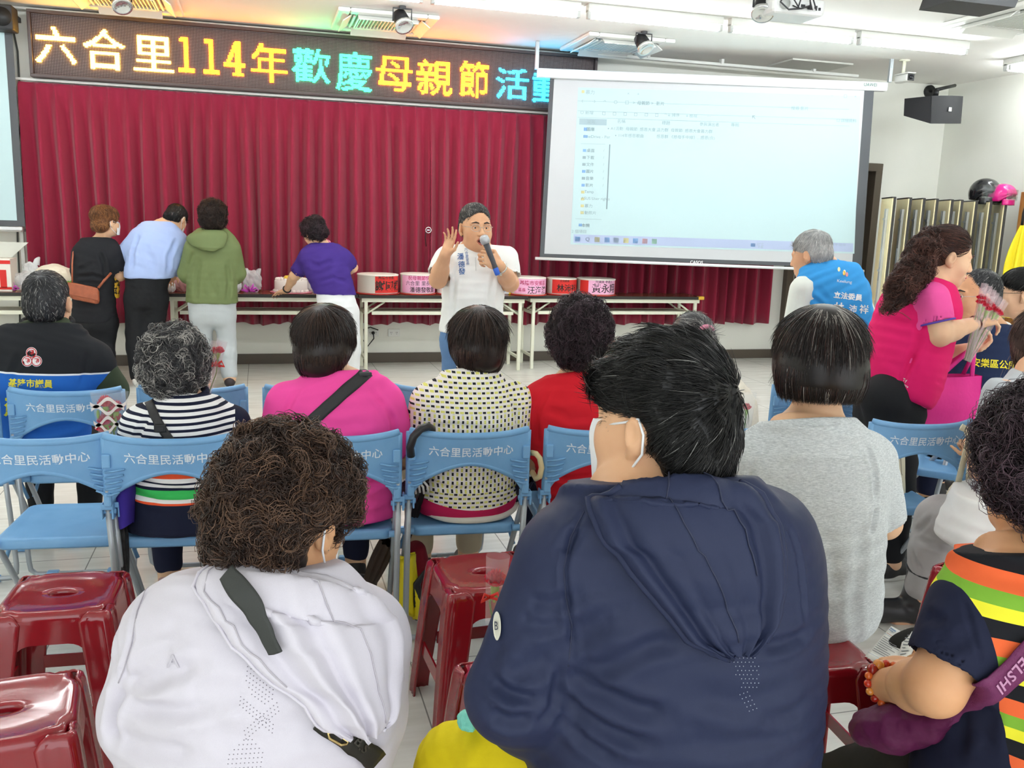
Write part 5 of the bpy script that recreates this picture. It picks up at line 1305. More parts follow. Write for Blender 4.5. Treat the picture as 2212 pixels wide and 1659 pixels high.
b = MB(); b.tube([f.H.w((.083, .01, -.03)), f.H.w((.088, -.01, -.06)), f.H.w((.07, -.03, -.1))], .0015, 5); b.build('ear_cord', M_silver, f.t, world=True)
# ------------------------------------------------ woman with the pink clip
C_bei = cloth('beige_lace', '#d9d3c4', fold=.2, weave=90, var=.12)
f = sitter('person with a pink hair clip holding a small bun, beige lace top', PB, [(812, 1470, 1545, .055, .03), (826, 1440, 1580, .07, .02), (850, 1425, 1605, .105, .0), (900, 1418, 1616, .125, .0), (1030, 1420, 1616, .13, .01), (1100, 1420, 1620, .14, .05)], (1494, 744), -.25, .93,
           arms={'L': ((1440, 880), (1425, 985)), 'R': ((1598, 880), (1612, 985))}, ar=(.052, .046, .036, .027))
seat_finish(f, None, P_grey, SHOE_D)
f.garment('lace_top', C_bei, .004, sleeve=.95, cuts=[(W(1500, 806, y=PB), (0, .3, 1))], seed=9)
hair(f.t, f.H, [((0, -.012, .045), (.087, .106, .09)), ((0, -.055, .0), (.084, .07, .07)), ((.03, -.115, .058), (.026, .022, .025))], HM_grey, 3500, .06, .0009, 'bun', 14, subs=[((0, .118, -.03), (.085, .075, .10))], capv=.08, jitter=.18, lift=.08, crown=(.03, -.12, .06))
b = MB(); H = f.H
b.tube([H.w((.03+.032*math.cos(a), -.118+.0*a, .058+.030*math.sin(a))) for a in [.6+k*.42 for k in range(11)]], [.007, .009, .010, .010, .009, .009, .009, .010, .010, .008, .006], 8)
b.build('hair_clip', mat('pink_satin', '#e08aa6', .45), f.t, world=True)
# ------------------------------------------------ woman in navy and white stripes
def stripes_back(t):
    o = t.obj(); sx = t.n('ShaderNodeSeparateXYZ'); t.l(o, sx.inputs[0]); x, z = sx.outputs[0], sx.outputs[2]
    zz = t.math('ADD', z, t.math('MULTIPLY', t.math('MULTIPLY', x, x), -.32)); fr = t.math('FRACT', t.math('DIVIDE', zz, .0203)); wh = t.math('LESS_THAN', fr, .56)
    upper = t.mix(wh, '#1b2036', '#f1f1f0')
    Z = lambda py: zat(380, py, 2.95)
    z0, z1 = Z(1110), Z(985); fac = t.math('DIVIDE', t.math('SUBTRACT', zz, z0), z1-z0, clamp=False)
    rows = [(1110, '#1b2036'), (1091, '#ee5a33'), (1086, '#f1f1f0'), (1077, '#3dbb5e'), (1058, '#1b2036'), (1052, '#f1f1f0'), (1045, '#1b2036'), (1041, '#f1f1f0'), (1031, '#ee5a33'), (1016, '#f1f1f0'), (1006, '#1b2036'), (1000, '#f1f1f0')]
    low = t.ramp(fac, [(max(0, (Z(py)-z0)/(z1-z0)), c) for py, c in rows], True)
    side = t.math('GREATER_THAN', x, .185)
    return t.mix(t.math('GREATER_THAN', zz, z1-.002), low, t.mix(side, upper, '#1b2036'))
C_str = cloth('striped_jersey', '#f1f1f0', fold=.3, pat=stripes_back)
C_nav = cloth('navy_jersey', '#1b2036')
f = sitter('person with grey curly hair in a navy and white striped polo shirt', PB, [(858, 348, 440, .06, .03), (870, 330, 458, .075, .02), (892, 300, 494, .105, .0), (935, 286, 508, .125, .0), (985, 286, 512, .132, .0), (1030, 284, 518, .138, .01), (1085, 276, 524, .15, .04), (1140, 278, 524, .15, .06)], (377, 786), -.12, .87,
           arms={'L': ((303, 918), (282, 1010)), 'R': ((500, 918), (518, 1010))}, ar=(.052, .047, .036, .027))
seat_finish(f, None, P_navy, mat('pink_shoe', '#b58f8c', .6))
o, s = f.garment('polo_shirt', C_str, .004, sleeve=.85, cuts=[(W(390, 852, y=PB), (0, .3, 1))], seed=15, folds=lambda s: [([s.px(*q) for q in P], w, d) for P, w, d in (
    ([(322, 895), (298, 940), (300, 985)], .012, .006), ([(300, 1035), (350, 1055), (410, 1060)], .014, .006), ([(290, 1060), (340, 1085)], .014, .005))])
S = Sdf(); n0 = f.secs[0][0]
for k in range(24):
    a = 2*math.pi*k/24; a2 = 2*math.pi*(k+1)/24
    if math.sin(a) > .8: continue
    P1 = [n0+V3((.076*math.cos(q), .066*math.sin(q), .002+.012*math.sin(q))) for q in (a, a2)]
    for dz in (.018, .0, -.012): S.cap(P1[0]+V3((0, 0, dz)), P1[1]+V3((0, 0, dz)), .009, .009, .008)
V, Q = S.mesh(.005, 2); put('collar', V, Q, C_nav, f.t)
M_strap = mat('strap_black', '#2c2c2e', .6)
b = band(s, [(322, 868), (338, 905), (356, 935), (378, 965), (420, 1015), (450, 1050)], 19, .004); o = b.build('bag_strap', M_strap, f.t, world=True); o.modifiers.new('th', 'SOLIDIFY').thickness = .003
p = s.px(348, 925, .008); b = MB(); b.box(p, (.036, .012, .026), rz=0, bev=.003); b.box(p+V3((0, -.006, 0)), (.022, .006, .012)); b.build('strap_buckle', M_black, f.t, world=True)
hair(f.t, f.H, [((0, -.01, .05), (.104, .12, .095)), ((0, -.055, -.01), (.102, .085, .085)), ((0, -.07, -.065), (.08, .05, .045)), ((-.07, .0, .0), (.045, .07, .08)), ((.07, .0, .0), (.045, .07, .08))], HM_grey, 7000, .03, .001, 'curl', 16, subs=[((0, .118, -.03), (.085, .075, .10))], capv=.1, bump=.006, curl=.013, clump=480, lift=.5)
pb = W(272, 1085, y=3.0); b = MB(); b.grid(lambda u, v: (pb[0]+.028*math.cos(2*math.pi*u)*(1.3-.5*v), pb[1]+.06*math.sin(2*math.pi*u), pb[2]+.08-.15*v+.01*math.sin(9*u)), 16, 8, closeu=True); tag(b.build('purple_jacket', cloth('purple_cloth', '#3a2a8a')), 'dark purple cloth tucked beside the striped shirt on its chair', 'jacket')
# ------------------------------------------------ man in the vest
V0 = 3.92
def vest_pat(t):
    o = t.obj(); sx = t.n('ShaderNodeSeparateXYZ'); t.l(o, sx.inputs[0]); x, z = sx.outputs[0], sx.outputs[2]
    z0 = zat(90, 809, 3.79); q = t.math('ADD', z, t.math('MULTIPLY', x, .06)); zr = z0+.0
    bl = t.math('LESS_THAN', q, zr); pi = t.math('LESS_THAN', t.math('ABSOLUTE', t.math('SUBTRACT', q, zr)), .0035)
    return t.mix(pi, t.mix(bl, '#25272b', '#2a6cc4'), '#f0f2f4')
C_vest = cloth('vest_black_blue', '#26282c', pat=vest_pat)
C_olive = cloth('olive_sleeve', '#3f4a38')
f = sitter('person in a black and blue vest with yellow lettering on the back', V0, [(702, 58, 148, .065, .02), (720, 30, 182, .085, .01), (745, -8, 206, .11, .0), (800, -22, 205, .13, .0), (860, -18, 196, .135, .0), (930, -12, 190, .14, .02), (985, -12, 190, .14, .05)], (103, 653), -.10, 1.0, skin='#e0b391',
           arms={'L': ((-2, 775), (-40, 870)), 'R': ((196, 778), (243, 842))}, ar=(.064, .058, .045, .035), ho=dict(fat=.004))
f.arms['R'] = (f.arms['R'][0], f.arms['R'][1], f.arms['R'][1]+V3((-.10, .25, .02)))
seat_finish(f, None, P_black, SHOE_D)
f.garment('shirt_sleeves', C_olive, .004, sleeve=1.9, secs=[(c, a*.9, b*.9) for c, a, b in f.secs], seed=2, amp=.006)
o, s = f.garment('vest', C_vest, .010, sleeve=.16, cuts=[(W(100, 700, y=V0), (0, .2, 1))], seed=4, cuff=False, folds=lambda s: [([s.px(*q) for q in P], w, d) for P, w, d in (([(20, 905), (90, 930), (170, 915)], .02, .008), ([(40, 770), (20, 830)], .015, .005), ([(190, 760), (178, 830)], .015, .005))])
n0 = f.secs[0][0]
for nm, dz, m, rr in (('collar_band', .002, mat('collar_blue', '#3d8fe0', .7), .0085), ('collar_piping', .013, mat('piping_white', '#f0f2f4', .7), .003), ('collar', .026, C_black if 'C_black' in globals() else cloth('collar_black', '#26282c'), .010)):
    S = Sdf()
    for k in range(28):
        a = 2*math.pi*k/28; a2 = 2*math.pi*(k+1)/28
        if math.sin(a) > .85: continue
        k_ = 1-.10*(dz/.03); P1 = [n0+V3((.098*k_*math.cos(q), .078*k_*math.sin(q), dz-.012+.015*math.sin(q))) for q in (a, a2)]
        S.cap(P1[0], P1[1], rr, rr, .004)
        if rr > .005: S.cap(P1[0]-V3((0, 0, .010)), P1[1]-V3((0, 0, .010)), rr, rr, .006)
    V, Q = S.mesh(.004, 1); put(nm, V, Q, m, f.t)
M_ytxt = mat('yellow_print', '#f0e02a', .6); M_wtxt = mat('white_print', '#f2f4f6', .6)
surf_text('lettering', s, '基隆市議員', 19, (66, 828), M_ytxt, f.t, .02, width=96, rot=.03)
surf_text('lettering', s, '蘇德輝', 44, (84, 880), M_ytxt, f.t, .03, width=150, rot=.03)
M_rtxt = mat('red_print', '#c62a30', .6)
for (x, y) in ((68, 762), (59, 780), (79, 780)):
    b = MB(); b.add([s.px(x+12*math.cos(a), y+12*math.sin(a), .0008) for a in [k*math.pi/12 for k in range(24)]], [tuple(reversed(range(24)))]); b.build('emblem_disc', M_wtxt, f.t, world=True)
    b = MB(); b.tube([s.px(x+10*math.cos(a), y+10*math.sin(a), .0014) for a in [k*math.pi/12 for k in range(24)]], .0016, 5, closed=True); b.build('emblem_ring', M_rtxt, f.t, world=True)
    surf_text('emblem_sign', s, '發', 13, (x, y), M_rtxt, f.t, .03, lift=.0022)
H = f.H
hair(f.t, H, [((0, -.014, .046), (.081, .100, .084)), ((0, -.045, -.005), (.079, .068, .066)), ((0, -.04, -.035), (.066, .058, .05))], HM_salt, 6500, .022, .0009, 'crown', 17, subs=[((0, .118, -.04), (.085, .085, .10)), ((.088, -.0, -.02), (.03, .04, .045)), ((-.088, -.0, -.02), (.03, .04, .045))], capv=.25, jitter=.3, lift=.35, crown=(.0, -.07, .115))
# ================================================================== the near row
# ------------------------------------------------ woman in heather grey
def heather(t):
    n = t.noise(t.obj((55, 55, 420)), 1.6, 4, .6); n2 = t.noise(t.obj((1, 1, 1)), 260, 2)
    k = t.math('ADD', t.math('MULTIPLY', n, .8), t.math('MULTIPLY', n2, .2)); return t.ramp(k, [(.32, '#a9afb3'), (.5, '#c6cbcd'), (.66, '#dfe3e4')])
C_hea = cloth('heather_jersey', '#c6cbcd', fold=.3, pat=heather, stretch=(1, 1, .5), fscale=9)
G0 = 1.93
f = sitter('person with a dark bobbed haircut in a heather grey t-shirt on a red stool', G0, [(900, 1712, 1816, .058, .03), (920, 1682, 1846, .075, .02), (950, 1638, 1882, .105, .0), (1010, 1612, 1898, .118, .0), (1080, 1606, 1896, .125, .0), (1180, 1600, 1892, .125, .0), (1300, 1596, 1890, .13, .01), (1400, 1596, 1884, .14, .03)], (1768, 776), -.3, 1.0,
           arms={'L': ((1620, 990), (1590, 1130)), 'R': ((1884, 990), (1912, 1130))}, ar=(.046, .043, .034, .026), seatz=.46)
f.h = .005; seat_finish(f, None, P_grey, SHOE_W)
def hem_g(S):
    c, a, b = f.secs[-1]; S.loft([(c+V3((0, 0, -.02)), a*.98, b*1.02), (c+V3((0, -.0, .06)), a, b)], f.side, .004)
o, s = f.garment('t_shirt', C_hea, .006, sleeve=.92, cuts=[(W(1765, 905, y=G0), (0, .3, 1)), ((0, 0, zat(1790, 1452, G0-.12)), (0, 0, -1))], h=.0055, extra=hem_g, seed=21, amp=.003, fscale=13, folds=lambda s: [([s.px(*q) for q in P], w, d) for P, w, d in (
    ([(1660, 960), (1622, 1010), (1612, 1080)], .01, .004), ([(1872, 965), (1890, 1020), (1892, 1080)], .010, .006), ([(1700, 1180), (1720, 1300), (1712, 1420)], .022, .004), ([(1790, 1150), (1800, 1280)], .02, .003), ([(1860, 1130), (1845, 1300), (1850, 1420)], .022, .004), ([(1640, 1060), (1670, 1120)], .014, .004), ([(1893, 1100), (1880, 1150)], .01, .007))])
b = MB(); b.tube([s.px(1712+(1815-1712)*k/16, 917+5*math.sin(math.pi*k/16), .0) for k in range(17)], .0022, 6); b.build('neck_seam', C_hea, f.t, world=True)
H = f.H
def bobgrey(loc): return np.clip(.6+.4*np.sin(loc[:, 0]*70), .3, 1)
hair(f.t, H, [((0, -.012, .046), (.100, .114, .096)), ((0, -.04, -.012), (.112, .092, .075)), ((0, -.05, -.05), (.104, .078, .042)), ((-.075, .005, -.015), (.036, .07, .075)), ((.075, .005, -.015), (.036, .07, .075))], HM_bob, 20000, .085, .0010, 'fall', 22, subs=[((0, .115, -.05), (.085, .075, .12))], h=.005, capv=.15, jitter=.09, lift=.05, crown=(.0, -.03, .145), zmin=-.096)
# grey roots along the parting
S_ = Sdf(); S_.ell(H.w((0, -.012, .046)), V3((.1005, .1145, .0965))*H.s, H.R, .0); V, Q = S_.mesh(.006)
V2, F2, hv = strands(V, Q, H, 900, .055, .0008, 'fall', 5, mask=lambda l: np.exp(-(l[:, 0]/.03)**2)*(l[:, 2] > .08)*(np.abs(l[:, 0]) > .004), jitter=.12, lift=.06, crown=(0, -.03, .145))
me = npmesh('grey_roots', V2-np.array(f.t.location), F2); link('grey_roots', me, mat('grey_root', '#a9a49c', .4), f.t)
# ------------------------------------------------ man in the navy hooded jacket
C_navyj = cloth('navy_nylon', '#282f4a', rough=.55, fold=.25, fscale=9, weave=900)
C_navyj2 = mat('navy_seam', '#2a3049', .6)
N0 = 1.26
f = sitter('person in a navy hooded jacket and yellow trousers seated nearest the viewer', N0, [(1040, 1352, 1578, .085, .03), (1062, 1290, 1630, .10, .02), (1098, 1225, 1682, .118, .0), (1160, 1180, 1718, .135, .0), (1260, 1178, 1736, .15, .0), (1380, 1190, 1742, .16, .0), (1500, 1184, 1738, .168, .0), (1650, 1166, 1724, .175, .01), (1760, 1166, 1716, .17, .03)], (1424, 914), .62, 1.03, skin='#dfb28c',
           arms={'L': ((1226, 1215), (1112, 1500, .0)), 'R': ((1652, 1215), (1654, 1500, .03))}, ar=(.070, .065, .053, .040), lr=(.10, .078, .05), seatz=.46, legx=.2, ho=dict(fat=.008))
f.arms['L'] = (f.arms['L'][0], f.arms['L'][1], W(1190, 1600, y=N0+.20)); f.hands['L'] = dict(d=(.75, .6, -.1), pn=(0, -.1, -1), side=-1, curl=(.3, .3, .35, .4))
f.legs['L'][1] = tuple(W(1000, 1660, y=N0+.30)); f.legs['L'][0] = (f.legs['L'][0][0], N0+.05, .575); f.legs['L'][2] = (f.legs['L'][1][0]-.0, N0+.36, .09); f.legs['L'][3] = (f.legs['L'][1][0], N0+.52, .035)
f.h = .005; C_yel = cloth('yellow_trouser', '#e8d31c', fold=.5, fscale=12)
f.body()
o, s0 = f.garment('trousers', C_yel, .006, torso=False, legs=1.85, pre=lambda S: S.loft([(f.secs[-1][0], f.secs[-1][1]*.95, f.secs[-1][2]*.95), (f.secs[-1][0]+V3((0, .01, .05)), f.secs[-1][1]*.95, f.secs[-1][2]*.95)], f.side, .0), amp=.004, fscale=30, seed=7)
for k in f.legs: shoe(f.t, f.legs[k][2], f.legs[k][3], SHOE_D)
FN = [([(1262, 1105), (1232, 1160), (1218, 1230), (1228, 1330), (1238, 1420)], .006, .004), ([(1705, 1140), (1728, 1220), (1738, 1340)], .006, .003),
      ([(1225, 1455), (1300, 1445), (1400, 1400), (1470, 1385)], .016, .006), ([(1215, 1468), (1290, 1490), (1370, 1530), (1440, 1545)], .016, .008), ([(1195, 1490), (1250, 1540), (1310, 1580), (1400, 1610)], .014, .008), ([(1205, 1540), (1260, 1600), (1330, 1640)], .014, .006),
      ([(1245, 1140), (1215, 1195)], .012, .005), ([(1330, 1330), (1260, 1360), (1235, 1400)], .018, .005), ([(1240, 1290), (1190, 1310), (1140, 1300)], .014, .005), ([(1225, 1345), (1170, 1350), (1120, 1335)], .014, .004),
      ([(1195, 1420), (1140, 1440), (1090, 1470)], .02, .005), ([(1062, 1470), (1100, 1500), (1160, 1510)], .012, .008), ([(1060, 1540), (1100, 1560), (1150, 1550)], .014, .007), ([(1500, 1500), (1600, 1520), (1690, 1500)], .022, .004), ([(1480, 1590), (1580, 1610), (1700, 1580)], .022, .004), ([(1745, 1370), (1700, 1390), (1650, 1400)], .012, .006), ([(1738, 1530), (1690, 1550), (1640, 1555)], .014, .005), ([(1300, 1240), (1380, 1330), (1440, 1400)], .03, .003), ([(1205, 1440), (1203, 1490), (1190, 1530), (1165, 1570)], .010, .005), ([(1085, 1380), (1060, 1430), (1045, 1480)], .02, .004)]
o, s = f.garment('jacket', C_navyj, .008, sleeve=1.93, cuts=[(W(1450, 1032, y=N0), (0, .25, 1))], h=.0052, amp=.003, fscale=11, seed=23, folds=lambda s: [([s.px(*q) for q in P], w, d) for P, w, d in FN])
def seam(name, s, pts, m, r=.0011, lift=.0004):
    b = MB(); P = []
    for i in range(len(pts)-1):
        for k in range(5): t = k/5; P.append(s.px(pts[i][0]*(1-t)+pts[i+1][0]*t, pts[i][1]*(1-t)+pts[i+1][1]*t, lift))
    b.tube(P+[s.px(*pts[-1], lift)], r, 5); return b.build(name, m, f.t, world=True)
seam('sleeve_seam', s, [(1262, 1105), (1232, 1160), (1218, 1230), (1222, 1290), (1236, 1350), (1228, 1440)], C_navyj2)
def draped_hood(s, left, right, bul, m, nu=46, nv=46, name='hood', thick=.006, seams=(), sm=C_navyj2, rolls=()):
    """a hood lying on the back between two rims given from the neck down; bul(u, v) is its height over the back"""
    def along(pts, t):
        d = [0]
        for i in range(1, len(pts)): d.append(d[-1]+math.hypot(pts[i][0]-pts[i-1][0], pts[i][1]-pts[i-1][1]))
        x = t*d[-1]
        for i in range(1, len(pts)):
            if x <= d[i]+1e-6: q = (x-d[i-1])/(d[i]-d[i-1]+1e-9); return (pts[i-1][0]*(1-q)+pts[i][0]*q, pts[i-1][1]*(1-q)+pts[i][1]*q)
        return pts[-1]
    def P(u, v, d=0):
        a, c = along(left, v), along(right, v); return s.px(a[0]*(1-u)+c[0]*u, a[1]*(1-u)+c[1]*u, bul(u, v)+d)
    b = MB(); b.grid(P, nu, nv); V = np.array(b.v); hq = list(b.f); V = smooth_mesh(V, np.array(b.f), 2); b.v = [tuple(q) for q in V]
    q = hq[len(hq)//2]; nn = np.cross(V[q[1]]-V[q[0]], V[q[3]]-V[q[0]])
    if nn@(C0-V[q[0]]) < 0: b.f = [list(reversed(k)) for k in b.f]
    o = b.build(name, m, f.t, world=True); sd = o.modifiers.new('th', 'SOLIDIFY'); sd.thickness = thick; sd.offset = -1
    for q in seams:
        b = MB(); b.tube([P(u, v, .0012) for u, v in q], .0012, 5); b.build('hood_seam', sm, o, world=True)
    for q, r in rolls:
        b = MB(); n = len(q)*6; pts = []
        for i in range(len(q)-1):
            for k in range(6): t = k/6; pts.append(P(q[i][0]*(1-t)+q[i+1][0]*t, q[i][1]*(1-t)+q[i+1][1]*t, 0))
        pts.append(P(*q[-1])); b.tube(pts, r, 8, flat=.6); b.build('hood_hem', m, o, world=True)
    return o, Surf(V, np.array([q for q in hq]))
LH = [(1352, 1046), (1296, 1068), (1272, 1092), (1296, 1150), (1350, 1215), (1420, 1296), (1478, 1368), (1530, 1404), (1560, 1406)]
RH = [(1566, 1042), (1600, 1052), (1640, 1085), (1668, 1140), (1678, 1200), (1676, 1270), (1664, 1330), (1638, 1376), (1600, 1400)]
def bulN(u, v):
    e = math.sin(math.pi*min(1, max(0, u)))**.6; base = .012+.030*e*(1-.45*v)*min(1, v*5+.25)
    g = lambda c, w, a: a*math.exp(-((u-c)/w)**2)
    k = min(1, v*3)
    return base+k*(g(.07, .045, .014)-g(.15, .03, .010)+g(.24, .05, .006)*v-g(.33, .03, .006)*v+g(.93, .045, .015)-g(.84, .04, .012)+g(.74, .04, .008)*v-g(.62, .03, .006)*v)+.006*math.exp(-((v-.82)/.05)**2)*e-.007*math.exp(-((v-.70)/.04)**2)*e+.006*math.exp(-((v-.55)/.05)**2)*g(.45, .25, 1)
draped_hood(s, LH, RH, bulN, C_navyj, seams=[[(.42+.10*v**.8, v) for v in [k/20 for k in range(0, 18)]], [(.76-.02*v, v) for v in [k/20 for k in range(0, 12)]]], rolls=[([(.01, .02), (.01, .25), (.01, .5), (.01, .75), (.02, .97)], .006), ([(.99, .05), (.99, .3), (.99, .6), (.98, .9)], .006)])
S_ = Sdf(); n0 = f.secs[0][0]
for k in range(24):
    a = 2*math.pi*k/24; a2 = 2*math.pi*(k+1)/24; P1 = [n0+V3((.094*math.cos(q), .088*math.sin(q)+.004, -.012+.02*math.sin(q))) for q in (a, a2)]
    S_.cap(P1[0], P1[1], .013, .013, .008)
V, Q = S_.mesh(.005, 2); put('collar', V, Q, C_navyj, f.t)
b = MB(); b.tube([n0+V3((.083*math.cos(q), .077*math.sin(q)+.006, .006+.014*math.sin(q))) for q in [2*math.pi*k/24 for k in range(24)]], .006, 6, closed=True); b.build('undershirt', mat('white_cotton', '#ecebe6', .8), f.t, world=True)
# sleeve badge and perforations
bc = s.px(1079, 1352, .001); b = MB(); b.add([s.px(1078+8.5*math.cos(a), 1352+30*math.sin(a), .004) for a in [k*math.pi/12 for k in range(24)]], [tuple(reversed(range(24)))]); o = b.build('sleeve_badge', mat('badge_cream', '#d8d6c6', .6), f.t, world=True)
surf_text('badge_mark', s, 'B', 26, (1078, 1352), C_navyj2, o, .0, lift=.0055, width=7)
b = MB(); rr = random.Random(3)
for j in range(9):
    for i in range(7):
        x, y = 1585+i*8.2+(j % 2)*4, 1412+j*9.0
        if (i < 2 and j > 5) or (i > 5 and j < 3) or rr.random() < .12: continue
        p = s.px(x, y, .0006); b.ball(p, .0009, 3)
for j in range(5):
    for i in range(3): p = s.px(1598+i*8+j*5, 1500+j*9-i*3, .0006); b.ball(p, .0009, 3)
o = b.build('perforations', mat('reflective_dot', '#aeb4c6', .4), f.t, world=True); o['kind'] = 'stuff'
H = f.H
hair(f.t, H, [((0, -.012, .055), (.084, .108, .093)), ((0, -.052, -.005), (.081, .078, .078)), ((0, -.055, -.048), (.071, .060, .05)), ((-.052, .01, .062), (.03, .08, .045)), ((.052, .01, .062), (.03, .08, .045))], HM_black, 20000, .042, .0008, 'crown', 24, subs=[((0, .128, -.03), (.09, .085, .10)), ((.1, .010, -.018), (.042, .036, .046)), ((-.1, .010, -.018), (.042, .036, .046)), ((-.085, -.02, -.08), (.04, .04, .05)), ((.085, -.02, -.08), (.04, .04, .05))], h=.005, capv=.15, jitter=.18, lift=.22, crown=(.012, -.098, .062), bump=.003)
mask(f.t, H, M_mask)
# ------------------------------------------------ woman in the pale hooded jacket
C_pale = cloth('pale_lilac_nylon', '#d2ced8', rough=.6, fold=.25, fscale=9, weave=900)
C_pale2 = mat('pale_seam', '#b9b4bd', .7)
W0 = 1.43
f = sitter('person with short brown curls in a pale hooded jacket and white face mask', W0, [(1238, 500, 705, .075, .03), (1262, 425, 770, .095, .02), (1300, 350, 822, .115, .0), (1360, 312, 842, .135, .0), (1440, 298, 846, .15, .0), (1540, 280, 842, .16, .0), (1640, 262, 832, .168, .01), (1760, 262, 826, .17, .03)], (620, 1128), -.62, .97, skin='#d8a67c',
           arms={'L': ((364, 1372), (316, 1540, .02)), 'R': ((786, 1385), (788, 1540, .06))}, ar=(.062, .060, .046, .034), seatz=.46, ho=dict(fat=.004), pitch=.12)
f.h = .005; seat_finish(f, None, P_grey, SHOE_D)
FW = [([(330, 1265), (298, 1310), (285, 1380), (270, 1440), (258, 1475)], .006, .004), ([(258, 1482), (300, 1478), (360, 1455), (430, 1440)], .016, .009), ([(252, 1500), (310, 1530), (380, 1540), (470, 1530)], .014, .007), ([(262, 1470), (320, 1430), (380, 1410)], .014, .005), ([(240, 1590), (320, 1620), (420, 1625)], .018, .006),
      ([(255, 1490), (245, 1540), (240, 1600)], .012, .010), ([(350, 1350), (420, 1345), (490, 1350)], .02, .003), ([(400, 1500), (470, 1495), (540, 1505)], .02, .004), ([(450, 1590), (560, 1600), (650, 1590)], .024, .004), ([(560, 1540), (640, 1560), (700, 1585)], .02, .004), ([(235, 1350), (250, 1420)], .012, .004), ([(845, 1420), (852, 1480), (840, 1560)], .014, .005)]
o, s = f.garment('jacket', C_pale, .008, sleeve=1.93, cuts=[(W(600, 1222, y=W0), (0, .25, 1))], h=.0052, amp=.003, fscale=11, seed=27, folds=lambda s: [([s.px(*q) for q in P], w, d) for P, w, d in FW])
seam('sleeve_seam', s, [(318, 1265), (296, 1320), (284, 1390), (268, 1445), (256, 1475)], C_pale2)
b = band(s, [(690, 1548), (730, 1582), (770, 1610), (806, 1640)], 48, .012); o = b.build('bag_strap', mat('strap_olive_black', '#26251f', .5), f.t, world=True); o.modifiers.new('th', 'SOLIDIFY').thickness = .004
surf_text('strap_lettering', s, 'B.S', 26, (770, 1602), mat('strap_emboss', '#3c3a32', .4), o, .02, rot=.75, lift=.0145)
b = MB(); b.tube([s.px(x, y, .018) for x, y in ((703, 1572), (712, 1568), (740, 1592), (736, 1600), (726, 1602), (704, 1582))], .0022, 6, closed=True); b.build('strap_buckle', mat('gold_metal', '#c9b27a', .25, metal=.9), f.t, world=True)
LW = [(478, 1232), (438, 1246), (424, 1266), (462, 1330), (508, 1401), (593, 1481), (650, 1516), (692, 1556), (739, 1586)]
RW = [(700, 1243), (745, 1262), (800, 1300), (842, 1336), (858, 1380), (852, 1440), (846, 1490), (836, 1540), (806, 1568)]
def bulW(u, v):
    e = math.sin(math.pi*min(1, max(0, u)))**.6; base = .010+.040*e*(1-.3*v)*min(1, v*4+.2)
    g = lambda c, w, a: a*math.exp(-((u-c)/w)**2); k = min(1, v*3)
    return base+k*(g(.06, .05, .010)-g(.20, .05, .012)+g(.34, .05, .016)-g(.47, .035, .014)*min(1, 1.6*v)+g(.56, .05, .006)+g(.95, .04, .012)-g(.86, .04, .006))+.006*math.exp(-((v-.86)/.05)**2)*e-.005*math.exp(-((v-.75)/.05)**2)*e
_o, hs = draped_hood(s, LW, RW, bulW, C_pale, seams=[[(.66+.06*math.sin(v*2), v) for v in [k/20 for k in range(0, 19)]], [(.09, v) for v in [k/20 for k in range(1, 14)]]], sm=C_pale2, rolls=[([(.01, .02), (.01, .25), (.01, .5), (.01, .75), (.02, .97)], .005)])
b = band(hs, [(500, 1246), (515, 1262), (548, 1310), (578, 1362), (602, 1416)], [66, 84], .020); b.v = [tuple(q) for q in smooth_mesh(np.array(b.v), np.array(b.f), 7)]; o = b.build('bag_strap', mat('strap_green_black', '#353836', .6, bump=.2, bscale=500), f.t, world=True); o.modifiers.new('th', 'SOLIDIFY').thickness = .003
S_ = Sdf(); n0 = f.secs[0][0]
for k in range(24):
    a = 2*math.pi*k/24; a2 = 2*math.pi*(k+1)/24; P1 = [n0+V3((.080*math.cos(q), .075*math.sin(q)+.004, -.012+.02*math.sin(q))) for q in (a, a2)]
    S_.cap(P1[0], P1[1], .013, .013, .008)
V, Q = S_.mesh(.005, 2); put('collar', V, Q, C_pale, f.t)
b = MB()
def dotrow(x0, y0, dx, dy, n, m_, ex, ey, keep=lambda i, j: True):
    for i in range(n):
        for j in range(m_):
            if keep(i, j): b.ball(s.px(x0+dx*i+ex*j, y0+dy*i+ey*j, .0004), .0009, 3)
dotrow(535, 1440, 7, 5, 9, 6, -1, 10, lambda i, j: abs(i-4)+j*1.0 < 7.5); dotrow(520, 1505, 7, 6, 11, 3, -1, 9); dotrow(598, 1518, -7, 6, 11, 3, 2, 9, lambda i, j: i > 4 or True); dotrow(500, 1600, 9, -.5, 9, 8, -1.5, 10, lambda i, j: i+j > 2 and (8-i)+j > 2)
o = b.build('perforations', mat('perforation', '#8d8892', .7), f.t, world=True); o['kind'] = 'stuff'
b = MB(); surf_text('shoulder_print', s, 'A', 40, (375, 1428), mat('faint_print', '#c6c2cc', .5), f.t, .01)
H = f.H
hair(f.t, H, [((0, -.012, .055), (.108, .122, .108)), ((0, -.055, -.0), (.098, .085, .085)), ((-.01, -.075, -.065), (.068, .048, .05)), ((-.065, .0, .02), (.048, .075, .075)), ((.06, .0, .055), (.048, .075, .05))], HM_brown, 17000, .03, .0009, 'curl', 28, subs=[((0, .122, -.035), (.088, .078, .10)), ((.122, -.02, -.04), (.062, .09, .062)), ((-.105, .004, -.03), (.04, .05, .055))], h=.005, capv=.12, bump=.007, curl=.0135, clump=620, lift=.55)
mask(f.t, H, M_mask)
b = MB(); b.ball(H.w((.083, -.002, -.034)), .0028, 5); b.build('earring', M_silver, f.t, world=True)
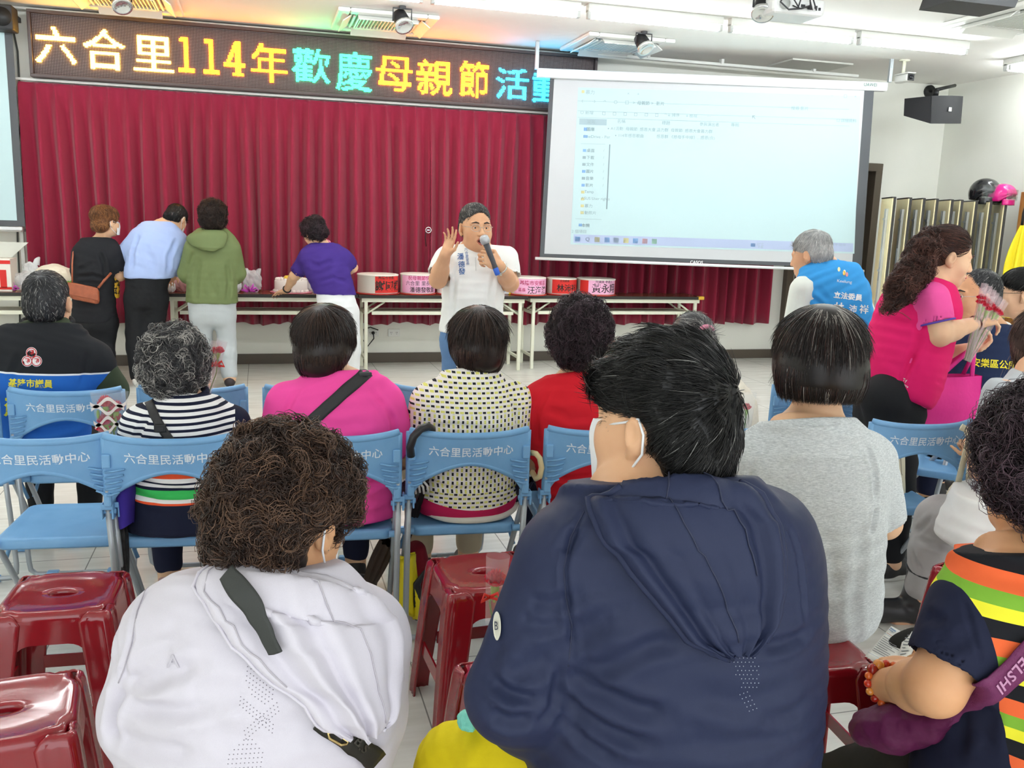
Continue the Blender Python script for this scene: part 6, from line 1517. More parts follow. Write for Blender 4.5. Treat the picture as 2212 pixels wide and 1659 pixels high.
# ------------------------------------------------ woman in the rainbow stripes (right edge)
R0 = 1.12
def rainbow(t):
    o = t.obj(); sx = t.n('ShaderNodeSeparateXYZ'); t.l(o, sx.inputs[0]); x, z = sx.outputs[0], sx.outputs[2]
    zt = zat(2150, 1248, R0-.04); per = (zat(2150, 1243, R0-.13)-zat(2150, 1633, R0-.13))/3
    q = t.math('SUBTRACT', zt, t.math('ADD', z, t.math('MULTIPLY', x, .10)))
    fr = t.math('FRACT', t.math('DIVIDE', t.math('ADD', q, 0.0), per))
    st = t.ramp(fr, [(0, '#ee6b3c'), (.285, '#7fb23a'), (.5, '#eee83a'), (.71, '#1c1d22')], True)
    st = t.mix(t.math('LESS_THAN', q, 0.0), st, '#1c1d22')
    xb = t.math('ADD', x, t.math('MULTIPLY', q, -.28)); p = W(2066, 1243, y=R0-.01)
    return t.mix(t.math('LESS_THAN', xb, p[0]-R_X), st, '#20243a')
R_X = float(W(2250, 1000, y=R0)[0])
C_rain = cloth('rainbow_jersey', '#20243a', fold=.25, pat=rainbow)
f = sitter('person in a rainbow striped shirt at the right edge holding a paper', R0, [(1190, 2200, 2330, .060, .03), (1218, 2150, 2385, .08, .02), (1262, 2086, 2430, .115, .0), (1330, 2075, 2440, .135, .0), (1440, 2085, 2440, .145, .0), (1560, 2090, 2430, .155, .0), (1660, 2030, 2440, .165, .02), (1760, 2010, 2440, .17, .03)], (2268, 1022), .2, .99, skin='#d6a378',
           arms={'L': ((2106, 1318), (2000, 1492, .0)), 'R': ((2425, 1318), (2460, 1500, .04))}, ar=(.056, .046, .039, .028), seatz=.46, lr=(.095, .07, .045))
f.R_X = R_X
f.arms['L'] = (f.arms['L'][0], W(2020, 1484, y=R0-.01), W(1912, 1478, y=R0+.17)); f.hands['L'] = dict(d=(.8, .55, .15), pn=(.3, 0, -1), side=-1, curl=(.35, .4, .45, .5), thumb=.6)
f.legs['L'][1] = tuple(W(1790, 1655, y=R0+.36)+V3((0, 0, -.075)))
f.t.location.x = R_X
f.h = .005; seat_finish(f, None, cloth('trouser_blackbrown', '#232220'), SHOE_D)
o, s = f.garment('t_shirt', C_rain, .006, sleeve={'L': .74, 'R': .8}, cuts=[(W(2260, 1182, y=R0), (0, .25, 1))], h=.0055, amp=.003, fscale=13, seed=31, folds=lambda s: [([s.px(*q) for q in P], w, d) for P, w, d in (
    ([(2066, 1245), (2092, 1330), (2118, 1430)], .005, .003), ([(2010, 1380), (2060, 1390), (2110, 1370)], .014, .004), ([(2100, 1500), (2080, 1560), (2060, 1620)], .02, .006), ([(2130, 1520), (2120, 1600)], .018, .005), ([(2000, 1330), (2040, 1345)], .012, .004))])
st = thing('shoulder_bag', 'plum purple pouch bag with a lettered strap on the lap of the rainbow shirt', 'bag', W(1950, 1575, y=R0+.12))
b = band(s, [(2240, 1390), (2190, 1440), (2140, 1480), (2085, 1512), (2040, 1545)], [62, 50], .012); o = b.build('strap', mat('plum_webbing', '#6d2757', .6, bump=.3, bscale=300), st, world=True); o.modifiers.new('th', 'SOLIDIFY').thickness = .003
surf_text('strap_lettering', s, 'HELSHI', 34, (2190, 1440), mat('plum_print', '#c48fb2', .6), o, .02, rot=math.pi-.75, lift=.0145, spacing=1.1)
M_pouch = cloth('plum_nylon', '#5a1f45', rough=.5, fold=.9, fscale=14)
S_ = Sdf(); P0 = [W(1878, 1572, y=R0+.16), W(1935, 1572, y=R0+.12), W(2005, 1560, y=R0+.07), W(2050, 1545, y=R0+.02)]
S_.path(P0, [.034, .04, .030, .012], .03); S_.cap(W(1900, 1560, y=R0+.22), W(1990, 1560, y=R0+.14), .030, .03, .03)
V, Q = S_.mesh(.005, 2); N = vnormals(V, Q); V = V+N*(.004*sines(V.astype(float), 3, 60))[:, None]; put('pouch', V, Q, M_pouch, st)
hair(f.t, f.H, [((0, -.012, .055), (.106, .120, .104)), ((0, -.055, -.01), (.102, .085, .085)), ((0, -.07, -.085), (.080, .052, .065)), ((-.062, .0, .02), (.05, .075, .08)), ((.062, .0, .02), (.048, .075, .075))], HM_plum, 14000, .03, .0009, 'curl', 32, subs=[((0, .122, -.035), (.088, .078, .10))], h=.005, capv=.15, bump=.007, curl=.014, clump=520, lift=.5)
br = thing('bead_bracelet', 'orange red bead bracelet on the wrist at the lower right', 'bracelet', f.arms['L'][2])
wd_ = nrm(V3(f.arms['L'][2])-V3(f.arms['L'][1])); u_ = nrm(np.cross(wd_, (0, 0, 1))); v_ = np.cross(wd_, u_); cols = ['#c8371f', '#e06a2c', '#9c2418', '#d88a3a']
for k in range(16):
    a = 2*math.pi*k/16; b = MB(); c_ = V3(f.arms['L'][2])-wd_*.012+(u_*math.cos(a)+v_*math.sin(a))*.036; b.ball(c_, .0075 if k not in (10, 11) else .011, 7); b.build('bead', mat('bead_'+cols[k % 4], cols[k % 4], .15, coat=.4), br, world=True)
# paper in the hand
pc_ = [W(1868, 1418, y=R0+.50), W(1934, 1452, y=R0+.38), W(1925, 1352, y=R0+.60), W(1980, 1390, y=R0+.46)]
pp = thing('leaflet', 'open printed leaflet held by the person in the rainbow shirt', 'leaflet', V3(pc_[0]))
QL = quad_fn([pc_[0], pc_[1], pc_[2], pc_[3]])
M_paper = mat('paper', '#f1f1ec', .7); M_inkb = mat('ink_blue', '#7d96b4', .7); M_ink = mat('ink_grey', '#8a8c90', .7); M_inkr = mat('ink_red', '#c79a96', .7)
b = MB(); b.grid(lambda u, v: QL(u, v, .004*math.sin(math.pi*u)), 10, 10); o = b.build('page', M_paper, pp, world=True); o.modifiers.new('th', 'SOLIDIFY').thickness = .0006
b = MB(); QL2 = quad_fn([W(1934, 1452, y=R0+.38), W(1962, 1436, y=R0+.38), W(1958, 1362, y=R0+.52), W(1990, 1376, y=R0+.44)]); b.grid(lambda u, v: QL2(u, v, .005), 6, 8); o2 = b.build('page', M_paper, pp, world=True); o2.modifiers.new('th', 'SOLIDIFY').thickness = .0006
def lines(Q_, m, rows, par, nm):
    b = MB()
    for (u0, u1, v, h_) in rows: b.add([Q_(u0, v-h_, .0065), Q_(u1, v-h_, .0065), Q_(u1, v+h_, .0065), Q_(u0, v+h_, .0065)], [(0, 1, 2, 3)])
    b.build(nm, m, par, world=True)
lines(QL, M_ink, [(.12, .5+.35*((k*7) % 5)/5, .62-k*.055, .010) for k in range(9)], o, 'printed_lines')
lines(QL, M_inkb, [(.1, .32, .90, .02), (.1, .26, .85, .012), (.5, .85, .86, .012), (.5, .8, .81, .012), (.06, .94, .70, .004), (.06, .94, .08, .004)], o, 'printed_lines')
lines(QL, M_inkr, [(.5, .9, .76, .008), (.12, .6, .74, .008)], o, 'printed_lines')
lines(QL2, M_ink, [(.15, .4+.4*((k*3) % 4)/4, .85-k*.085, .014) for k in range(9)], o2, 'printed_lines')
# ------------------------------------------------ person in rubber boots
B0 = 2.45
C_lg = cloth('light_grey_cotton', '#b9bec3', fold=.3); C_tro = cloth('pale_grey_trouser', '#b8b6b6', fold=.5, fscale=9); C_whi = cloth('white_cotton_shirt', '#f0f0ee', fold=.4)
M_rub = mat('black_rubber', '#2c2c2f', .3, coat=.15)
px3 = lambda x, y, dy=0: W(x, y, y=B0+dy)
f = Fig('person in black rubber boots and pale grey trousers seated at the right edge', (px3(2190, 1150)[0], B0), '#e2b592', .006)
hx = px3(2160, 1120)
f.secs = [(px3(2232, 800, .05)+V3((0, 0, .0)), .06, .055), (px3(2228, 830, .04), .10, .08), (px3(2222, 870, .02), .165, .11), (px3(2212, 960, 0), .17, .12), (px3(2192, 1060, 0), .165, .125), (px3(2160, 1130, 0), .18, .14)]
f.side = nrm((.62, .55, 0)); f.H = Head(px3(2258, 740, .10), .15, .05, 0, .98); f.neck = f.secs[0][0]; f.headopt = {}
f.arms = {'L': (px3(2168, 852, -.10), px3(2124, 1012, -.05), px3(2112, 985, .14)), 'R': (px3(2262, 880, .15), px3(2240, 1010, .25), px3(2180, 1010, .40))}
f.hands = {'L': dict(d=(-.35, .45, .7), pn=(.3, .9, -.1), side=1, curl=(1.3, 1.3, 1.3, 1.3), s=.75, spread=.0)}
f.legs = {'L': (px3(2140, 1125, -.02), px3(2032, 1118, .22), px3(1982, 1310, .28), px3(1935, 1338, .30)), 'R': (px3(2190, 1125, .15), px3(2100, 1115, .42), px3(2085, 1290, .42), px3(2040, 1310, .45))}
f.lr = (.088, .070, .055); f.ar = (.05, .045, .038, .028)
f.body()
f.garment('t_shirt', C_lg, .005, sleeve=.78, cuts=[(f.secs[0][0], (0, 0, 1))], seed=41)
o, s = f.garment('trousers', C_tro, .006, torso=False, legs=1.75, extra=lambda S: S.loft([(f.secs[-1][0], .17, .14), (f.secs[-1][0]+V3((0, 0, .05)), .17, .13)], f.side), seed=42, amp=.005, fscale=22, folds=lambda s: [([s.px(*q) for q in P], w, d) for P, w, d in (([(1985, 1165), (2030, 1180), (2070, 1175)], .014, .010), ([(1980, 1150), (2010, 1120)], .012, .006), ([(2060, 1110), (2070, 1160)], .014, .008), ([(1970, 1190), (1985, 1230)], .012, .006))])
o, s = f.garment('white_shirt', C_whi, .022, seed=43, secs=[(px3(2185, 1058, 0), .175, .135), (px3(2160, 1110, 0), .195, .16), (px3(2140, 1175, 0), .20, .17)], cuts=[(px3(2130, 1198, -.05), (.12, .1, -1)), (px3(2185, 1062, 0), (0, 0, 1))], amp=.006)
for k in f.legs:
    kn, an, to = [V3(q) for q in f.legs[k][1:4]]; S_ = Sdf(); up = an+(kn-an)*.42; d = nrm((to-an)*[1, 1, 0]); an0 = V3((an[0], an[1], .09))
    S_.cap(up, an0+V3((0, 0, .03)), .074, .058, .03); S_.cap(an0, (an0[0], an0[1], .055), .056, .052, .03); S_.cap((an0[0], an0[1], .05), (an0[0]+d[0]*.16, an0[1]+d[1]*.16, .048), .048, .046, .03)
    S_.cut((0, 0, .004), (0, 0, -1)); S_.cut(up, nrm(up-an)); S_.cap(up-nrm(up-an)*.03, up+nrm(up-an)*.06, .067, .067, .004, 's'); V, Q = S_.mesh(.006, 2); o = put('rubber_boot', V, Q, M_rub, f.t)
    b = MB(); ax = nrm(up-an); u_ = nrm(np.cross(ax, (0, 1, 0))); v_ = np.cross(ax, u_); b.tube([up+(u_*math.cos(a)+v_*math.sin(a))*.072 for a in [k2*math.pi/12 for k2 in range(24)]], .005, 6, closed=True); b.build('boot_rim', M_rub, o, world=True)
hair(f.t, f.H, [((0, -.012, .05), (.092, .108, .092)), ((0, -.06, -.04), (.09, .07, .10)), ((0, -.07, -.10), (.075, .05, .07)), ((-.06, .03, .0), (.04, .06, .09))], hair_mat('hair_soft_brown', '#33231f', '#54403a', '#7c645a'), 3500, .09, .001, 'fall', 44, subs=[((0, .118, -.04), (.085, .08, .11))], jitter=.12, lift=.1)
# ================================================================== people standing at the tables and at the right
def stander(label, y0, rows, headpx, yaw, s, arms, legs, skin=SKIN, pitch=0, roll=0, hy=0., side=(1, 0, 0), h=.008, ho=None, hands=None, ar=(.047, .042, .036, .027), lr=(.085, .060, .042), toe=(0, .14)):
    f = Fig(label, (W(headpx[0], headpx[1], y=y0)[0], y0), skin, h); f.prof(y0, rows); f.side = V3(side)
    f.H = Head(W(headpx[0], headpx[1], y=y0+hy), yaw, pitch, roll, s); f.headopt = ho or {}; f.neck = f.secs[0][0]; f.neckr = .054*s; f.ar = ar; f.lr = lr
    for k, a in arms.items(): f.arms[k] = tuple(W(q[0], q[1], y=y0+(q[2] if len(q) > 2 else 0)) for q in a)
    for k, a in legs.items():
        p = [W(q[0], q[1], y=y0+(q[2] if len(q) > 2 else 0)) for q in a[:2]]; an = W(a[2][0], a[2][1], z=.085); f.legs[k] = [p[0], p[1], an, an+V3((toe[0], toe[1], -.05))]
    if hands: f.hands = hands
    else:
        for k in arms: d = nrm(f.arms[k][2]-f.arms[k][1]); f.hands[k] = dict(d=d, pn=(0, -.3, -1), side=-1 if k == 'R' else 1, curl=(.3, .35, .4, .45), s=.9)
    return f
def dress(f, top, topm, pants, shoe_m, sleeve, hemz, neckcut, ankle=1.9, o=.011, seed=1, folds=(), pelvis=None, h=.009, topkw={}, amp=.005, po=.004):
    f.body()
    p = pelvis or f.secs[-1]; up = [(c, a, b) for c, a, b in f.secs if c[2] < (hemz if hemz else p[0][2]+.05)+.13 and c[2] > p[0][2]+.01]
    f.garment('trousers', pants, po, torso=False, legs=ankle, pre=lambda S: S.loft(up+[(p[0], p[1], p[2]), (p[0]+V3((0, 0, -.07)), p[1]*.95, p[2]*.93)], f.side, -.002), seed=seed+50, h=h, amp=.0025, fscale=22)
    r = f.garment(top, topm, o, sleeve=sleeve, cuts=[(f.secs[0][0]+V3((0, 0, neckcut)), (0, .2, 1))]+([((0, 0, hemz), (0, 0, -1))] if hemz else []), seed=seed, h=h, amp=amp, fscale=18, folds=folds, **topkw)
    for k in f.legs: shoe(f.t, f.legs[k][2], f.legs[k][3], shoe_m)
    return r
pl = lambda *a: (lambda s: [([s.px(*q) for q in P], w, d) for P, w, d in a])
# woman in black
Y = 8.12
f = stander('person in a black t-shirt with a brown shoulder bag, standing at the table', Y, [(516, 198, 242, .05, .02), (526, 184, 254, .07, .01), (542, 168, 256, .10, 0), (575, 160, 248, .125, 0), (615, 159, 244, .13, 0), (655, 160, 246, .14, 0), (690, 158, 250, .145, 0)], (230, 480), -.85, .96, {'L': [(176, 550, .02), (170, 598, .05), (196, 610, .28)], 'R': [(246, 550, 0), (258, 594, .03), (252, 588, .30)]}, {'L': [(188, 698), (196, 745), (205, 822)], 'R': [(226, 698), (222, 745), (228, 820)]}, ar=(.055, .052, .046, .032), lr=(.10, .082, .058))
o, s = dress(f, 't_shirt', cloth('black_jersey', '#25262a'), cloth('black_slacks', '#222326'), SHOE_D, .82, None, 0, seed=61, folds=pl(([(215, 545), (225, 570), (228, 600)], .02, .01), ([(165, 600), (200, 595), (235, 605)], .02, .008), ([(170, 585), (200, 570)], .02, .006)))
hair(f.t, f.H, [((0, -.012, .05), (.095, .115, .095)), ((0, -.06, -.02), (.09, .07, .075)), ((0, -.05, .07), (.08, .08, .07))], HM_red, 2500, .05, .0018, 'fall', 62, subs=[((0, .115, -.03), (.085, .075, .10)), ((.1, .01, -.02), (.035, .03, .04))], h=.008, jitter=.5, lift=.3)
mask(f.t, f.H, M_mask); glasses(f.t, f.H, M_silver); face_parts(f.t, f.H, f.skin, browsize=.8)
bg = thing('shoulder_bag', 'brown leather shoulder bag on the hip of the person in black', 'bag', W(185, 635, y=Y-.2))
M_lea = mat('brown_leather', '#a3593c', .4, var=.15, vscale=20, bump=.2, bscale=120)
pb = [W(x, y, y=Y-.19) for x, y in ((156, 610), (212, 622), (203, 660), (158, 642))]; m_ = sum(pb)/4; ux, uz = nrm(pb[1]-pb[0]), nrm(pb[0]-pb[3]); uy = np.cross(uz, ux)
b = MB(); b.box(m_, (.225, .085, .135), R=np.stack([ux, uy, uz], 1), bev=.03); b.build('body', M_lea, bg, world=True)
b = MB(); b.box(m_+uz*.02-uy*.048*(1 if uy[1] > 0 else -1), (.225, .012, .10), R=np.stack([ux, uy, uz], 1), bev=.005); b.build('flap', M_lea, bg, world=True)
b = MB(); b.tube([pb[0]+uz*.0, W(156, 570, y=Y-.12), W(158, 545, y=Y-.05), W(175, 522, y=Y), W(215, 520, y=Y+.02)], .007, 6); b.tube([pb[1], W(225, 606, y=Y-.16), W(240, 590, y=Y-.1)], .010, 6); b.build('strap', M_lea, bg, world=True)
def leop(t): n = t.noise(t.obj(), 45, 2); t.l(t.ramp(n, [(.46, '#2b2212'), (.5, '#d8a92e')]), t.b.inputs['Base Color'])
sc = W(244, 620, y=Y+.02); b = MB(); b.grid(lambda u, v: (sc[0]+.05*math.cos(2*math.pi*u)*(1-.2*v+.15*math.cos(14*u)), sc[1]+.04*math.sin(2*math.pi*u), sc[2]+.08-.17*v), 24, 8, closeu=True); tag(b.build('scarf', mat('leopard_cloth', '#d8a92e', .7, fn=leop)), 'yellow and black leopard print scarf hanging beside the person in black', 'scarf')
# man in the light blue jacket
Y = 8.08
f = stander('person in a light blue jacket and black trousers bowing over the table', Y, [(482, 340, 388, .055, .10), (494, 312, 396, .085, .08), (515, 292, 396, .115, .04), (550, 278, 392, .13, .0), (585, 272, 372, .135, 0), (605, 270, 364, .14, 0), (640, 272, 360, .14, 0)], (380, 474), -.55, 1.0, {'L': [(300, 512, .02), (268, 548, .08), (272, 572, .32)], 'R': [(386, 520, .05), (386, 572, .06), (372, 598, .32)]}, {'L': [(294, 645), (294, 720), (298, 812)], 'R': [(338, 645), (332, 715), (322, 806)]}, pitch=.75, hy=.12, ar=(.058, .056, .046, .034), lr=(.086, .074, .056))
o, s = dress(f, 'jacket', cloth('light_blue_cotton', '#a9bdea'), cloth('black_slacks', '#222326'), SHOE_W, 1.9, zat(320, 600, Y), .0, seed=63, ankle=1.98, folds=pl(([(300, 505), (288, 540), (284, 580)], .02, .01), ([(380, 520), (365, 555), (362, 590)], .02, .012), ([(310, 530), (330, 560), (332, 590)], .03, .006)))
b = MB(); n0 = f.secs[0][0]; b.tube([n0+V3((.075*math.cos(a), .06*math.sin(a), .012+.025*math.sin(a))) for a in [k*math.pi/10 for k in range(20)]], .016, 6, closed=True); b.build('collar', MATS['light_blue_cotton'], f.t, world=True)
hair(f.t, f.H, [((0, -.012, .046), (.081, .102, .084)), ((0, -.045, -.01), (.079, .068, .066))], HM_black, 2500, .03, .0015, 'crown', 64, subs=[((0, .118, -.03), (.085, .075, .10)), ((.095, .012, -.02), (.036, .04, .045)), ((-.095, .012, -.02), (.036, .04, .045))], h=.007, jitter=.25)
mask(f.t, f.H, M_mask)
# person in the olive jacket
Y = 7.98
f = stander('person in an olive hooded windbreaker and grey trousers at the table', Y, [(496, 434, 484, .055, .02), (508, 416, 502, .08, .01), (530, 406, 512, .11, 0), (570, 407, 511, .13, 0), (610, 406, 510, .135, 0), (650, 405, 511, .14, 0), (675, 408, 508, .14, 0)], (460, 470), .0, .95, {'L': [(418, 540, 0), (402, 590, .04), (415, 605, .28)], 'R': [(501, 540, 0), (513, 590, .04), (500, 605, .28)]}, {'L': [(437, 680), (438, 740), (440, 826)], 'R': [(486, 680), (490, 740), (496, 815)]}, ar=(.058, .056, .05, .04), lr=(.078, .068, .055))
C_ol = cloth('olive_nylon', '#6f7d52', rough=.6)
o, s = dress(f, 'jacket', C_ol, cloth('light_grey_slacks', '#b9c0c3'), mat('shoe_black_white', '#3c3336', .6), 1.9, zat(460, 657, Y-.13), .01, seed=65, o=.012, folds=pl(([(430, 560), (425, 600), (422, 645)], .022, .008), ([(490, 570), (496, 610), (492, 650)], .022, .01), ([(455, 590), (462, 640)], .03, .008), ([(420, 545), (408, 575)], .02, .008)))
draped_hood(s, [(434, 500), (412, 508), (402, 518), (415, 532), (440, 543)], [(482, 500), (492, 508), (492, 520), (484, 535), (462, 545)], lambda u, v: .02+.045*math.sin(math.pi*u)**.7*min(1, v*3+.3)*(1-.4*v)+.012*math.exp(-((v-.8)/.1)**2), C_ol, nu=20, nv=16)
hair(f.t, f.H, [((0, -.012, .05), (.105, .118, .098)), ((0, -.05, -.02), (.104, .08, .08))], HM_dark, 3000, .045, .0018, 'curl', 66, subs=[((0, .118, -.03), (.085, .075, .10))], h=.007, bump=.006, curl=.02, clump=200)
# woman in purple
Y = 7.98
f = stander('person in a purple polo shirt and white trousers leaning over the white cake', Y, [(526, 676, 712, .05, .10), (538, 656, 736, .08, .08), (560, 650, 750, .11, .04), (595, 668, 754, .125, .0), (630, 682, 764, .13, -.02), (665, 686, 770, .14, -.04)], (678, 504), .55, .95, {'L': [(664, 556, .06), (636, 596, .16), (618, 628, .40)], 'R': [(744, 556, .02), (762, 578, .10), (742, 592, .30)]}, {'L': [(708, 675), (704, 730), (680, 808)], 'R': [(750, 675), (756, 730), (762, 805)]}, pitch=.45, hy=.10, ar=(.05, .045, .036, .027), lr=(.10, .078, .052), toe=(-.03, .14))
f.hands['L'] = dict(d=(-.6, .7, -.25), pn=(0, -.2, -1), side=1, curl=(.2, .25, .3, .3), s=.95)
o, s = dress(f, 'polo_shirt', cloth('purple_jersey', '#453083'), cloth('white_slacks', '#eceff1'), SHOE_W, .8, zat(725, 637, Y-.1), .0, seed=67, folds=pl(([(668, 570), (690, 575), (720, 560)], .025, .008), ([(690, 610), (720, 600), (750, 610)], .02, .006)))
b = MB(); n0 = f.secs[0][0]; b.tube([n0+V3((.07*math.cos(a), .055*math.sin(a), .004+.02*math.sin(a))) for a in [k*math.pi/10 for k in range(20)]], .018, 6, closed=True); b.build('collar', cloth('pink_collar', '#e884ae'), f.t, world=True)
b = MB(); wr = f.arms['L'][2]; d_ = nrm(f.arms['L'][2]-f.arms['L'][1]); u_ = nrm(np.cross(d_, (0, 0, 1))); v_ = np.cross(d_, u_); b.tube([wr-d_*.03+(u_*math.cos(a)+v_*math.sin(a))*.031 for a in [k*math.pi/8 for k in range(16)]], .009, 6, closed=True); b.build('wrist_band', M_black, f.t, world=True)
hair(f.t, f.H, [((0, -.012, .05), (.098, .112, .095)), ((0, -.055, -.01), (.095, .075, .075))], HM_plum, 3000, .04, .0018, 'curl', 68, subs=[((0, .115, -.03), (.085, .075, .10))], h=.007, bump=.006, curl=.018, clump=180)
# ------------------------------------------------ the speaker
Y = 4.70
f = stander('person in a white polo shirt speaking into a microphone with one hand raised', Y, [(530, 992, 1064, .058, .02), (541, 972, 1086, .078, .01), (560, 958, 1098, .105, 0), (595, 964, 1086, .125, 0), (640, 962, 1082, .140, 0), (690, 960, 1080, .142, 0), (722, 956, 1080, .138, 0)], (1027, 493), math.pi+.10, 1.0, {'R': [(966, 562, 0), (946, 604, -.06), (962, 550, -.20)], 'L': [(1090, 560, 0), (1102, 612, -.06), (1078, 574, -.24)]}, {'L': [(990, 735), (985, 850), (985, 1052)], 'R': [(1045, 735), (1050, 850), (1052, 1046)]}, skin='#dfb08a', h=.0042, ho=dict(mouth=1., fat=.005, jaw=1.08), hy=-.03, ar=(.050, .046, .040, .028), toe=(0, -.15),
            hands={'R': dict(d=(.28, -.10, .95), pn=(-.75, -.6, .0), side=1, curl=(.12, .2, .3, .38), thumb=.3, s=.80, spread=.05), 'L': dict(d=(-.80, -.15, .45), pn=(-.35, .85, -.15), side=-1, curl=(1.0, 1.05, 1.1, 1.15), thumb=.9, s=.98)})
C_pol = cloth('white_pique', '#f3f5f2', fold=.3)
o, s = dress(f, 'polo_shirt', C_pol, cloth('blue_denim', '#6486b0', weave=300, var=.15), SHOE_D, .78, zat(1018, 716, Y), -.005, seed=71, h=.0065, folds=pl(([(985, 575), (980, 620), (975, 690)], .016, .006), ([(1068, 590), (1060, 640), (1062, 690)], .016, .006), ([(990, 660), (1030, 680), (1060, 670)], .025, .004), ([(975, 560), (970, 590)], .012, .006)))
n0 = f.secs[0][0]; S_ = Sdf()
for q in (-1, 1):
    for dz, rr in ((.018, .007), (.004, .008), (-.010, .007)):
        k_ = .062+.030*(.018-dz)/.028; P_c = [n0+V3((q*k_*math.sin(a), -k_*1.02*math.cos(a), dz+.012*(a/2.9)-.030*(1-a/2.9)**2)) for a in (.25, .7, 1.2, 1.8, 2.4, 3.1)]; S_.path([P_c[0]+V3((q*.012, -.012, -.028))]+P_c, rr, .008)
V, Q = S_.mesh(.004, 2); put('collar', V, Q, C_pol, f.t)
seam('placket', s, [(1027, 556), (1028, 585)], mat('placket_line', '#d5d9d6', .8), .0015, .001)
M_btxt = mat('blue_embroidery', '#2f64a8', .7)
for ch, x, y in (('潘', 995, 554), ('德', 997, 571), ('發', 998, 586)): surf_text('embroidery', s, ch, 15, (x, y), M_btxt, f.t, .01, lift=.002)
for ch, x, y in (('六', 1006.5, 539), ('合', 1007.5, 546.5), ('里', 1008.5, 554), ('里', 1009.5, 561.5), ('長', 1010.5, 569)): surf_text('embroidery', s, ch, 7.5, (x, y), M_btxt, f.t, .0, lift=.002)
H = f.H
hair(f.t, H, [((0, -.018, .05), (.079, .098, .083)), ((0, -.045, -.0), (.078, .068, .06))], hair_mat('hair_short_grey', '#2a2a2c', '#4a4845', '#7b7671', '#a8a49c', .08), 5000, .020, .0011, 'crown', 72, subs=[((0, .108, -.008), (.085, .074, .10)), ((.095, .02, -.03), (.036, .05, .045)), ((-.095, .02, -.03), (.036, .05, .045))], h=.005, jitter=.3, lift=.5, crown=(0, -.07, .1))
face_parts(f.t, H, f.skin, mouth=1., lips='#b5655a'); glasses(f.t, H, M_silver)
wr, el = V3(f.arms['L'][2]), V3(f.arms['L'][1]); d_ = nrm(wr-el); u_ = nrm(np.cross(d_, (0, 0, 1))); v_ = np.cross(d_, u_)
b = MB(); b.tube([wr-d_*.022+(u_*math.cos(a)+v_*math.sin(a))*.031 for a in [k*math.pi/10 for k in range(20)]], .006, 6, closed=True, flat=1); b.cyl(wr-d_*.022-v_*.030*np.sign(v_[1]), wr-d_*.022-v_*.041*np.sign(v_[1]), .016, 16); b.build('wrist_watch', M_silver, f.t, world=True)
ma, mb_ = W(1045, 513, y=Y-.255), W(1071, 582, y=Y-.265); d_ = nrm(ma-mb_)
mic = thing('microphone', 'wireless microphone in the hand of the speaker in white', 'microphone', mb_)
L_ = np.linalg.norm(ma-mb_)
b = MB(); b.lathe([(.012, 0), (.014, .01), (.0145, L_*.6), (.017, L_*.82)], mb_, 16, d_); b.build('handle', mat('mic_grey', '#4d4f55', .4), mic, world=True)
b = MB(); b.lathe([(.012, -.03), (.014, -.025), (.0145, .008)], mb_, 16, d_); b.build('end_cap', mat('mic_blue', '#2d62c8', .4), mic, world=True)
b = MB(); b.lathe([(.018, L_*.80), (.024, L_*.84), (.025, L_*.93), (.022, L_*1.02), (.012, L_*1.07), (.001, L_*1.08)], mb_, 18, d_); b.build('grille', mat('mic_mesh', '#b9bcc0', .35, metal=.7, bump=.6, bscale=900, bdist=.001), mic, world=True)
# ------------------------------------------------ old man in the blue vest
Y = 4.12
f = stander('person with white hair in a bright blue vest over a white long sleeved shirt', Y, [(568, 1760, 1800, .055, .05), (582, 1732, 1826, .085, .04), (604, 1722, 1852, .115, .02), (650, 1744, 1866, .135, 0), (700, 1750, 1876, .14, 0), (760, 1748, 1880, .145, -.02), (820, 1736, 1878, .15, -.03)], (1752, 552), .6, 1.0, {'L': [(1734, 624, .0), (1716, 712, .02), (1700, 760, .25)], 'R': [(1846, 625, .04), (1880, 715, .1), (1850, 780, .3)]}, {'L': [(1770, 840), (1768, 950), (1768, 1120)], 'R': [(1840, 840), (1842, 950), (1842, 1115)]}, skin='#deb08c', pitch=.25, hy=.06, h=.006, ho=dict(fat=.003), ar=(.058, .052, .042, .030))
C_bv = cloth('blue_vest', '#3f9fe6'); C_ws = cloth('white_shirt', '#e8efe8')
f.body()
f.garment('shirt', C_ws, .004, sleeve=1.92, seed=73, secs=[(c, a*.93, b*.93) for c, a, b in f.secs], cuts=[(f.secs[0][0], (0, .2, 1))])
f.garment('trousers', P_black, .004, torso=False, legs=1.9, extra=lambda S: S.loft([(f.secs[-1][0]+V3((0, 0, -.08)), f.secs[-1][1]*.9, f.secs[-1][2]*.9), (f.secs[-1][0]+V3((0, 0, .04)), f.secs[-1][1]*.92, f.secs[-1][2]*.92)], f.side), seed=74, h=.01)
for k in f.legs: shoe(f.t, f.legs[k][2], f.legs[k][3], SHOE_D)
o, s = f.garment('vest', C_bv, .012, sleeve={'L': None, 'R': .12}, cuff=False, seed=75, cuts=[(f.secs[0][0]+V3((0, 0, .0)), (0, .2, 1))], folds=pl(([(1750, 640), (1775, 660), (1772, 690)], .016, .007), ([(1765, 620), (1790, 650)], .016, .004)))
b = MB(); n0 = f.secs[0][0]
b.tube([n0+V3((.075*math.cos(a), .062*math.sin(a), .010+.012*math.sin(a))) for a in [k*math.pi/12 for k in range(24)]], .014, 6, closed=True); b.build('collar', C_bv, f.t, world=True)
b = MB(); b.tube([n0+V3((.090*math.cos(a), .074*math.sin(a), .000+.012*math.sin(a))) for a in [k*math.pi/12 for k in range(24)]], .004, 6, closed=True); b.build('collar_piping', mat('piping_lilac', '#dcd3ee', .7), f.t, world=True)
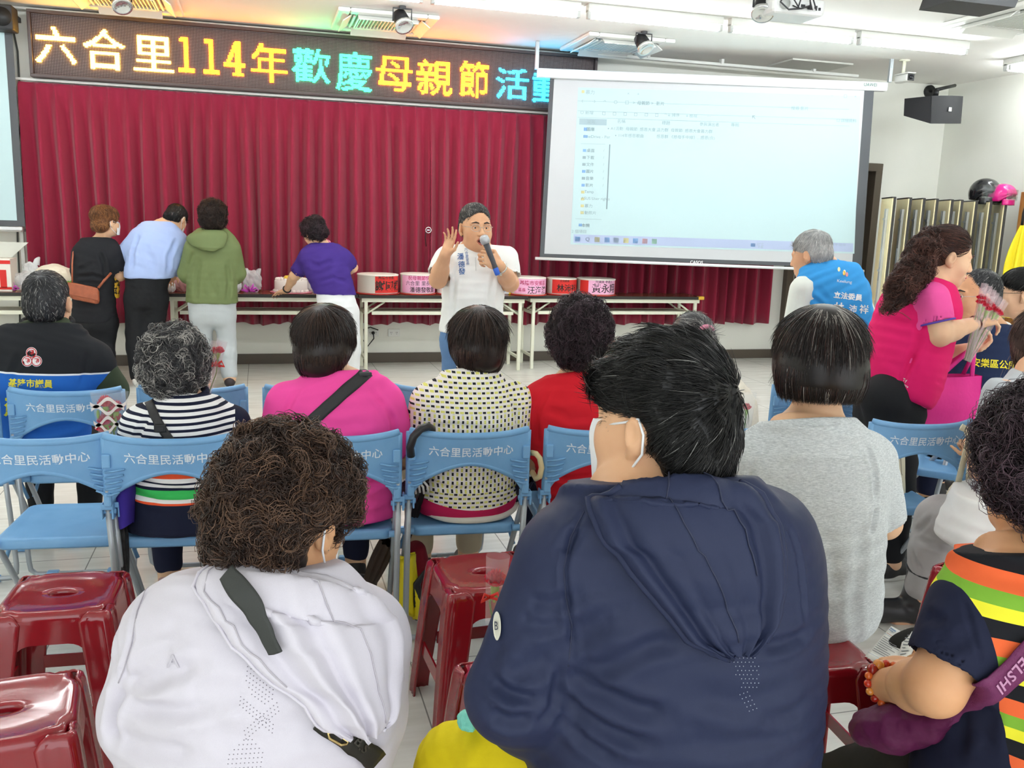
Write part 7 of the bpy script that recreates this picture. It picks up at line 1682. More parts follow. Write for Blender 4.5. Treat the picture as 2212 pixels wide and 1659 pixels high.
surf_text('lettering', s, '立法委員', 15, (1832, 640), M_wtxt, f.t, .03, width=62, rot=.12); surf_text('lettering', s, '林', 22, (1812, 664), M_wtxt, f.t, .03, rot=.1); surf_text('lettering', s, '沛', 18, (1842, 667), M_wtxt, f.t, .02, rot=.1); surf_text('lettering', s, '祥', 20, (1866, 668), M_wtxt, f.t, .02, rot=.1)
surf_text('script_lettering', s, 'Keelung', 9, (1824, 609), M_wtxt, f.t, .0, rot=.1, width=32)
for x, y, c in ((1812, 582, '#f2f0c0'), (1824, 588, '#f4f6f8'), (1823, 590, '#f0c43a'), (1829, 593, '#e8a0a8')):
    b = MB(); b.add([s.px(x+3*math.cos(a), y+5*math.sin(a), .0012+.0004*(c != '#f4f6f8')) for a in [k*math.pi/6 for k in range(12)]], [tuple(reversed(range(12)))]); b.build('vest_emblem', mat('emblem'+c, c, .6), f.t, world=True)
hair(f.t, f.H, [((0, -.016, .048), (.081, .100, .085)), ((0, -.048, -.005), (.079, .066, .062))], HM_white, 5000, .032, .0011, 'crown', 76, subs=[((0, .112, -.02), (.085, .072, .10)), ((.095, .012, -.03), (.036, .04, .045)), ((-.095, .012, -.03), (.036, .04, .045))], h=.005, jitter=.2, lift=.25, crown=(0, -.06, .11))
# ------------------------------------------------ woman in the pink vest
Y = 3.15
C_pv = cloth('pink_vest', '#e01f6a'); C_ps = cloth('pink_sleeve', '#ef5aa4')
f = stander('person with a long curly ponytail in a deep pink vest handing out flowers', Y, [(604, 1988, 2040, .055, .0), (622, 1958, 2056, .10, .0), (655, 1932, 2052, .150, 0), (700, 1912, 2036, .160, 0), (760, 1894, 2022, .165, 0), (815, 1884, 2004, .175, 0), (850, 1880, 1980, .18, 0)], (2044, 556), -1.95, .98, {'R': [(2012, 646, -.13), (2030, 722, -.17), (2112, 697, -.13)], 'L': [(2022, 655, .14), (2012, 770, .13), (2082, 756, .03)]}, {'L': [(1925, 860, .07), (1930, 985, .09), (1915, 1190)], 'R': [(1915, 860, -.07), (1935, 1000, -.06), (1920, 1210)]}, skin='#e8bf9c', pitch=.22, h=.0042, ar=(.052, .048, .038, .026), toe=(.14, .03), lr=(.095, .075, .05),
            hands={'R': dict(d=(.95, .1, .12), pn=(.1, .25, -1), side=1, curl=(.12, .45, .6, .7), thumb=.6, s=.92), 'L': dict(d=(.85, -.25, .25), pn=(.15, -.2, 1), side=1, curl=(.75, .8, .85, .9), thumb=.7, s=.92)})
f.body()
f.garment('shirt', C_ps, .005, sleeve=.66, secs=[(c, a*.94, b*.94) for c, a, b in f.secs], seed=77, cuts=[(f.secs[0][0], (.2, 0, 1))])
for k in ('R',):
    sh, el, wr = [V3(q) for q in f.arms[k]]; e = sh+(el-sh)*.66; d_ = nrm(el-sh); u_ = nrm(np.cross(d_, (0, 1, 0))); v_ = np.cross(d_, u_); r_ = .067
    b = MB(); b.tube([e+(u_*math.cos(a)+v_*math.sin(a))*r_ for a in [q*math.pi/12 for q in range(24)]], .004, 6, closed=True); b.build('sleeve_trim', mat('violet_trim', '#5a45b0', .7), f.t, world=True)
f.garment('trousers', cloth('black_slacks', '#222326'), .006, torso=False, legs=1.9, extra=lambda S: S.loft([(W(1918, 905, y=Y), .13, .17), (W(1925, 840, y=Y), .125, .165)], f.side), seed=78, h=.009)
for k in f.legs: shoe(f.t, f.legs[k][2], f.legs[k][3], SHOE_D)
o, s = f.garment('vest', C_pv, .014, sleeve=None, seed=79, cuts=[(f.secs[0][0]+V3((0, 0, .0)), (.3, 0, 1)), (W(1930, 858, y=Y), (-.35, 0, -1))], folds=pl(([(1990, 690), (1985, 740), (1960, 800)], .02, .008), ([(1920, 690), (1950, 700), (1990, 705)], .016, .004), ([(1975, 760), (1955, 810), (1945, 840)], .012, .006), ([(2000, 650), (1995, 690)], .014, .008)))
seam('vest_piping', s, [(1906, 662), (1930, 668), (1952, 678), (1968, 691)], mat('piping_rose', '#b8485e', .6), .002, .002)
surf_text('lettering', s, '合', 30, (1932, 628), M_wtxt, f.t, .04, rot=-.75)
surf_text('emblem', s, 'Ty', 10, (1955, 822), M_wtxt, f.t, .0, rot=.2); surf_text('emblem', s, 'Keelung', 5, (1955, 832), M_wtxt, f.t, .0, rot=.6)
H = f.H
pt = [W(2012, 512, y=Y-.02), W(1992, 545, y=Y-.05), W(1975, 588, y=Y-.09), W(1945, 628, y=Y-.14), W(1922, 662, y=Y-.15)]
HM_pony = hair_mat('hair_dark_auburn', '#1d100d', '#3b211b', '#6f463a')
hair(f.t, H, [((0, -.016, .048), (.081, .100, .086)), ((0, -.05, .0), (.079, .07, .066))], HM_pony, 6000, .05, .0011, 'bun', 80, subs=[((0, .112, -.024), (.085, .075, .10)), ((.095, .012, -.03), (.034, .036, .045)), ((-.095, .012, -.03), (.034, .036, .045))], h=.005, jitter=.15, lift=.12, crown=(0, -.12, .05))
hair(f.t, H, [], HM_pony, 6000, .03, .0012, 'curl', 81, h=.006, bump=.006, curl=.013, clump=240, lift=.6, extra=lambda S: S.path(pt, [.030, .045, .050, .040, .016], .03), name='ponytail')
face_parts(f.t, H, f.skin, lips='#b8434c', brow='#4a332a')
b = MB(); wr, el = V3(f.arms['R'][2]), V3(f.arms['R'][1]); d_ = nrm(wr-el); u_ = nrm(np.cross(d_, (0, 1, 0))); v_ = np.cross(d_, u_); b.tube([wr-d_*.015+(u_*math.cos(a)+v_*math.sin(a))*.030 for a in [q*math.pi/8 for q in range(16)]], .004, 6, closed=True); b.build('bracelet', mat('bracelet_brown', '#5a2f22', .4), f.t, world=True)
# ------------------------------------------------ seated people at the right
C_nv = cloth('navy_poplin', '#24304e')
f = sitter('person with glasses in a navy jacket with yellow lettering, looking back left', 3.42, [(704, 2118, 2172, .055, .02), (716, 2098, 2190, .075, .01), (738, 2078, 2204, .105, 0), (790, 2066, 2196, .125, 0), (840, 2062, 2188, .135, 0), (900, 2062, 2188, .14, .02)], (2106, 642), 1.4, 1.02, skin='#d9a880', arms={'L': ((2082, 768), (2068, 850)), 'R': ((2192, 768), (2205, 850))}, ho=dict(fat=.003), h=.0055)
seat_finish(f, None, P_navy, SHOE_D)
o, s = f.garment('jacket', C_nv, .008, sleeve=1.9, seed=81, cuts=[(f.secs[0][0]+V3((0, 0, .0)), (0, .2, 1))], folds=pl(([(2085, 760), (2075, 800)], .014, .005),))
b = MB(); n0 = f.secs[0][0]; b.tube([n0+V3((.072*math.cos(a), .06*math.sin(a), .008+.01*math.sin(a))) for a in [k*math.pi/10 for k in range(20)]], .013, 6, closed=True); b.build('collar', mat('white_cotton', '#ecebe6', .8), f.t, world=True)
surf_text('lettering', s, '安樂區公所', 20, (2148, 786), M_ytxt, f.t, .02, width=98, rot=.08)
hair(f.t, f.H, [((0, -.022, .048), (.080, .094, .082)), ((0, -.048, -.0), (.078, .066, .06))], HM_salt, 4500, .022, .001, 'crown', 82, subs=[((0, .105, -.005), (.085, .075, .10)), ((.095, .012, -.03), (.036, .04, .045)), ((-.095, .012, -.03), (.036, .04, .045))], h=.005, jitter=.25, lift=.35, crown=(0, -.07, .1))
face_parts(f.t, f.H, f.skin, lips='#9c5a50'); glasses(f.t, f.H, M_silver)
f = sitter('person with black hair and thin glasses seen in profile at the right edge', 3.62, [(712, 2200, 2250, .055, .02), (726, 2178, 2274, .075, .01), (750, 2160, 2290, .105, 0), (800, 2152, 2290, .125, 0), (860, 2150, 2288, .135, 0)], (2204, 636), .95, .98, skin='#dfb594', arms={'L': ((2168, 778), (2150, 850)), 'R': ((2278, 778), (2290, 850))}, h=.006)
seat_finish(f, None, P_navy, SHOE_D); f.garment('shirt', C_whi, .006, sleeve=.9, seed=83, cuts=[(f.secs[0][0], (0, .2, 1))])
hair(f.t, f.H, [((0, -.012, .06), (.086, .104, .078)), ((0, -.05, .015), (.082, .07, .06))], HM_black, 4000, .045, .0011, 'crown', 84, subs=[((0, .118, -.03), (.085, .075, .085)), ((.095, .012, -.03), (.036, .05, .06)), ((-.095, .012, -.03), (.036, .05, .06))], h=.006, jitter=.25, lift=.35)
face_parts(f.t, f.H, f.skin); glasses(f.t, f.H, mat('wire_black', '#3a3632', .4))
def lav(t):
    o = t.obj(); sx = t.n('ShaderNodeSeparateXYZ'); t.l(o, sx.inputs[0]); fr = t.math('FRACT', t.math('DIVIDE', sx.outputs[2], .045)); return t.mix(t.math('LESS_THAN', fr, .35), '#f0f1ef', '#c4b4cc')
f = sitter('person in a white shirt with lavender stripes, mostly hidden behind the pink vest', 4.42, [(700, 1985, 2040, .055, .02), (715, 1965, 2055, .075, .01), (738, 1945, 2068, .105, 0), (790, 1935, 2070, .125, 0), (850, 1935, 2070, .135, 0)], (2012, 655), -.1, .95, arms={'L': ((1955, 768), (1940, 840)), 'R': ((2060, 768), (2072, 840))}, h=.008)
seat_finish(f, None, P_grey, SHOE_D); _c = f.secs[-1][0]; chair(_c[0], 4.42-.19, 0, 'blue folding chair under the person in lavender stripes, mostly hidden'); f.garment('shirt', cloth('lavender_stripes', '#f0f1ef', pat=lav), .006, sleeve=.9, seed=85, cuts=[(f.secs[0][0], (0, .2, 1))])
hair(f.t, f.H, [((0, -.012, .046), (.085, .104, .086)), ((0, -.05, -.01), (.083, .07, .07))], HM_dark, 2000, .05, .0012, 'fall', 86, subs=[((0, .118, -.03), (.085, .075, .10))], h=.007)
# ================================================================== things on the tables
TT = TZ+.001
M_card = mat('cake_carton', '#f0ece2', .6); M_board = mat('cake_board_red', '#b2302a', .4)
M_lred = mat('label_red', '#d8312c', .7); M_lpink = mat('label_pink', '#f2b6d8', .7); M_tblk = mat('label_ink', '#2c2622', .7); M_tred = mat('label_red_ink', '#c03a6a', .7)
CAKEG = 'boxed cakes with name papers'
def cake_box(pxc, wpx, hpx, lab, bg, lines, arc=(-1.35, 1.35), extra=None, y=8.66):
    c = W(pxc, 620, y=y); r = (W(pxc+wpx/2, 620, y=y)[0]-W(pxc-wpx/2, 620, y=y)[0])/2; h = hpx*8.2/FPX
    t = thing('cake_box', lab, 'cake box', (c[0], y, TT), 0, CAKEG); L = .012
    b = MB(); b.lathe([(r*1.02, 0), (r*1.04, .003), (r*1.04, .010), (r*1.0, L)], n=40); b.build('base_board', M_board, t)
    b = MB(); b.lathe([(r*.96, L), (r*.97, L+.005), (r*.97, h-.012), (r*.99, h-.010), (r*.99, h), (r*.9, h+.004), (.001, h+.006)], n=40); b.build('carton', M_card, t)
    phi = math.atan2(c[0], y)  # the paper faces the hall
    def on(u, z, d=.0): a = u-phi*.0; return (math.sin(a)*(r*.97+d), -math.cos(a)*(r*.97+d), z)
    def patch(nm, a0, a1, z0, z1, m, d=.0015):
        b = MB(); b.grid(lambda u, v: on(a0+(a1-a0)*u, z0+(z1-z0)*v, d), 24, 3); o = b.build(nm, m, t); return o
    if extra: patch('side_paper', extra[0], extra[1], L+.006, h-.014, extra[2], .001)
    lb = patch('name_paper', arc[0], arc[1], L+.008, h-.012, bg)
    for txt, u, v, sz, m, bold in lines:
        vs, fs = glyphs(txt, sz*r*2, bold); b = MB(); uc = (arc[0]+arc[1])/2+u*(arc[1]-arc[0])/2
        b.add([on(uc+p[0]/r, L+.01+(h-.03)*v+p[1], .0028) for p in vs], fs); b.build('lettering', m, lb)
    return t
cake_box(816, 90, 44, 'round cake carton with a red name paper, first from the left in the row', M_lred, [('謝國樑', .0, .42, .25, M_tblk, .02), ('基隆市市長', -.25, .9, .085, M_tblk, .01)], (-.25, 1.25))
cake_box(902, 76, 46, 'round cake carton with a pink paper of three text lines, left of the speaker', M_lpink, [('祝母親節快樂', .0, .85, .13, M_tred, .01), ('六合里 里長', -.15, .55, .14, M_tblk, .0), ('潘德發敬賀', .1, .18, .16, M_tblk, .01)], (-1.2, 1.3))
cake_box(978, 70, 40, 'round cake carton with a red paper half hidden by the speaker', M_lred, [('黃', -.5, .4, .30, M_tblk, .02)], (-.9, 1.2))
cake_box(1141, 74, 42, 'round cake carton with a pink paper right of the speaker', M_lpink, [('基隆市安樂區', .0, .72, .14, M_tred, .01), ('區長', -.55, .25, .11, M_tred, .01), ('汪海濱', .22, .25, .22, M_tblk, .01)], (-1.2, 1.3))
cake_box(1213, 62, 40, 'round cake carton with a plain red paper and three black characters', M_lred, [('林沛祥', .0, .40, .25, M_tblk, .02), ('立法委員', -.2, .9, .08, M_tblk, .01)], (-1.0, 1.2), y=8.72)
cake_box(1287, 80, 40, 'round cake carton with red and pink papers, last of the row at the right', M_lpink, [('黃永翔', .05, .42, .24, M_tblk, .01), ('市議員 參選人', .0, .9, .08, M_tblk, .0)], (-.75, .95), extra=(-1.3, 1.4, M_lred), y=8.72)
# juice pack beside the speaker
p = W(1089, 622, y=8.66); t = thing('snack_bag', 'blue and yellow snack pack on the table just right of the speaker', 'snack bag', (p[0], 8.66, TT))
b = MB(); b.box((0, 0, .07), (.10, .05, .14), bev=.015); b.build('pack', mat('pack_white', '#e9eef2', .4), t)
b = MB(); b.box((-.005, -.027, .06), (.075, .004, .06), bev=.001); b.build('blue_print', mat('pack_blue', '#3a86d0', .4), t)
b = MB(); b.box((.055, .01, .05), (.03, .05, .10), bev=.008); b.build('yellow_side', mat('pack_yellow', '#f0cf2a', .4), t)
# unboxed white cake
p = W(629, 618, y=8.66); t = thing('white_cake', 'unboxed white cream cake topped with fruit under the hand of the person in purple', 'cake', (p[0], 8.70, TT))
M_cream2 = mat('whipped_cream', '#f3ece6', .6, bump=.3, bscale=60)
b = MB(); b.lathe([(.19, 0), (.195, .004), (.19, .008)], n=36); b.build('cake_board', mat('board_rose', '#d9889a', .5), t)
b = MB(); b.lathe([(.15, .008), (.152, .02), (.15, .11), (.14, .122), (.001, .125)], n=40)
for k in range(22): a = 2*math.pi*k/22; b.ball((.148*math.cos(a), .148*math.sin(a), .016), (.02, .02, .016), 6); b.ball((.13*math.cos(a), .13*math.sin(a), .125), (.016, .016, .012), 6)
b.build('cream', M_cream2, t)
rr = random.Random(4)
for k in range(16):
    a = rr.uniform(0, 6.3); q = rr.uniform(0, .09); b = MB(); b.ball((q*math.cos(a), q*math.sin(a), .14), (rr.uniform(.014, .022),)*3, 6); c = ['#e8a33a', '#8fb23c', '#d8522c', '#f0c84a'][k % 4]; b.build('fruit', mat('fruit'+c, c, .3), t)
# crumpled plastic bags and wrapping
def film(name, col, a): return mat(name, col, .15, alpha=a, spec=.6)
M_film = film('clear_film', '#f2f6f8', .45); M_filmp = film('pink_film', '#f0a8d8', .6); M_filmw = film('white_film', '#eef2f3', .85); M_filmr = film('rose_film', '#e2b0b0', .9)
def crumple(b, c, r, seed, amp=.18, n=22):
    rs = np.random.RandomState(seed)
    V = []; F = []
    for i in range(n+1):
        th = math.pi*i/n
        for k in range(2*n):
            a = math.pi*k/n; V.append((math.sin(th)*math.cos(a), math.sin(th)*math.sin(a), math.cos(th)))
    V = np.array(V); d = 1+amp*sines(V*1., seed, 2.2, 6)+amp*.5*np.abs(sines(V*1., seed+9, 5, 5)); P = V*d[:, None]*np.array(r); P[:, 2] = np.maximum(P[:, 2], -r[2]*.86)
    for i in range(n):
        for k in range(2*n): F.append((i*2*n+k, (i+1)*2*n+k, (i+1)*2*n+(k+1) % (2*n), i*2*n+(k+1) % (2*n)))
    b.add(P+np.array(c), F, False); return b
def lump(name, label, cat, pxc, y, r, m, seed, amp=.2, z0=None, ears=0, group=None, em=None):
    p = W(pxc, 620, y=y); t = thing(name, label, cat, (p[0], y, TT if z0 is None else z0), 0, group)
    b = MB(); crumple(b, (0, 0, r[2]*.86), r, seed, amp); b.build('bag_body', m, t)
    for k in range(ears):
        s = -1 if k % 2 else 1; b = MB(); b.grid(lambda u, v: (s*r[0]*.45+.035*math.cos(u*6.3)*(1-v*.3)+s*.02*v, .02*math.sin(u*6.3), r[2]*(1.55+.55*v)+.01*math.sin(9*u)), 16, 5, closeu=True); b.build('bag_handle', em or m, t)
    return t
def bow(name, label, pxc, y, s, m, dz=0, dx=0):
    p = W(pxc, 628, y=y); t = thing(name, label, 'ribbon', (p[0], y, TT+dz))
    for k in range(7):
        a = 2*math.pi*k/7; b = MB(); b.tube([(0, 0, .02*s), (.05*s*math.cos(a), .03*s*math.sin(a), .05*s+.03*s*math.sin(2*a)), (.075*s*math.cos(a+.3), .05*s*math.sin(a+.3), .03*s), (.03*s*math.cos(a+.4), .02*s*math.sin(a+.4), .012*s)], .010*s, 6, flat=.3); b.build('ribbon_loop', m, t)
    return t
M_rib = mat('magenta_ribbon', '#d65ad0', .3)
lump('plastic_bag', 'pink patterned paper bag on the table left of the olive jacket', 'bag', 392, 8.66, (.085, .07, .105), M_filmr, 3, .10)
lump('plastic_bag', 'white wrapped packet just right of the olive jacket', 'bag', 510, 8.66, (.05, .05, .095), M_filmw, 5, .12, ears=1)
lump('plastic_bag', 'clear plastic bag standing open on the table right of the olive jacket', 'bag', 545, 8.68, (.085, .06, .10), M_film, 7, .22, ears=2)
bow('ribbon', 'magenta ribbon in front of the clear bag by the olive jacket', 540, 8.57, 1., M_rib)
lump('plastic_bag', 'small clear bag between the white cake and the person in purple', 'bag', 673, 8.72, (.045, .05, .09), M_film, 8, .2)
t = lump('gift_packet', 'white and orange packet on the table edge beside the light blue jacket', 'packet', 365, 8.6, (.06, .05, .05), M_filmw, 9, .15)
b = MB(); b.box((.0, .02, .10), (.05, .04, .03), bev=.008); b.build('orange_top', mat('pack_orange', '#e07a3c', .5), t)
t = thing('gift_box', 'white gift box with red print and raised lid at the left edge', 'box', W(8, 622, y=8.62)*[1, 1, 0]+V3((0, 0, TT)))
b = MB(); b.box((-.06, 0, .14), (.30, .22, .28), bev=.004); b.build('carton', M_card, t)
b = MB(); b.prism([(-.12, 0), (.10, 0), (.24, .13), (.02, .13)], .004, lambda x, y, z: (x-.02, -.02+z, .285+y)); b.build('lid', mat('lid_grey', '#d3d5cb', .6), t)
b = MB(); b.box((-.06, -.112, .25), (.30, .003, .03)); b.box((.03, -.112, .11), (.05, .003, .15)); b.box((-.06, -.112, .03), (.30, .003, .02)); b.build('red_print', M_lred, t)
lump('plastic_bag', 'crumpled clear plastic bag with raised handle beside the gift box', 'bag', 52, 8.68, (.11, .08, .09), M_film, 11, .22)
lump('plastic_bag', 'tall white plastic bag with a green mark behind the clear bag', 'bag', 70, 8.80, (.075, .06, .13), M_filmw, 12, .16, ears=1)
bow('ribbon', 'magenta ribbon on the table in front of the gift box', 22, 8.56, .9, M_rib)
t = thing('wrapped_bouquet', 'large wrapped bouquet in cream paper with green leaves at the far left table', 'bouquet', W(122, 620, y=8.7)*[1, 1, 0]+V3((0, 0, TT)))
b = MB(); crumple(b, (0, 0, .10), (.17, .11, .13), 14, .08); b.build('wrapping', mat('cream_paper', '#ece6d2', .7), t)
M_leaf = mat('leaf_green', '#6f9c3a', .5)
for k in range(6): b = MB(); b.ball((.10+.02*(k % 3), -.08+.01*k, .06+.02*(k//3)), (.05, .02, .022), 6, rotm(.3*k, .2*k)); b.build('leaf', M_leaf, t)
p = W(1452, 640, y=8.8); t = thing('table_tape', 'yellow tape wrapped on the right corner of the table under the screen', 'tape', (tx(1527)-.02, TY+.10, TZ-.012)); b = MB(); b.box((0, 0, 0), (.07, .05, .036), bev=.008); b.build('tape', mat('tape_yellow', '#e6b53a', .5), t)
# ================================================================== flowers
M_pet = mat('carnation_red', '#d8203e', .6, var=.2, vscale=60); M_petp = mat('carnation_rose', '#e0486a', .6, var=.2, vscale=60); M_stem = mat('stem_green', '#5f8f3e', .6); M_cal = mat('calyx_green', '#8fb54a', .6)
M_slv = film('flower_sleeve', '#eef4f6', .16); M_slvp = film('flower_tube_pink', '#f4dde2', .20)
def carn(c, r, ax, m, par, seed, name='carnation'):
    ax = nrm(ax); u = nrm(np.cross(ax, (0.3, 1, .2))); w = np.cross(ax, u); b = MB(); rs = random.Random(seed)
    for L in range(4):
        k = 1-.2*L; ph = rs.uniform(0, 6)
        b.grid(lambda a, v: V3(c)+(u*math.cos(6.2832*a)+w*math.sin(6.2832*a))*r*k*(.15+.85*v)*(1+.12*math.sin(13*6.2832*a+ph)*v)+ax*(r*(-.35+.75*v**1.5+.22*L)+.16*r*math.sin(9*6.2832*a+ph)*v), 40, 5, closeu=True)
    o = b.build(name, m, par, world=True); return o
def flower(par, base, head, r, m, seed, calyx=True):
    base, head = V3(base), V3(head); ax = nrm(head-base); mid = (base+head)/2+V3((random.Random(seed).uniform(-.01, .01), 0, 0))
    o = carn(head, r, ax, m, par, seed)
    b = MB(); b.tube([base, mid, head-ax*r*.9], .0022, 6); b.build('stem', M_stem, o, world=True) if False else b.build('stem', M_stem, par, world=True)
    b = MB(); b.lathe([(.002, -r*1.9), (r*.30, -r*1.3), (r*.42, -r*.5), (r*.36, -r*.25)], head, 10, ax); b.build('calyx', M_cal, par, world=True)
def sleeve(par, a, c, ra, rc, m, flat=.5, nm='sleeve'):
    a, c = V3(a), V3(c); ax = nrm(c-a); u = nrm(np.cross(ax, (0, 1, 0))); w = np.cross(ax, u); b = MB()
    b.grid(lambda q, v: a+(c-a)*v+(u*math.cos(6.2832*q)+w*flat*math.sin(6.2832*q))*(ra+(rc-ra)*v), 20, 6, closeu=True); return b.build(nm, m, par, world=True)
# bunch behind the vest man's chair
Yb = 3.60; P_ = lambda x, y, d=0: W(x, y, y=Yb+d)
t = thing('carnation_bouquet', 'red carnations in a clear wavy printed sleeve hooked on the vest man\'s chair', 'bouquet', P_(235, 1060))
sleeve(t, P_(246, 1060), P_(236, 846), .012, .068, M_slv, .45)
for k, (x, y) in enumerate(((228, 873), (250, 884), (246, 905), (228, 912), (224, 928), (238, 893))): flower(t, P_(244-.3*k, 1050), P_(x, y, .01*(k % 3)), .029, M_pet if k % 2 == 0 else M_petp, k)
for k in range(5): b = MB(); b.ball(P_(212+9*k, 895+12*(k % 3)), (.006, .006, .018), 6); b.build('bud', M_cal, t, world=True)
M_wave = mat('sleeve_print', '#f4ece6', .6)
for k, y in enumerate((862, 878, 902, 917)):
    b = MB(); w = .062-.006*k; c0 = P_(236, y); b.grid(lambda u, v: c0+V3(((u-.5)*2*w, -.032, (.014 if k % 2 == 0 else -.014)*math.cos((u-.5)*9)-.014*v)), 24, 3); b.build('wave_print', M_wave, t, world=True)
# flowers held by the striped woman
Ys = 3.22; P_ = lambda x, y, d=0: W(x, y, y=Ys+d)
for k, (x0, y0, x1, y1, lab) in enumerate(((450, 852, 480, 736, 'single red carnation in a long tube beside the grey curls, right one of two'), (446, 850, 468, 738, 'single red carnation in a long tube beside the grey curls, left one of two'))):
    t = thing('wrapped_carnation', lab, 'flower', P_(x0, y0, .02*k), 0, 'single carnations by the grey curls'); sleeve(t, P_(x0, y0, .02*k), P_(x1, y1, .02*k), .008, .019, M_slvp, .8); a, c = P_(x0, y0, .02*k), P_(x1, y1, .02*k)
    flower(t, a, a+(c-a)*.80, .016, M_pet, 20+k)
    b = MB(); q = a+(c-a)*.55
    for s in (-1, 1): b.tube([q, q+V3((s*.02, -.02, .016)), q+V3((s*.028, -.02, -.002)), q], .004, 6, flat=.5)
    b.build('bow', mat('red_ribbon', '#e23a34', .5), t, world=True)
# flower beside the man in navy
Yn = 1.75; P_ = lambda x, y, d=0: W(x, y, y=Yn+d)
t = thing('wrapped_carnation', 'red carnation in a clear tube in front of the navy sleeve by the empty stool', 'flower', P_(1062, 1340)); sleeve(t, P_(1064, 1345), P_(1076, 1200), .016, .026, M_slvp, .9); flower(t, P_(1064, 1340), P_(1070, 1258), .024, M_pet, 31)
b = MB(); q = P_(1058, 1290, -.03)
for s in (-1, 1): b.tube([q, q+V3((s*.014, -.01, .012)), q+V3((s*.02, -.01, -.004)), q], .004, 6, flat=.5)
b.build('bow', mat('red_ribbon', '#e23a34', .5), t, world=True)
# flowers behind the beige lace top
Yc = 2.84; P_ = lambda x, y, d=0: W(x, y, y=Yc+d)
t = thing('carnation_bouquet', 'red carnation buds in a clear sleeve behind the beige lace top', 'bouquet', P_(1600, 1000)); sleeve(t, P_(1600, 1030), P_(1606, 850), .012, .052, M_slv, .4)
for k, (x, y, r) in enumerate(((1613, 882, .016), (1583, 874, .009), (1594, 918, .009), (1588, 948, .010), (1602, 916, .008))): flower(t, P_(1600, 1010), P_(x, y), r, M_pet if r > .012 else M_petp, 40+k)
# bundle handed out by the woman in the pink vest
Yk = 3.0; P_ = lambda x, y, d=0: W(x, y, y=Yk+d)
for k, (x, y) in enumerate(((2128, 612), (2138, 618), (2146, 626), (2134, 630), (2152, 632), (2158, 640), (2143, 640), (2166, 646), (2172, 652), (2124, 622))):
    a, c = P_(2084+1.2*k, 778+.5*k, .01*(k % 3)), P_(x, y, .012*(k % 3)-.01)
    t = thing('wrapped_carnation', 'red carnation tube in the bundle held by the person in pink vest', 'flower', a, 0, 'bundle of carnations held by the person in the pink vest'); sleeve(t, a, c, .007, .014, M_slvp, .9); flower(t, a, a+(c-a)*.80, .018, M_pet, 60+k)
# ================================================================== bags and umbrellas
M_ubk = mat('umbrella_grip_black', '#26262a', .35)
def hook_umbrella(label, pts, y, r, gm, cloth_m, tip_px, cw, dy=.0):
    P_ = lambda x, q, d=0: W(x, q, y=y+d)
    t = thing('umbrella', label, 'umbrella', P_(*tip_px)); b = MB(); b.tube([P_(*q) for q in pts], r, 10); b.build('handle', gm, t, world=True)
    a, c = P_(*pts[-1]), P_(*tip_px); b = MB(); b.tube([a, a+(c-a)*.15], .006, 8); ax = nrm(c-a); L = np.linalg.norm(c-a)
    b.build('shaft', M_chrome, t, world=True); u = nrm(np.cross(ax, (0, 1, 0))); w = np.cross(ax, u); b = MB()
    b.grid(lambda q, v: a+ax*L*(.12+.82*v)+(u*math.cos(6.2832*q)+w*math.sin(6.2832*q))*(cw*(.35+.65*math.sin(math.pi*min(1, .25+v*.78))**.7)*(1+.16*math.cos(6.2832*8*q))*(1 if v < .97 else .4)), 40, 12, closeu=True); b.tube([a+ax*L*.9, c], .005, 6); b.build('canopy', cloth_m, t, world=True); return t
hook_umbrella('umbrella hung by its black hook on the left of the dotted blouse chair', [(888, 985, -.03), (886, 966, -.04), (893, 944, -.045), (908, 927, -.04), (924, 921, -.01), (933, 926, .03), (934, 945, .05)], 2.86, .0135, M_ubk, cloth('umbrella_dark', '#2a2426', rough=.6), (874, 1190, .30), .022)
hook_umbrella('umbrella hung by its pale hook between the dotted blouse and red shirt chairs', [(1148, 978, -.0), (1158, 980, -.02), (1166, 990, -.02), (1170, 1010, -.02), (1166, 1030, -.02), (1158, 1034, 0), (1150, 1020, .05)], 2.86, .010, mat('umbrella_grip_wood', '#d8c496', .4), cloth('umbrella_navy', '#22243c', rough=.6), (1088, 1110, .35), .024)
hook_umbrella('brown folded umbrella leaning under the magenta shirt chair', [(850, 1130, .05), (846, 1150, .06)], 3.0, .012, M_ubk, cloth('umbrella_brown', '#3a2c24', rough=.5), (786, 1288, .25), .032)
hook_umbrella('black patterned umbrella hanging between the two left chairs', [(246, 1052, .0), (250, 1030, .02), (246, 1020, .05)], 2.98, .010, M_ubk, mat('umbrella_pattern', '#222326', .5, var=.9, vscale=50), (272, 1306, .03), .024)
b = MB(); p = W(780, 1262, y=3.25); b.tube([p+V3((.05*math.cos(a), .03*math.sin(a), .02*math.sin(a))) for a in [k*math.pi/8 for k in range(16)]], .006, 6, closed=True, flat=2); tag(b.build('strap_loop', M_ubk), 'black wrist strap loop lying by the tip of the brown umbrella', 'strap')
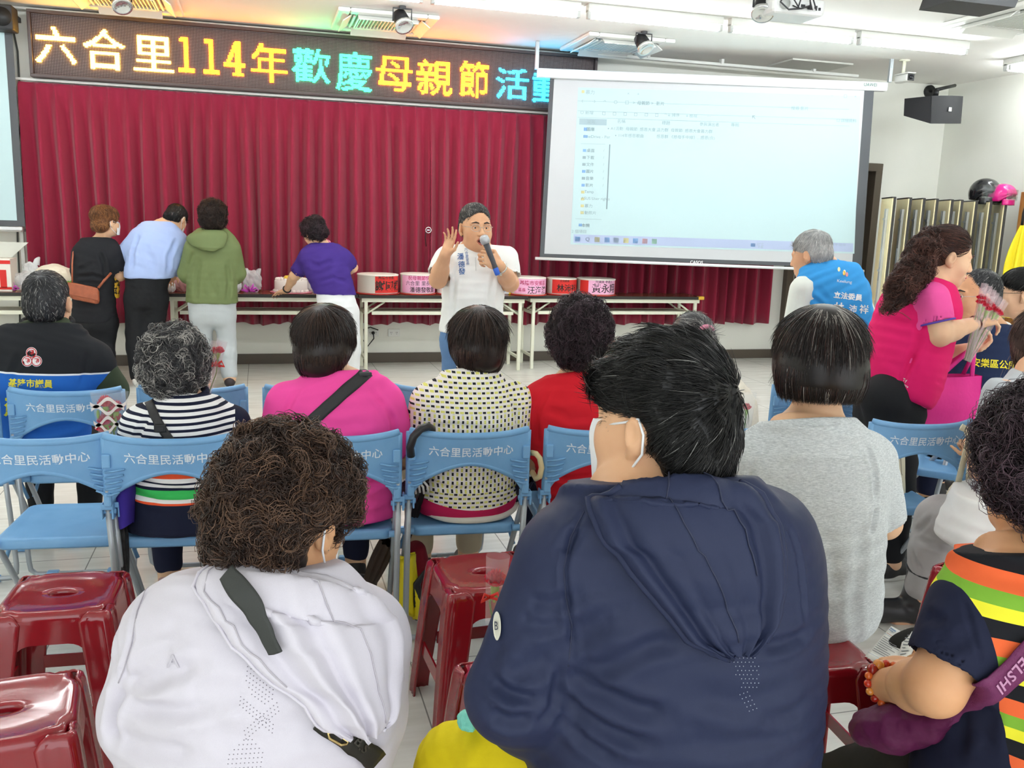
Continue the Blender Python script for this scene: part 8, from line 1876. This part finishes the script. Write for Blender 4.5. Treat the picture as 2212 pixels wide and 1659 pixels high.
# yellow bag and dark red backpack
Yr = 3.12; P_ = lambda x, y, d=0: W(x, y, y=Yr+d)
t = thing('backpack', 'dark red backpack with black straps on the floor left of the empty middle stool', 'backpack', P_(912, 1340)*[1, 1, 0])
M_bp = cloth('backpack_red', '#8a1c2c', rough=.7); S_ = Sdf(); S_.seg(P_(915, 1325, .1), P_(898, 1190, .1), (.07, .06), (.04, .045), (1, 0, 0), .03); S_.ell(P_(924, 1290, .03), (.05, .05, .09), None, .03); S_.cut((0, 0, .006), (0, 0, -1)); V, Q = S_.mesh(.007, 2); put('bag_body', V, Q, M_bp, t)
b = MB(); b.tube([P_(938, 1262, -.05), P_(915, 1240, -.06), P_(900, 1262, -.05), P_(902, 1300, -.05), P_(906, 1338, -.04)], .016, 8, flat=.4); b.build('strap', M_ubk, t, world=True)
t = thing('yellow_bag', 'bright yellow folded bag hanging from the leg side of the dotted blouse chair', 'bag', P_(880, 1330))
b = MB(); b.grid(lambda u, v: P_(863+ (34+12*v)*u+6*v*v, 1200+(110+38*u)*v+8*math.sin(5*u), -.03+.02*math.sin(9*u+3*v)), 14, 14); o = b.build('bag_body', M_yel, t, world=True); o.modifiers.new('th', 'SOLIDIFY').thickness = .018
t = thing('shoulder_bag', 'black bag with white drawstrings squeezed between the magenta and dotted chairs', 'bag', W(882, 1060, y=2.98))
b = MB(); crumple(b, W(884, 1064, y=3.0), (.035, .05, .05), 21, .15, 12); b.build('bag_body', M_ubk, t, world=True)
b = MB()
for k in range(5): q = W(868+9*k, 1040+3*(k % 2), y=2.93); b.tube([q, q+V3((.01, -.01, .01)), q+V3((.028, -.015, -.012)), q+V3((.034, 0, -.04))], .004, 6)
b.build('drawstring', mat('white_cotton', '#ecebe6', .8), t, world=True)
# totes
Yt = 3.05; P_ = lambda x, y, d=0: W(x, y, y=Yt+d)
M_pt = mat('pink_nonwoven', '#e3218e', .6, bump=.3, bscale=8, bdist=.02)
t = thing('tote_bag', 'bright pink fabric tote bag hanging from the hand of the person in the pink vest', 'bag', P_(2042, 915))
fr = quad_fn([P_(1966, 918), P_(2112, 918), P_(1996, 818), P_(2122, 812)])
b = MB(); b.grid(lambda u, v: fr(u, v, .02*math.sin(math.pi*u)*math.sin(math.pi*min(1, v*1.1))+.005*math.sin(12*u)*v), 18, 10); b.grid(lambda u, v: fr(u, v, -.05-.03*math.sin(math.pi*u)), 18, 6); b.grid(lambda u, v: fr(0, v, -.05+.05*u), 3, 6); b.grid(lambda u, v: fr(1, v, -.05+.05*u), 3, 6); b.grid(lambda u, v: fr(u, 0, -.05+.05*v), 8, 3); b.build('bag_body', M_pt, t, world=True)
for d in (0, -.05):
    b = MB(); b.tube([fr(.25, 1, d), P_(2090, 760, .02-d*.3), P_(2100, 746, .02), P_(2104, 762, .02-d*.3), fr(.82, 1, d)], .012, 6, flat=.25); b.build('handle', M_pt, t, world=True)
M_ct = mat('cream_canvas', '#ded8bd', .85, bump=.2, bscale=150)
t = thing('tote_bag', 'cream canvas tote bag standing on the seat of the chair at the right', 'bag', W(1950, 1080, y=2.98))
fr2 = quad_fn([W(1936, 1084, y=2.96), W(1966, 1075, y=3.1), W(1934, 985, y=2.94), W(1972, 975, y=3.1)])
b = MB(); b.grid(lambda u, v: fr2(u, v, .01*math.sin(3*u)), 6, 6); b.grid(lambda u, v: fr2(u, v, -.07), 6, 6); b.grid(lambda u, v: fr2(1, v, -.07+.07*u), 3, 6); b.grid(lambda u, v: fr2(0, v, -.07+.07*u), 3, 6); b.grid(lambda u, v: fr2(u, 0, -.07+.07*v), 3, 3); b.build('bag_body', M_ct, t, world=True)
b = MB(); b.tube([fr2(.2, .98, .004), fr2(.25, .6, .004), fr2(.3, .55, .004)], .004, 5); b.tube([fr2(.3, .30+.16*math.cos(0), .004)]+[fr2(.5+.32*math.cos(a), .30+.16*math.sin(a), .006) for a in [k*math.pi/8 for k in range(17)]], .0018, 5); b.build('line_print', mat('print_line', '#8f8a78', .7), t, world=True)
t = thing('canvas_bag', 'cream canvas shoulder bag beside the pale grey trousers at the right', 'bag', W(2075, 1075, y=2.62))
b = MB(); crumple(b, W(2080, 1072, y=2.66), (.055, .06, .055), 33, .15, 14); b.build('bag_body', M_ct, t, world=True)
b = MB(); b.tube([W(2066, 1058, y=2.6), W(2080, 1000, y=2.58), W(2094, 945, y=2.56), W(2088, 928, y=2.56), W(2076, 922, y=2.56)], .014, 6, flat=.3); b.tube([W(2090, 1058, y=2.66), W(2096, 1000, y=2.64)], .014, 6, flat=.3); b.build('strap', M_ct, t, world=True)
p = W(1006, 1558, y=1.5); b = MB(); crumple(b, p, (.018, .03, .014), 35, .2, 8); tag(b.build('mint_cloth', mat('mint_cloth', '#7fd8c4', .7)), 'small mint green cloth on the yellow trousers', 'cloth')
